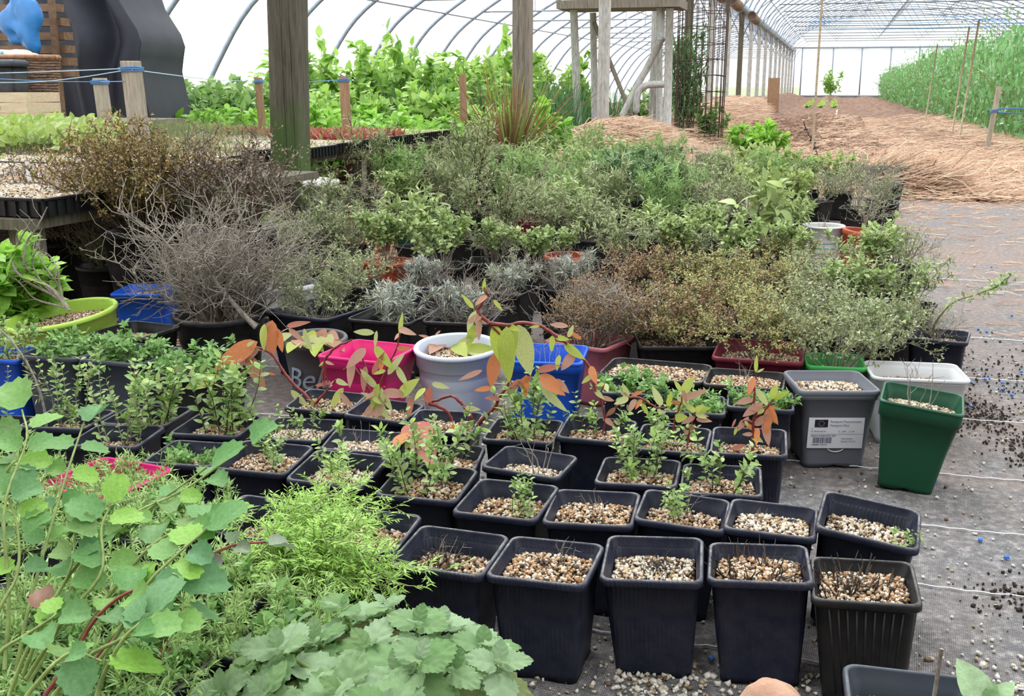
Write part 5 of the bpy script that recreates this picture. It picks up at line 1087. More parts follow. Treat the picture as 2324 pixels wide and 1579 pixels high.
BL = [toothed('leaf', 'lf_burnet', seed=1), toothed('leaf', 'lf_burnet', seed=2, cup=.3, w=1.05), toothed('leaf', 'lf_burnet_lime', seed=3), toothed('leaf', 'lf_burnet_purple', seed=4, cup=.35)]
BU = thing('potted_burnet', 'salad burnet with scalloped leaflets on long arching stems, filling the corner', 'plant', (-1.03, .80, 0), None)
link('pot', pot_mesh('s', .16, .15, 'pot_green'), BU); link('compost', soil_for(.13, False), BU, (0, 0, .12))
lo = local(BU); r = np.random.default_rng(31)
def burnet_stem(pts, Ys, n, size, tip=2, r0=.0022, red=False, lim=.15, pur=.08):
    P = [WY(x, y, Y) for (x, y), Y in zip(pts, Ys)]; C = smooth([lo(p) for p in P], 18); mb = MB(); tube(mb, C, np.linspace(r0, r0*.5, 18), 6); link('stem', mb.mesh('stem', M['stem_red' if red else 'stem_green']), BU)
    T = np.gradient(C, axis=0); T /= np.linalg.norm(T, axis=1)[:, None]
    for i in range(n):
        t_ = .42+.58*(i+1)/n; k = min(17, int(t_*17)); p = C[k]
        s = np.cross(T[k], [0, 0, 1.]); s /= np.linalg.norm(s)+1e-6
        for sd in ((-1, 1) if i < n-1 else (0,)):
            d = T[k]*(.45 if sd else 1)+s*sd*1.0+np.array([0, 0, r.uniform(-.35, .25)])+r.normal(0, .15, 3)
            u = np.array([r.uniform(-.4, .4), r.uniform(-.7, -.1), .9]); u = np.array(u)
            q = r.random(); me = BL[2] if q < lim else (BL[3] if q > 1-pur else BL[r.integers(0, 2)])
            S = .88*size*r.uniform(.7, 1.15)*(1.2 if sd == 0 else 1)*(.75+.5*t_); d /= np.linalg.norm(d); Rm = basis(d[None], u[None])[0]
            st_ = MB(); tube(st_, [p, p+d*.006], [.0009, .0009], 4)
            link('leaf', me, BU, p+d*.004, Matrix([list(Rm[k2])+[0] for k2 in range(3)]+[[0, 0, 0, 1]]).to_euler(), S)
ST = [([(60, 1560), (120, 1450), (200, 1250), (330, 1160), (470, 1060)], (.80, .84, .9, .95, .98), 4, .034), ([(30, 1560), (60, 1400), (100, 1250), (150, 1080), (190, 960)], (.80, .84, .9, .98, 1.05), 5, .034),
 ([(10, 1520), (20, 1350), (10, 1150), (60, 1000), (50, 930)], (.80, .84, .88, .95, 1.0), 4, .036), ([(120, 1560), (200, 1420), (330, 1250), (430, 1190), (480, 1170)], (.80, .82, .86, .9, .92), 4, .036), ([(60, 1540), (150, 1400), (230, 1300), (230, 1200), (250, 1150)], (.78, .8, .83, .86, .88), 4, .036),
 ([(40, 1560), (140, 1330), (280, 1180), (420, 1110), (560, 1010)], (.80, .84, .9, .98, 1.02), 4, .028), ([(160, 1579), (260, 1450), (330, 1330), (400, 1260), (470, 1200)], (.76, .78, .81, .84, .86), 4, .034), ([(100, 1579), (160, 1500), (220, 1400), (300, 1340), (400, 1330)], (.74, .76, .78, .8, .82), 4, .034),
 ([(220, 1579), (240, 1520), (280, 1450), (310, 1420), (330, 1400)], (.72, .73, .74, .75, .76), 3, .036), ([(20, 1579), (50, 1500), (100, 1400), (160, 1290), (170, 1200)], (.76, .78, .8, .83, .86), 4, .034), ([(-40, 1500), (0, 1380), (40, 1300), (40, 1200), (20, 1130)], (.8, .82, .85, .88, .9), 4, .034),
 ([(-40, 1560), (0, 1480), (60, 1440), (120, 1400), (130, 1380)], (.74, .75, .77, .78, .8), 3, .034), ([(120, 1579), (200, 1490), (300, 1440), (380, 1400), (430, 1390)], (.72, .74, .76, .78, .8), 3, .030), ([(60, 1579), (110, 1520), (130, 1500), (170, 1480), (230, 1500)], (.68, .69, .70, .71, .72), 3, .034),
 ([(-60, 1300), (-20, 1200), (0, 1100), (30, 1050), (60, 1040)], (.9, .92, .95, .97, 1.0), 3, .036), ([(150, 1579), (300, 1400), (420, 1300), (520, 1240), (600, 1230)], (.78, .82, .86, .9, .93), 3, .022)]
for k, (pts, Ys, n_, sz) in enumerate(ST): burnet_stem(pts, Ys, n_, sz, red=(k in (7, 15)), lim=.16, pur=(.9 if k == 15 else .07))
# ---- downy mint, large crinkled leaves: every leaf a part
def crinkled(mat, seed, w=.92, n=16, m=12):
    r = np.random.default_rng(seed); V = []; h_ = m//2
    for i in range(n+1):
        t_ = i/n; hw = .5*w*max(0, math.sin(math.pi*(t_*.97+.03)**.72))**.6 if t_ < 1 else .04
        for j in range(-h_, h_+1):
            e = abs(j)/h_; x = j/h_*hw; ph = t_*9.5-e*3.2
            z = .16*abs(x)-.25*t_*t_-.18*x*x+.030*math.sin(ph*2.1)*min(1, e*3)+.012*math.sin(j*2.4+i*1.3)-(.03 if j == 0 else 0)+r.normal(0, .004)
            sc = 1+.07*math.cos(i*math.pi)*(e > .99)
            V.append((x*sc, t_+(.02*math.cos(i*math.pi) if e > .99 else 0)-.05*e*e*(t_ < .2), z))
    k = m+1; F = [(i*k+j, i*k+j+1, (i+1)*k+j+1, (i+1)*k+j) for i in range(n) for j in range(m)]
    mb = MB(); mb.add(V, F); return mb.mesh('leaf', M[mat])
ML = [crinkled('lf_mint', 1), crinkled('lf_mint', 2, .85), crinkled('lf_mint', 3, 1.0), crinkled('lf_mint_old', 4, .9)]
MI = thing('potted_mint', 'downy grey-green mint with big crinkled leaves along the bottom edge', 'plant', (-.40, .90, 0), None)
link('pot', pot_mesh('s', .17, .13, 'pot_navy'), MI); link('compost', soil_for(.14, False), MI, (0, 0, .105))
lo = local(MI); r = np.random.default_rng(44)
ROS = [(700, 1430, .93, .062), (815, 1475, .91, .066), (930, 1445, .94, .054), (985, 1395, .98, .050), (1075, 1470, .96, .056), (620, 1500, .87, .060), (755, 1545, .84, .062), (890, 1530, .87, .066), (1000, 1545, .89, .056), (545, 1455, .91, .048), (490, 1570, .84, .055), (1110, 1530, .93, .050), (690, 1620, .80, .062), (850, 1620, .80, .062), (590, 1600, .82, .055), (420, 1600, .83, .05), (760, 1385, .98, .052), (860, 1400, 1.0, .046), (650, 1395, 1.0, .046), (930, 1500, .86, .05)]
for k, (x, y, Y, sz) in enumerate(ROS):
    c = WY(x, y, Y); c[2] += .012*((k*7) % 3-1); a0 = r.uniform(0, math.pi); b = np.array([-.40+(c[0]+.40)*.35, .93+(c[1]-.93)*.3, .11])
    ax = (c-b); ax[2] = max(ax[2], .05); ax /= np.linalg.norm(ax); ax = ax*.6+np.array([0, -.25, .8]); ax /= np.linalg.norm(ax); e1 = np.cross(ax, [0.2, 1, 0]); e1 /= np.linalg.norm(e1); e2 = np.cross(ax, e1)
    mb = MB(); tube(mb, smooth([lo(b), lo((b+c)/2+[0, 0, .01]), lo(c)], 8), np.linspace(.003, .002, 8), 6); link('stem', mb.mesh('stem', M['stem_green']), MI)
    for lv, (num, el, s_, dz_) in enumerate(((2, -.25, 1.0, -.022), (2, .10, .92, -.008), (2, .45, .6, .0), (2, 1.3, .34, .004))):
        for j in range(num):
            a = a0+lv*math.pi/2+j*math.pi+r.uniform(-.2, .2); d = e1*math.cos(a)+e2*math.sin(a)+ax*(el+r.uniform(-.12, .12)); u = ax+r.normal(0, .12, 3)-(.5 if lv > 2 else 0)*(e1*math.cos(a)+e2*math.sin(a))
            me = ML[3] if r.random() < .16 and lv == 0 else ML[r.integers(0, 3)]; d /= np.linalg.norm(d); Rm = basis(d[None], u[None])[0]; S = sz*s_*r.uniform(.85, 1.1)
            link('leaf', me, MI, lo(c+ax*dz_)+d*.004, Matrix([list(Rm[k2])+[0] for k2 in range(3)]+[[0, 0, 0, 1]]).to_euler(), S)
# ---- feathery chamomile
FE = thing('potted_chamomile', 'bright feathery-leaved chamomile spilling over the front pots', 'plant', (-.66, 1.13, 0), None)
link('pot', pot_mesh('s', .13, .14, 'pot_navy'), FE); link('compost', soil_for(.10, False), FE, (0, 0, .115))
r = np.random.default_rng(61); st = MB(); P = []; D = []; S = []; lo = local(FE)
TG = [(690, 1150, 1.22), (760, 1110, 1.25), (820, 1150, 1.25), (640, 1200, 1.2), (700, 1220, 1.15), (760, 1190, 1.18), (830, 1210, 1.2), (600, 1260, 1.15), (680, 1290, 1.1), (760, 1280, 1.1), (820, 1290, 1.12), (730, 1340, 1.08), (850, 1340, 1.1), (650, 1340, 1.08), (560, 1300, 1.12), (880, 1390, 1.1), (510, 1210, 1.2), (540, 1250, 1.15), (800, 1380, 1.07), (930, 1330, 1.1), (975, 1325, 1.12), (760, 1240, 1.14), (690, 1250, 1.13), (620, 1160, 1.22), (580, 1360, 1.08)]
TG = TG+[(x+r.uniform(-45, 45), y+r.uniform(-35, 35), Y+r.uniform(-.04, .04)) for x, y, Y in TG for _ in range(3) if 560 < x < 860]
for x, y, Y in TG:
    c = WY(x, y, Y); b = np.array([-.66+r.uniform(-.05, .05), 1.13+r.uniform(-.05, .05), .12]); mdl = (b+c)/2+[0, 0, .025]
    C = smooth([lo(b), lo(mdl), lo(c)], 9); tube(st, C, np.linspace(.0014, .0007, 9), 4, False)
    for q in range(15):
        i = min(8, 2+int(q*7/15)); p = C[i]; d = (C[min(8, i+1)]-C[i-1]); d /= np.linalg.norm(d); a = d*.8+rdir(r, 1)[0]; a /= np.linalg.norm(a); L = r.uniform(.016, .032); e = p+a*L; tube(st, [p, e], [.0007, .0004], 3, False)
        for w_ in np.linspace(.25, 1, 5):
            for sd in (-1, 1):
                s = np.cross(a, [0.1, 0.2, 1]); s /= np.linalg.norm(s); P.append(p+a*L*w_); D.append(a*.8+s*sd+r.normal(0, .25, 3)); S.append(r.uniform(.008, .014))
link('stems', st.mesh('stems', M['stem_green']), FE, kind='stuff'); mb = MB(); scatter(mb, leaf_t(1, .17, .1, .1), P, D, np.tile([0, -.3, 1.], (len(P), 1)), S); link('foliage', mb.mesh('foliage', M['lf_feather']), FE, kind='stuff')
# leggy stem with a branching tip crossing the shaded thyme pots

# ------------------------------------------------------------------ bench with seed trays on the left
ZT = .433
for lab_, x0, x1, y0, y1 in (('low bench under the nearest seed trays at the picture edge', -4.9, -2.16, 2.55, 4.38), ('long low bench under the seed trays running away behind the mossy post', -5.4, -2.60, 4.42, 7.6)):
    cx, cy = (x0+x1)/2, (y0+y1)/2; BN = thing('staging_bench', lab_, 'bench', (cx, cy, 0), 'benches of seed trays'); hx, hy = (x1-x0)/2, (y1-y0)/2
    mb = MB(); box(mb, (0, 0, .36), (hx*2, hy*2, .03)); link('bench_top', mb.mesh('bench_top', M['wood_dark'], False), BN)
    for y in (-hy+.1, 0, hy-.1):
        for x in (-hx+.1, hx-.1): mb = MB(); box(mb, (x, y, .172), (.07, .07, .344)); link('leg', mb.mesh('leg', M['wood_grey'], False), BN)
TW, TD, TH = .58, .38, .055
def tray_shell():
    mb = MB(); box(mb, (0, 0, .004), (TW*.95, TD*.95, .008))
    for s in (-1, 1):
        bar(mb, (s*(TW/2-.006), -TD/2, TH/2), (s*(TW/2-.006), TD/2, TH/2), .012, TH*.96); bar(mb, (-TW/2+.012, s*(TD/2-.006), TH/2), (TW/2-.012, s*(TD/2-.006), TH/2), .012, TH*.96)
        bar(mb, (s*TW/2, -TD/2, TH-.003), (s*TW/2, TD/2, TH-.003), .018, .006); bar(mb, (-TW/2, s*TD/2, TH-.003), (TW/2, s*TD/2, TH-.003), .018, .006)
    for k in range(15): x = (k-7)*TW/15; [box(mb, (x, s*(TD/2+.003), TH*.42), (.012, .008, TH*.8)) for s in (-1, 1)]
    for k in range(10): y = (k-4.5)*TD/10; [box(mb, (s*(TW/2+.003), y, TH*.42), (.008, .012, TH*.8)) for s in (-1, 1)]
    return mb.mesh('tray_shell', M['tray'], False)
def tray_grid():
    mb = MB()
    for k in range(1, 11): bar(mb, (-TW/2+k*TW/11, -TD/2, TH-.006), (-TW/2+k*TW/11, TD/2, TH-.006), .005, .01)
    for k in range(1, 7): bar(mb, (-TW/2, -TD/2+k*TD/7, TH-.006), (TW/2, -TD/2+k*TD/7, TH-.006), .005, .01)
    return mb.mesh('cell_grid', M['tray_dusty'], False)
TS = tray_shell(); TGm = tray_grid(); mb = MB(); box(mb, (0, 0, 0), (TW-.03, TD-.03, .01)); TC = mb.mesh('compost', M['compost'])
def tray_grit(seed, pale):
    r = np.random.default_rng(seed); n = 3600; mb = MB(); P = np.stack([r.uniform(-.5, .5, n)*(TW-.03), r.uniform(-.5, .5, n)*(TD-.03), r.uniform(0, .004, n)], 1); pebbles(mb, P, r.uniform(.6, 1.3, n)*.0062, r); return mb.mesh('grit', M['grit_pale' if pale else 'grit'])
TGR = [tray_grit(1, True), tray_grit(2, False)]
def seedlings(kind, seed):
    r = np.random.default_rng(seed); st = MB(); lf = MB()
    nx, ny = (11, 7); xs_ = (np.arange(nx)-5)*TW/11; ys_ = (np.arange(ny)-3)*TD/7
    for x in xs_:
        for y in ys_:
            b = np.array([x+r.normal(0, .004), y+r.normal(0, .004), TH-.01])
            if kind == 'sparse':
                if r.random() < .75:
                    n = r.integers(2, 5); P = np.tile(b+[0, 0, .006], (n, 1)); D = rdir(r, n)*[1, 1, .3]+[0, 0, .5]; scatter(lf, T_oval, P, D, np.tile([0, 0, 1.], (n, 1)), r.uniform(.014, .026, n))
            elif kind == 'brassica':
                for q in range(r.integers(3, 5)):
                    d = rdir(r, 1)[0]*[.5, .5, 0]+[0, 0, 1.]; C = curve_pts(b, d, r.uniform(.04, .12), 3, r, .1); tube(st, C, .0013, 3, False)
                    dd = d*[1.6, 1.6, .6]+r.normal(0, .2, 3); scatter(lf, T_round, [C[-1]], [dd], [[r.uniform(-.4, .4), -.6, .8]], [r.uniform(.045, .08)])
            elif kind == 'chive':
                for q in range(6): C = curve_pts(b+r.normal(0, .004, 3)*[1, 1, 0], [r.normal(0, .15), r.normal(0, .15), 1], r.uniform(.05, .12), 4, r, .08); tube(lf, C, np.linspace(.0013, .0005, 5), 3, False)
            elif kind in ('micro', 'lettuce', 'chard'):
                n = {'micro': 7, 'lettuce': 7, 'chard': 6}[kind]; L = {'micro': .022, 'lettuce': .045, 'chard': .06}[kind]
                P = np.tile(b, (n, 1))+r.normal(0, .006, (n, 3))*[1, 1, .2]; D = rdir(r, n)*[1, 1, .2]+[0, 0, .9 if kind != 'chard' else 1.6]
                scatter(lf, T_oval if kind != 'chard' else leaf_t(3, .3, .1, .2), P, D, rdir(r, n)+[0, -.3, .8], r.uniform(.7, 1.2, n)*L)
    out = []
    if st.v: out.append(st.mesh('stems', M['stem_green']))
    mt = {'sparse': 'lf_sageyel', 'brassica': 'lf_lime', 'chive': 'lf_greygreen', 'micro': 'lf_bright', 'lettuce': 'lf_lime', 'chard': 'lf_chard'}[kind]
    if lf.v: out.append(lf.mesh('seedlings', M[mt]))
    return out
SE = {k: [seedlings(k, 70+j) for j in range(2)] for k in ('sparse', 'brassica', 'chive', 'micro', 'lettuce', 'chard')}
ti = 0; edge = lambda Y: np.interp(Y, [2.7, 3.5, 4.0, 4.25, 4.45, 4.95, 5.1, 5.85, 7.3], [-2.09, -2.34, -2.38, -2.40, -2.66, -2.66, -2.5, -2.56, -2.56])
words = {'bare': 'seed tray of bare pinkish grit cells', 'sparse': 'seed tray with sparse small seedlings in grit', 'brassica': 'seed tray crowded with round lime green seedlings', 'chive': 'seed tray of thin grass-like chive seedlings', 'chard': 'seed tray of red-leaved chard seedlings', 'micro': 'seed tray of tiny bright green seedlings', 'lettuce': 'seed tray of fresh green lettuce seedlings'}
cnt = {}; NW = 'one two three four five six seven eight nine ten eleven twelve'.split()
for row in range(12):
    Y = 2.78+.395*row
    for col in range(6):
        X = edge(Y)-TW/2-.02-col*(TW+.02); px, py = proj((X, Y, ZT+.05))
        if px+TW*2450/Y/2 < -30 or X-TW/2 < -5.9: continue
        if Y < 3.75: k = 'bare'
        elif Y < 4.3: k = 'sparse'
        elif Y < 5.6: k = 'brassica' if px < 215 else ('chive' if px < 430 else 'sparse')
        elif Y < 6.4: k = 'chard' if px > 600 else ('chive' if px > 300 else 'lettuce')
        else: k = 'micro' if px > 480 else 'lettuce'
        z = ZT-TH+ (.0 if Y < 3.75 else .004)
        cnt[k] = cnt.get(k, 0)+1
        t = thing('seed_tray', words[k]+', row '+NW[row]+' back, '+['at the edge', 'second in', 'third in', 'fourth in', 'fifth in', 'sixth in'][col], 'seed tray', (X, Y, z), 'seed trays on the low bench'); t.rotation_euler[2] = .01*((ti*7) % 5-2)
        link('tray_shell', TS, t); link('cell_grid', TGm, t); link('compost', TC, t, (0, 0, TH-.016)); link('grit', TGR[ti % 2], t, (0, 0, TH-.0055), (0, 0, math.pi*(ti % 2)), kind='stuff')
        if k in SE:
            for me in SE[k][ti % 2]: link(me.name.split('.')[0], me, t, (0, 0, 0), (0, 0, math.pi*((ti//2) % 2)), kind='stuff')
        ti += 1
for (px, py0, py1, dx) in ((65, 361, 396, 0), (133, 360, 396, 0), (172, 373, 404, 0), (180, 330, 352, 0), (152, 347, 372, 0)):
    A = G(px, py1, ZT+.03); h_ = (py1-py0)*A[1]/2450*1.02; mb = MB(); w_ = .0145
    V = [(-w_/2, 0, -.02), (w_/2, 0, -.02), (w_/2, 0, h_-.004), (0, 0, h_), (-w_/2, 0, h_-.004)]; V = V+[(x, .0012, z) for x, y, z in V]
    mb.add(V, [(0, 1, 2, 3, 4), (9, 8, 7, 6, 5)]+[(i, i+5, (i+1) % 5+5, (i+1) % 5) for i in range(5)])
    thing('plant_label', 'white plastic plant label standing at the edge of a seed tray', 'label', tuple(A), 'white labels in the seed trays', mb.mesh('plant_label', M['label_white'], False), (.05, 0, .2))

# stakes with blue twine
def stake(lab_, x, y0, Y, w, mat, lean=0.0, z0=0.0, d=None):
    T = WY(x, y0, Y); mb = MB(); d = d or w*.7; z1 = T[2]
    V = []
    for z, f in ((z0, 1), (z1*.5+z0*.5, 1), (z1-.006, 1), (z1, .93)):
        V.append([(sx_*w/2*f+lean*(z-z1), sy_*d/2*f, z) for sx_, sy_ in ((-1, -1), (1, -1), (1, 1), (-1, 1))])
    loft(mb, V, True, True); t = thing('stake', lab_, 'stake', (T[0], Y, 0)); link('timber', mb.mesh('timber', M[mat], False), t); return t, T
def wrap(t, T, w, d, z, mat='twine_blue', n=4):
    for k in range(n):
        mb = MB(); zz = z+.005*(k-n/2); a = .006
        P = [(-w/2-a, -d/2-a, zz), (w/2+a, -d/2-a, zz+.004*(k % 2)), (w/2+a, d/2+a, zz), (-w/2-a, d/2+a, zz-.003), (-w/2-a, -d/2-a, zz)]; tube(mb, P, .0025, 5); link('twine_wrap', mb.mesh('twine_wrap', M[mat]), t)
sA, TA = stake('broad pale stake wrapped with blue twine, nearest of the stakes', 296, 138, 4.36, .075, 'wood_stake', -.05); wrap(sA, TA, .075, .052, TA[2]-.035)
sB, TB = stake('slim pale stake behind the broad one against the dark fabric', 226, 177, 5.05, .062, 'wood_stake', -.06); wrap(sB, TB, .062, .043, TB[2]-.02)
sC, TC_ = stake('brown stake left of the mossy post', 586, 176, 8.2, .052, 'wood_brown', -.03); wrap(sC, TC_, .052, .036, TC_[2]-.03)
sD, TD_ = stake('brown stake right of the mossy post', 780, 172, 7.3, .06, 'wood_brown', -.03); wrap(sD, TD_, .06, .042, TD_[2]-.03)
sE, TE = stake('brown stake behind the lemongrass', 1050, 168, 8.6, .05, 'wood_brown', -.02)
def string(lab_, pts, r_=.0022, mat='twine_pale'):
    mb = MB(); tube(mb, smooth(pts, 24), r_, 5); thing('twine', lab_, 'string', (0, 0, 0), 'blue twine between the stakes', mb.mesh('twine', M[mat]))
ez = np.array([0, -.035, 0])
string('pale blue twine running from the broad stake out of the picture, upper line', [TA+ez-[.03, 0, .035], WY(150, 161, 4.3), WY(-60, 168, 4.25)])
string('pale blue twine slanting down from the broad stake', [TA+ez-[.03, 0, .045], WY(180, 176, 4.3), WY(80, 186, 4.26), WY(-60, 188, 4.2)])
string('blue twine from the slim pale stake out of the picture', [TB+ez-[.03, 0, .02], WY(100, 184, 4.9), WY(-60, 176, 4.8)], .002, 'twine_blue')
string('blue twine joining the slim and the broad pale stakes', [TB+ez+[.03, 0, -.02], TA+ez-[.02, 0, .09]], .002, 'twine_blue')
string('faint twine from the broad stake to the brown stake', [TA+ez+[.03, 0, -.04], (TA+TC_)/2-[0, 0, .05], TC_+ez-[.02, 0, .03]], .0025)
string('blue twine between the two brown stakes behind the mossy post', [TC_+ez+[0, 0, -.03], (TC_+TD_)/2-[0, 0, .04], TD_+ez-[.02, 0, .03]], .003, 'twine_blue')

# ---- dark fabric shelter with slatted shelf, basket, crate, box
r = np.random.default_rng(3)
TP = thing('fabric_shelter', 'dark draped fabric shelter standing before the bright tunnel side', 'shelter', (-5.6, 7.6, 0))
def drape(A, name, dpt):   # curtain following a plan polyline; columns with folds
    mb = MB(); n = 60; k = 26; V = []
    for j in range(k):
        v = j/(k-1)
        for i in range(n):
            u = i/(n-1); p = A(u, v); V.append(p)
    i = np.arange(k-1)[:, None]*n; j = np.arange(n-1)[None, :]
    F = np.stack([i+j, i+j+1, i+n+j+1, i+n+j], -1).reshape(-1, 4); V = np.array(V, float)
    mb.add(V, F); mb.add(V+[0, .012, 0], F[:, ::-1]); return mb.mesh(name, M['fleece'])
def redge(z): return float(np.interp(z, [0, .5, .85, 1.10, 1.38, 1.8, 2.6], [.44, .43, .38, .43, .22, .05, -.1]))
def curtain(u, v):
    z = .02+2.6*v; x1 = redge(z); x = -1.05+(x1+1.05)*u
    y = .07*math.sin(u*15+z*1.1)+.05*math.sin(u*27-z*.9)*u+.12*math.exp(-((u-.72-.05*z)/.05)**2)*min(1, z)
    return (x, y-.12*u*math.sin(z*2.2), z)
link('curtain', drape(curtain, 'curtain', 0), TP)
def side(u, v):
    z = .02+2.6*v; x = redge(z); p = curtain(1.0, v); return (x-.25*u, p[1]+u*1.0, z)
link('side_curtain', drape(side, 'side_curtain', 0), TP)
mb = MB(); box(mb, (-.6, .6, 2.62), (2.2, 1.4, .03)); link('cover', mb.mesh('cover', M['fleece']), TP)
# slatted shelf unit (stack of wooden slats seen end-on)
SHF = thing('slatted_rack', 'dark wooden rack of stacked slats inside the fabric shelter', 'rack', (0, 0, 0))
for k, (xe, y) in enumerate(((135, 18), (148, 50), (156, 82), (161, 112), (166, 140), (170, 165))):
    p = WY(xe, y, 6.95); mb = MB(); box(mb, (p[0]-.42, 6.95, p[2]), (.84, .10, .055)); link('slat', mb.mesh('slat', M['slat'], False), SHF)
p = WY(122, 60, 6.88)
for q in (0, -.62): mb = MB(); box(mb, (p[0]+q, 6.88, .75), (.035, .04, 1.5)); link('upright', mb.mesh('upright', M['slat'], False), SHF)
# a low plank table carrying basket, crate and box
TB2 = thing('plank_table', 'low plank table holding the wicker basket and pale crate', 'table', (-5.05, 6.35, 0))
mb = MB(); box(mb, (0, 0, .50), (1.35, .9, .03)); link('table_top', mb.mesh('table_top', M['wood_grey'], False), TB2)
for x in (-.6, .6):
    for y in (-.4, .4): mb = MB(); box(mb, (x, y, .24), (.05, .05, .48)); link('leg', mb.mesh('leg', M['wood_grey'], False), TB2)
# wicker basket: woven strands
P0 = WY(68, 250, 6.25); BX = float(P0[0]); BK = thing('wicker_basket', 'tall brown wicker basket with printed cloth on top', 'basket', (BX, 6.25, .52))
mb = MB(); hb = .40; rings = []
nst = 34; rad = lambda z: .175+.055*z/hb
for q in range(nst):
    a = q*2*math.pi/nst; tube(mb, [(rad(z)*math.cos(a), rad(z)*.8*math.sin(a), z) for z in np.linspace(0, hb, 6)], .004, 4)
link('stakes', mb.mesh('stakes', M['wicker']), BK)
mb = MB()
for k in range(22):
    z = .01+k*hb/22.5; a = np.linspace(0, 2*math.pi, 137); w_ = 1+.028*np.sin(a*nst/2+(k % 2)*math.pi); tube(mb, np.stack([rad(z)*w_*np.cos(a), rad(z)*.8*w_*np.sin(a), z+.002*np.sin(a*5+k)], 1), .0068, 5, False)
link('weave', mb.mesh('weave', M['wicker']), BK, kind='stuff')
a = np.linspace(0, 2*math.pi, 40); mb = MB(); tube(mb, np.stack([rad(hb)*np.cos(a), rad(hb)*.8*np.sin(a), np.full(40, hb)], 1), .016, 8, False); link('rim', mb.mesh('rim', M['wicker_rim']), BK)
mb = MB(); loft(mb, [cring(.15, 0, 20), cring(.001, .004, 20)], False, False); link('bottom', mb.mesh('bottom', M['wicker']), BK)
def lump(sx_, sy_, sz_, seed, mat, name, amp=.12, n=14):
    r = np.random.default_rng(seed); mb = MB(); ph = r.uniform(0, 6, 6); V = []
    for i in range(n+1):
        t_ = math.pi*i/n
        for j in range(2*n):
            a = math.pi*j/n; d = np.array([math.sin(t_)*math.cos(a), math.sin(t_)*math.sin(a), math.cos(t_)]); q = 1+amp*(math.sin(3*d[0]+ph[0])+math.sin(4*d[1]+ph[1])+math.sin(5*d[2]+ph[2]+3*d[0])+.5*math.sin(9*d[0]+ph[3])*math.sin(8*d[1]+ph[4])); V.append(d*q*[sx_, sy_, sz_])
    k = 2*n; i = np.arange(n)[:, None]*k; j = np.arange(k)[None, :]; j2 = (j+1) % k
    mb.add(V, np.stack([i+j, i+k+j, i+k+j2, i+j2], -1).reshape(-1, 4)); return mb.mesh(name, M[mat])
thing('printed_cloth', 'crumpled blue and white printed cloth on the wicker basket', 'cloth', (BX-.06, 6.25, .52+hb+.005), None, lump(.15, .12, .05, 4, 'cloth_print', 'printed_cloth'))
p = WY(-5, 45, 6.4); thing('blue_sheet', 'blue plastic sheet hanging down behind the basket at the picture edge', 'sheet', (p[0], 6.62, p[2]-.02), None, lump(.13, .06, .16, 9, 'tarp_blue', 'blue_sheet', .2))
# pale crate with three boards and small branded-looking marks left blank
CRp = WY(38, 265, 5.6); CRT = thing('wooden_crate', 'pale shallow wooden crate with three boards below the twine', 'crate', (float(CRp[0])-.02, 5.75, .52-.015))
for k in range(3):
    mb = MB(); z = .04+k*.062; box(mb, (-.06+.004*k, -.15, z), (.32, .012, .056)); link('board', mb.mesh('board', M['wood_pale'], False), CRT)
    mb = MB(); box(mb, (-.06, .15, z), (.32, .012, .056)); link('board', mb.mesh('board', M['wood_pale'], False), CRT)
    for sx_ in (-.214, .094):
        mb = MB(); box(mb, (sx_, 0, z), (.012, .29, .056)); link('board', mb.mesh('board', M['wood_pale'], False), CRT)
for q, z in ((-.13, .046), (-.10, .046), (-.13, .108), (-.10, .108)):
    mb = MB(); a = np.linspace(0, math.pi, 8); tube(mb, np.stack([q+.010*np.cos(a), np.full(8, -.158), z+.012*np.sin(a)], 1), .0022, 4); tube(mb, [(q-.01, -.158, z-.014), (q-.01, -.158, z)], .0022, 4); tube(mb, [(q+.01, -.158, z-.014), (q+.01, -.158, z)], .0022, 4); link('stencil_mark', mb.mesh('stencil_mark', M['slat']), CRT)
mb = MB(); box(mb, (-.06, 0, .012), (.32, .30, .012)); link('bottom', mb.mesh('bottom', M['wood_pale'], False), CRT)
bx = WY(15, 150, 5.95); t = thing('black_crate', 'dark plastic box with a grey lid standing behind the pale crate', 'box', (float(bx[0])-.05, 5.98, .515))
mb = MB(); loft(mb, [rring(.24, .02, 0, .14), rring(.26, .02, .34, .15)], True, True); link('body', mb.mesh('body', M['pot_black']), t)
mb = MB(); loft(mb, [rring(.28, .02, .342, .17), rring(.28, .02, .37, .17), rring(.25, .02, .385, .14)], True, True); link('lid', mb.mesh('lid', M['pot_slate']), t)
# table extends behind bench; second low board

# ------------------------------------------------------------------ beds, frame, hedge, straw
def bedplant(name, cat, lab_, grp, protos, spots, base=.9):
    for i, (x, y, s) in enumerate(spots):
        t = thing(name, lab_, cat, (x, y, 0), grp)
        for nm, me, kd in PROTO[protos[i % len(protos)]][i % 2]: link(nm, me, t, (0, 0, 0), (0, 0, i*1.9), float(s), kind=kd)
proto('potato', 'stem_green', 'lf_potato', h=.60, spread=.30, nmain=9, nsub=5, nleaf=9, lsize=.105, leaf=T_oval, start=.3, r0=.007, wig=.1, sublen=.3, base=.05, droop=.2)
proto('pepper', 'stem_green', 'lf_potato', h=.9, spread=.28, nmain=6, nsub=7, nleaf=8, lsize=.12, leaf=T_oval, start=.35, r0=.007, wig=.1, sublen=.25, base=.05, droop=.25)
proto('lowgreen', 'stem_green', 'lf_bright', h=.30, spread=.28, nmain=16, nsub=4, nleaf=8, lsize=.06, leaf=T_oval, start=.2, r0=.003, wig=.1, sublen=.3, base=.05)
proto('lowdark', 'stem_green', 'lf_green', h=.35, spread=.30, nmain=18, nsub=4, nleaf=9, lsize=.055, leaf=T_oval, start=.2, r0=.003, wig=.1, sublen=.3, base=.05)
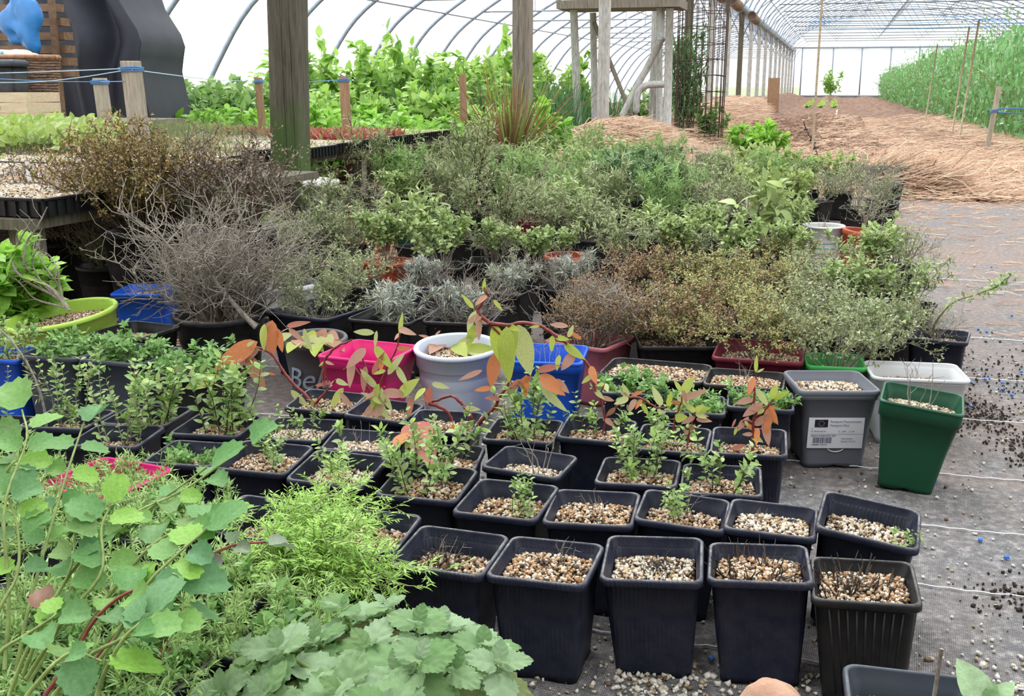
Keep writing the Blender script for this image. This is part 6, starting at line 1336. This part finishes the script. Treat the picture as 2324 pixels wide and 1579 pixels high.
proto('onion', 'stem_green', 'lf_onion', h=.2, spread=.1, nmain=1, nsub=0, nleaf=0)
r = np.random.default_rng(5)
def sp(x0, x1, y0, y1, nx, ny, s0, s1, jit=.12):
    return [(x0+(x1-x0)*(i+.5)/nx+r.uniform(-jit, jit), y0+(y1-y0)*(j+.5)/ny+r.uniform(-jit, jit), r.uniform(s0, s1)) for i in range(nx) for j in range(ny)]
bedplant('potato_plant', 'plant', 'bushy bright green potato plant in the bed behind the trays', 'potato plants behind the trays', ['potato'], sp(-6.6, -3.3, 9.2, 15.0, 6, 6, .8, 1.15))
bedplant('tall_leafy_plant', 'plant', 'tall large-leaved plant against the bright tunnel side', 'tall plants against the tunnel side', ['pepper'], sp(-6.4, -3.2, 10.8, 15.5, 6, 3, .95, 1.25))
bedplant('low_leafy_plant', 'plant', 'low bright leafy plant just behind the seed trays', 'low leafy plants behind the trays', ['lowgreen'], sp(-6.2, -2.9, 7.75, 9.2, 8, 3, 1.2, 1.6))
bedplant('low_bushy_plant', 'plant', 'low dark green bushy plant beside the fabric shelter', 'low dark plants by the tunnel side', ['lowdark'], sp(-6.9, -5.3, 8.8, 11.5, 4, 5, 1.5, 1.9))
# onion clumps: tall round green leaves
def onion(seed):
    r = np.random.default_rng(seed); mb = MB()
    for i in range(60):
        a = r.uniform(0, 6.28); b = np.array([math.cos(a), math.sin(a), 0])*r.uniform(0, .16); C = curve_pts(b, [math.cos(a)*.2, math.sin(a)*.2, 1], r.uniform(.45, .85), 5, r, .06); tube(mb, C, np.linspace(.007, .002, 6), 4, False)
    return mb.mesh('foliage', M['lf_onion'])
ON = [onion(1), onion(2), onion(3)]
for i, (x, y, s) in enumerate(sp(-4.8, -2.9, 11.2, 16.5, 5, 8, .85, 1.1)):
    t = thing('onion_clump', 'clump of tall tubular onion leaves behind the pale poles', 'plant', (x, y, 0), 'onion clumps in the bed'); link('foliage', ON[i % 3], t, (0, 0, 0), (0, 0, i), s, kind='stuff')
bedplant('leafy_bush', 'plant', 'bright green leafy bush right of the lemongrass clump', None, ['bright'], [(-2.45, 8.9, 2.6)])
bedplant('celery_plant', 'plant', 'upright bright leafy plant standing alone before the bare bed', None, ['bright'], [(-.62, 10.4, 1.75)])
bedplant('far_bush', 'plant', 'small dark green bush in front of the end wall', None, ['pepper'], [(-.1, 47, 1.25)])
bedplant('parsley_plant', 'plant', 'feathery green plant seen between the poles', 'green plants between the poles', ['lowdark'], [(-2.75, 17, 1.6), (-2.55, 18.5, 1.5), (-2.2, 16.2, 1.1)])
# lettuce rows far down the bed
lt_ = [(-.75+.38*i, 34+1.0*j, r.uniform(.8, 1.1)) for i in range(3) for j in range(12)]
mb = MB(); rg = np.random.default_rng(8); scatter(mb, T_oval, np.zeros((26, 3)), rdir(rg, 26)*[1, 1, .3]+[0, 0, .55], np.tile([0, 0, 1.], (26, 1)), rg.uniform(.11, .2, 26)); lm = mb.mesh('lettuce', M['lf_lime'])
for x, y, s in lt_: thing('lettuce', 'small lime green lettuce in the far rows before the end wall', 'lettuce', (x, y, .05), 'lettuces in three far rows', lm, (0, 0, x+y))
# far dark plants along the post row
bedplant('weedy_plant', 'plant', 'small weedy plant at the foot of the post row', 'weeds along the post row', ['lowdark', 'lowgreen'], [(-2.9+.3*math.sin(i*2), 15.5+2.7*i, .55+.1*(i % 3)) for i in range(9)])

# ---- pea hedge
PB_ = []
def pea_clump(seed):
    r = np.random.default_rng(seed); n = 1500; mb = MB(); P = np.stack([r.uniform(-.75, .75, n), r.uniform(-1.2, 1.2, n), r.uniform(0, 1, n)**.8*1.0], 1)
    top = 1-.18*np.sin(P[:, 1]*3+seed)**2-.22*np.abs(P[:, 0]/.75)**3; P[:, 2] *= top; D = rdir(r, n); scatter(mb, T_oval, P, D, rdir(r, n)+[0, -.4, .7], r.uniform(.05, .12, n))
    m2 = MB()
    for i in range(120):
        b = [r.uniform(-.7, .7), r.uniform(-1.2, 1.2), 0]; C = curve_pts(b, [r.normal(0, .2), r.normal(0, .2), 1], r.uniform(.6, 1.2), 6, r, .2); tube(m2, C, .004, 3, False)
        scatter(mb, T_oval, C[[3, 4, 5, 6, 6, 5]], rdir(r, 6), rdir(r, 6)+[0, 0, 1], r.uniform(.03, .06, 6))
    return m2.mesh('vines', M['stem_green']), mb.mesh('foliage', M['lf_pea'])
PC = [pea_clump(k) for k in (1, 2, 3)]
k = 0
for xr in (3.05, 4.5, 5.9):
    for y in np.arange(13.2 if xr < 4 else 12.6, 62, 2.3):
        if xr > 5 and y > 34: continue
        s = (1.45 if y < 40 else 1.3)*(1+.08*math.sin(y*1.7+xr)); t = thing('pea_plants', 'dense green section of climbing peas along the right side bed', 'plant', (xr+.06*math.sin(y), y, 0), 'sections of the pea hedge')
        for nm, me in zip(('vines', 'foliage'), PC[k % 3]): link(nm, me, t, (0, 0, 0), (0, 0, math.pi*(k % 2)), (1, 1, s*(1.12 if y > 16 else 1.0)), kind='stuff')
        k += 1
# canes in the peas
for i, (x, y0, y1, Y) in enumerate(((2200, 60, 270, 17), (2128, 100, 250, 22), (2222, 45, 180, 15.5))):
    A = WY(x, y0, Y); mb = MB(); tube(mb, [(A[0]-.10, Y, 0), (A[0], Y, A[2])], .014, 6); thing('pea_cane', ['slender cane rising through the peas, middle one', 'short cane in the peas farthest back', 'slender cane at the front of the peas'][i], 'cane', (0, 0, 0), 'canes in the peas', mb.mesh('pea_cane', M['canes']))
r = np.random.default_rng(17); mb = MB(); P = []
for q in range(9):
    C = curve_pts([2.6+q*.25, 15+q*.8, 1.4], [r.normal(0, .2), 0, 1], r.uniform(.4, .9), 8, r, .12); tube(mb, C, .004, 3, False); P.append(np.repeat(C[2:], 3, 0))
P = np.concatenate(P); m2 = MB(); scatter(m2, T_oval, P, rdir(r, len(P)), rdir(r, len(P)), r.uniform(.04, .09, len(P)))
t = thing('pea_shoots', 'loose pea shoots climbing above the hedge', 'plant', (0, 0, 0)); link('vines', mb.mesh('vines', M['stem_green']), t, kind='stuff'); link('foliage', m2.mesh('foliage', M['lf_pea']), t, kind='stuff')
# leaning stake with twine by the peas
A = WY(2268, 196, 13.0); B = G(2240, 327); B = np.array([WY(2240, 327, 13.0)[0], 13.0, 0]); t = thing('stake', 'leaning wooden stake with blue twine at the edge of the peas', 'stake', (0, 0, 0))
mb = MB(); bar(mb, B, A, .05, .04); link('timber', mb.mesh('timber', M['wood_stake'], False), t)
C0 = B+(A-B)*.62
for k in range(3): mb = MB(); tube(mb, [C0+[-.04, -.03, .012*k], C0+[.04, -.03, .012*k+.01], C0+[.04, .03, .012*k], C0+[-.04, .03, .012*k], C0+[-.04, -.03, .012*k]], .004, 4); link('twine_wrap', mb.mesh('twine_wrap', M['twine_blue']), t)
mb = MB(); tube(mb, [C0, C0+[.6, .2, -.03], C0+[1.3, .5, .0]], .006, 4); tube(mb, [C0+[0, 0, .04], C0+[.7, .2, .04], C0+[1.3, .5, .05]], .006, 4); thing('twine', 'blue twine running from the leaning stake into the peas', 'string', (0, 0, 0), None, mb.mesh('twine', M['twine_blue']))
# single tall cane in the bed
A = WY(1866, 0, 10.7); A2 = WY(1842, 357, 10.7); A3 = A+(A-A2)*.35; mb = MB(); tube(mb, smooth([(A2[0], 10.7, 0), A, A3], 8), .012, 6); thing('cane', 'tall thin cane leaning alone before the bare soil bed', 'cane', (0, 0, 0), None, mb.mesh('cane', M['canes']))
mb = MB(); C = curve_pts((A2[0]+.06, 10.7, 0), [.05, 0, 1], .45, 8, np.random.default_rng(2), .2); tube(mb, C, .004, 4); r = np.random.default_rng(6); scatter(mb, T_oval, np.repeat(C[2:], 4, 0), rdir(r, 28), rdir(r, 28), r.uniform(.02, .04, 28)); thing('dead_plant', 'small dried dark plant beside the tall cane', 'plant', (0, 0, 0), None, mb.mesh('dead_plant', M['stem_dark']))

# ---- pale pole frame
YF = 13.4
FRm = thing('pole_frame', 'weathered pale pole frame with plank top, braces and a bent pipe', 'frame', (0, 0, 0))
def pole(a, b, r_, name='leg', mat='alu', n=8):
    mb = MB(); tube(mb, [a, (np.array(a)+np.array(b))/2, b], [r_*1.05, r_, r_*.97], n); return link(name, mb.mesh(name, M[mat]), FRm)
def wp(x, y, dy=0.0): return WY(x, y, YF+dy)
T0_, T1_ = wp(1268, 12), wp(1545, 10); zt = float(T0_[2]); mb = MB(); box(mb, ((T0_[0]+T1_[0])/2, YF+.25, zt), (T1_[0]-T0_[0], .75, .10)); link('top_plank', mb.mesh('top_plank', M['wood_grey'], False), FRm)
for xt, xb, dy, r_ in ((1302, 1314, 0, .05), (1346, 1352, .55, .045), (1520, 1514, 0, .05), (1497, 1498, .55, .04)):
    a = wp(xt, 20, dy); b = wp(xb, 290, dy); pole((b[0], YF+dy, .0), (a[0], YF+dy, zt-.06), r_)
pole(wp(1348, 50, .2), wp(1448, 300, .2), .028, 'brace', 'wood_grey'); pole(wp(1504, 85, .1), wp(1412, 262, .1), .04, 'brace'); pole(wp(1500, -6, .1), wp(1500, 90, .1), .05, 'brace')
mb = MB(); C = smooth([wp(1444, 345), wp(1443, 300), wp(1444, 240), wp(1450, 208), wp(1470, 193), wp(1515, 191)], 18); C[:, 2] = np.maximum(C[:, 2], 0); tube(mb, C, .042, 8); link('bent_pipe', mb.mesh('bent_pipe', M['alu']), FRm)
mb = MB(); tube(mb, [wp(1482, 205, -.05), (wp(1480, 300)[0], YF-.05, 0)], .014, 6); link('rod', mb.mesh('rod', M['alu']), FRm)
# wire cage round the posts with dried climber
CG = thing('wire_cage', 'rusty wire mesh cylinder standing beside the post row', 'cage', (-1.97, 14.6, 0)); c0 = WY(1588, 250, 14.6); CG.location = (float(c0[0]), 14.6, 0)
mb = MB(); R_ = .31
for q in range(26): a = q*2*math.pi/26; tube(mb, [(R_*math.cos(a)*(1+.03*math.sin(q*3)), R_*math.sin(a), 0), (R_*1.04*math.cos(a+.03), R_*1.04*math.sin(a+.03), 2.1)], .0055, 4, False)
link('upright_wires', mb.mesh('upright_wires', M['rust']), CG, kind='stuff')
mb = MB()
for k in range(11): a = np.linspace(0, 2*math.pi, 30); tube(mb, np.stack([R_*1.01*np.cos(a), R_*1.01*np.sin(a), .05+k*.2+.01*np.sin(a*3+k)], 1), .005, 4, False)
link('hoops', mb.mesh('hoops', M['rust']), CG, kind='stuff')
CL = thing('dried_climber', 'dark dried climbing plant inside the wire cage', 'plant', (float(c0[0])-.22, 14.9, 0))
for nm, me, kd in PROTO['willowy_dark'][0]: link(nm, me, CL, (0, 0, 0), (0, 0, 0), (2.0, 2.0, 4.2), kind=kd)
for nm, me, kd in PROTO['lowdark'][1]: link(nm, me, CL, (.3, 0, 0), (0, 0, 0), (1.1, 1.1, 1.2), kind=kd)
# board against a far post
mb = MB(); box(mb, (0, 0, .45), (.30, .04, .9)); p = WY(1755, 222, 30); thing('board', 'short brown board leaning in the far post row', 'board', (float(p[0]), 30, 0), None, mb.mesh('board', M['wood_brown'], False), (0, 0, .1))

# ---- straw: strands laid loosely, mounds at the post row, big pile at the path end
def strands(name, lab_, n, fP, L0, L1, w0, w1, seed, dirx=1.0, flat=.12, mat='straw'):
    r = np.random.default_rng(seed); P = fP(r, n); a = r.normal(0, .55, n)+(math.pi/2)*(r.random(n) > dirx)
    D = np.stack([np.cos(a), np.sin(a), r.normal(0, flat, n)], 1); D /= np.linalg.norm(D, axis=1)[:, None]; L = r.uniform(L0, L1, n)[:, None]; W = r.uniform(w0, w1, n)[:, None]
    S = np.cross(D, [0, 0, 1.]); S /= np.linalg.norm(S, axis=1)[:, None]; N = np.cross(S, D); m = P+D*L*.5+N*r.normal(0, .06, (n, 1))*L; e = P+D*L+S*r.normal(0, .08, (n, 1))*L; e[:, 2] = np.maximum(e[:, 2], P[:, 2]*.5+.003)
    V = np.stack([P-S*W/2, P+S*W/2, P+N*W*.5, m-S*W/2, m+S*W/2, m+N*W*.5, e-S*W/3, e+S*W/3, e+N*W*.3], 1); o = (np.arange(n)*9)[:, None, None]
    F = np.array([[0, 2, 5, 3], [2, 1, 4, 5], [3, 5, 8, 6], [5, 4, 7, 8]]); mb = MB(); mb.add(V.reshape(-1, 3), (F[None]+o).reshape(-1, 4))
    return thing(name, lab_, 'straw', (0, 0, 0), None, mb.mesh(name, M[mat]))
def zs(X, Y): return soil_h(X, Y)
def area(x0, x1, y0, y1, zoff=.01):
    def f(r, n): X = r.uniform(x0, x1, n); Y = y0+(y1-y0)*r.uniform(0, 1, n)**1.2; return np.stack([X, Y, np.where(Y > 7.7, zs_fast(X, Y), 0)+zoff+r.uniform(0, .02, n)], 1)
    return f
def zs_fast(X, Y):
    bed = .05*np.cos((X+.2)*2*math.pi/1.9)*np.clip((Y-11)/3, 0, 1); mound = .24*np.exp(-((X+2.35)/.55)**2)*np.clip((Y-9.6)/1.5, 0, 1)*np.clip((64-Y)/3, 0, 1); return bed+mound+.01
s1 = strands('straw', 'loose straw strewn over the ground beyond the woven path', 15000, area(-2.2, 4.6, 7.62, 12.5), .08, .42, .004, .012, 1, dirx=.8)
s2 = strands('straw', 'thinner straw scattered over the bare brown soil bed', 5000, area(-1.9, 4.0, 12, 26), .1, .4, .006, .014, 2)
def md(cx, cy, rx, ry, h):
    def f(r, n): a = r.uniform(0, 6.28, n); q = np.sqrt(r.uniform(0, 1, n)); X = cx+rx*q*np.cos(a); Y = cy+ry*q*np.sin(a); return np.stack([X, Y, zs_fast(X, Y)*(Y > 7.7)+h*(1-q*q)+.01], 1)
    return f
s3 = strands('straw_heap', 'heap of pale straw mulch around the foot of the pole frame', 6000, md(-2.2, 11.4, .95, 1.5, .10), .08, .35, .006, .014, 3)
s4 = strands('straw_heap', 'reddish straw heaps along the receding post row', 5000, lambda r, n: md(-2.3, 24, .7, 9, .12)(r, n), .1, .4, .01, .02, 4)
s5 = strands('straw_heap', 'tousled straw pile at the end of the woven path', 4200, md(.42, 8.15, .42, .38, .17), .08, .32, .004, .010, 5, dirx=.6, flat=.35)
s6 = strands('straw', 'reddish straw and bark on the ground below the tray bench', 7000, lambda r, n: np.stack([r.uniform(-3.6, -1.8, n), r.uniform(2.2, 6.5, n), r.uniform(.004, .02, n)], 1), .03, .14, .003, .007, 6)
s7 = strands('straw', 'short straw crumbs trodden onto the woven path', 1500, lambda r, n: np.stack([r.uniform(.3, 3.2, n), 7.7-4.2*r.uniform(0, 1, n)**2.2, np.full(n, .003)], 1), .02, .12, .003, .007, 7)
for o in (s1, s2, s3, s4, s5, s6, s7): o['kind'] = 'stuff'
mb = MB(); tube(mb, [(0, 0, .10), (.35, .05, .10)], .10, 12); p = G(2020, 425); thing('log_end', 'dark log end under the straw pile', 'log', (.18, 7.95, 0), None, mb.mesh('log_end', M['stem_dark']))
for i, pts in enumerate((((1800, 332), (1800, 318), (1815, 302), (1835, 296), (1845, 280), (1830, 262)), ((1922, 330), (1925, 318), (1915, 300), (1905, 282), (1898, 262), (1900, 250)))):
    C = smooth([G(x, y, .03) for x, y in pts], 30); mb = MB(); tube(mb, C, .022, 8); thing('drip_hose', ['pale hose winding over the bed beside the tall cane', 'pale hose snaking up the middle of the bare bed'][i], 'hose', (0, 0, 0), 'pale hoses on the bed', mb.mesh('drip_hose', M['hose']))
# soil clods
def clods(n, x0, x1, y0, y1, s, seed, mat='compost'):
    r = np.random.default_rng(seed); X = r.uniform(x0, x1, n); Y = r.uniform(y0, y1, n); mb = MB(); pebbles(mb, np.stack([X, Y, zs_fast(X, Y)*(Y > 7.7)+s*.2], 1), r.uniform(.4, 1.4, n)*s, r); return mb
mb = clods(3500, -1.6, .6, 10.8, 26, .05, 3); t = thing('soil_clods', 'dark clods and mulch lumps over the middle soil bed', 'soil', (0, 0, 0), None, mb.mesh('soil_clods', M['soil'])); t['kind'] = 'stuff'

# ------------------------------------------------------------------ scatter on the woven path
r = np.random.default_rng(99); n = 9000
X = r.uniform(-.9, 1.6, n); Y = .95+r.uniform(0, 1, n)**1.6*2.6; keep = r.random(n) < np.where(Y < 1.5, 1, .45); X, Y = X[keep], Y[keep]
mb = MB(); pebbles(mb, np.stack([X, Y, np.full(len(X), .0018)], 1), r.uniform(.5, 1.3, len(X))*.0042, r)
for cx, cy, s, q in ((-.05, 1.10, .25, 900), (.42, 1.25, .12, 500), (-.45, 1.06, .2, 700), (.30, 1.32, .10, 400), (-.17, 1.25, .06, 200)):
    mb2 = r.normal(0, s*.5, (q, 2))+[cx, cy]; pebbles(mb, np.stack([mb2[:, 0], mb2[:, 1], np.full(q, .002)], 1), r.uniform(.5, 1.5, q)*.0045, r)
t = thing('perlite_grains', 'white and tan grit grains spilled over the woven path', 'grit', (0, 0, 0), None, mb.mesh('perlite_grains', M['perlite'])); t['kind'] = 'stuff'
mb = MB()
for cx, cy, sx_, sy_, q in ((.50, 2.35, .11, .16, 900), (.42, 1.62, .14, .08, 1100), (.62, 1.38, .10, .08, 500), (.36, 2.62, .10, .15, 500), (.55, 3.0, .25, .3, 500)):
    c = r.normal(0, 1, (q, 2))*[sx_*.5, sy_*.5]+[cx, cy]; pebbles(mb, np.stack([c[:, 0], c[:, 1], np.full(q, .002)], 1), r.uniform(.2, 1.2, q)*.0042, r, flat=.5)
t = thing('spilled_compost', 'dark brown compost crumbs spilled beside the green pot', 'soil', (0, 0, 0), None, mb.mesh('spilled_compost', M['compost'])); t['kind'] = 'stuff'
mb = MB(); pebbles(mb, np.array([[0, 0, .003]]), [.0075], r); pm_ = mb.mesh('blue_pellet', M['blue_pellet'])
for i, (x, y) in enumerate(((2122, 1093), (2284, 1266), (2225, 1227), (2167, 842), (2185, 865), (2198, 868), (2235, 862), (2245, 860), (2275, 870), (2297, 898), (2275, 885), (2205, 870), (2152, 858), (2318, 845), (2203, 923), (2240, 754), (2220, 748), (1614, 1497), (2100, 602), (2150, 602), (2250, 607), (2297, 717))):
    p = G(x, y, .002); thing('blue_pellet', 'small blue pellet lying on the woven path', 'pellet', (p[0], p[1], .001), 'blue pellets on the path', pm_, (0, 0, i))
# pinkish rock at the bottom edge
p = G(1742, 1640, .03); thing('rock', 'rounded pinkish rock cut by the bottom edge', 'rock', (p[0], p[1], .025), None, lump(.052, .045, .055, 11, 'rock', 'rock', .06, 18))


# ------------------------------------------------------------------ nudge touching pots apart so none stand inside one another
def hull_sep():
    bpy.context.view_layer.update(); IT = []
    for o in scene.objects:
        if o.type == 'MESH' and o.name.split('.')[0] == 'pot' and o.parent is not None:
            V = np.empty(len(o.data.vertices)*3); o.data.vertices.foreach_get('co', V); V = V.reshape(-1, 3); W = np.array(o.matrix_world); V = V@W[:3, :3].T+W[:3, 3]
            T = V[V[:, 2] > V[:, 2].max()-.02][:, :2]; IT.append([o.parent, T, T.mean(0), .25 if o.parent.get('group') == 'square pots of seedlings and grit' else 1.0, np.zeros(2)])
    A = np.array([[math.cos(k*math.pi/16), math.sin(k*math.pi/16)] for k in range(16)])
    for it_ in range(45):
        mv = 0
        for i in range(len(IT)):
            for j in range(i):
                a, b = IT[i], IT[j]; dc = (a[2]+a[4])-(b[2]+b[4])
                if dc@dc > .12: continue
                p = (a[1]+a[4])@A.T; q = (b[1]+b[4])@A.T; g1 = p.min(0)-q.max(0); g2 = q.min(0)-p.max(0); g = np.maximum(g1, g2); k = int(g.argmax())
                if g[k] < -.007:
                    d = A[k]*(1 if g1[k] > g2[k] else -1)*(-g[k]-.006); w = a[3]+b[3]; a[4] = a[4]+d*a[3]/w*.8; b[4] = b[4]-d*b[3]/w*.8; mv = 1
        if not mv: break
    for o, T, c, w, d in IT: o.location.x += float(d[0]); o.location.y += float(d[1])
hull_sep()
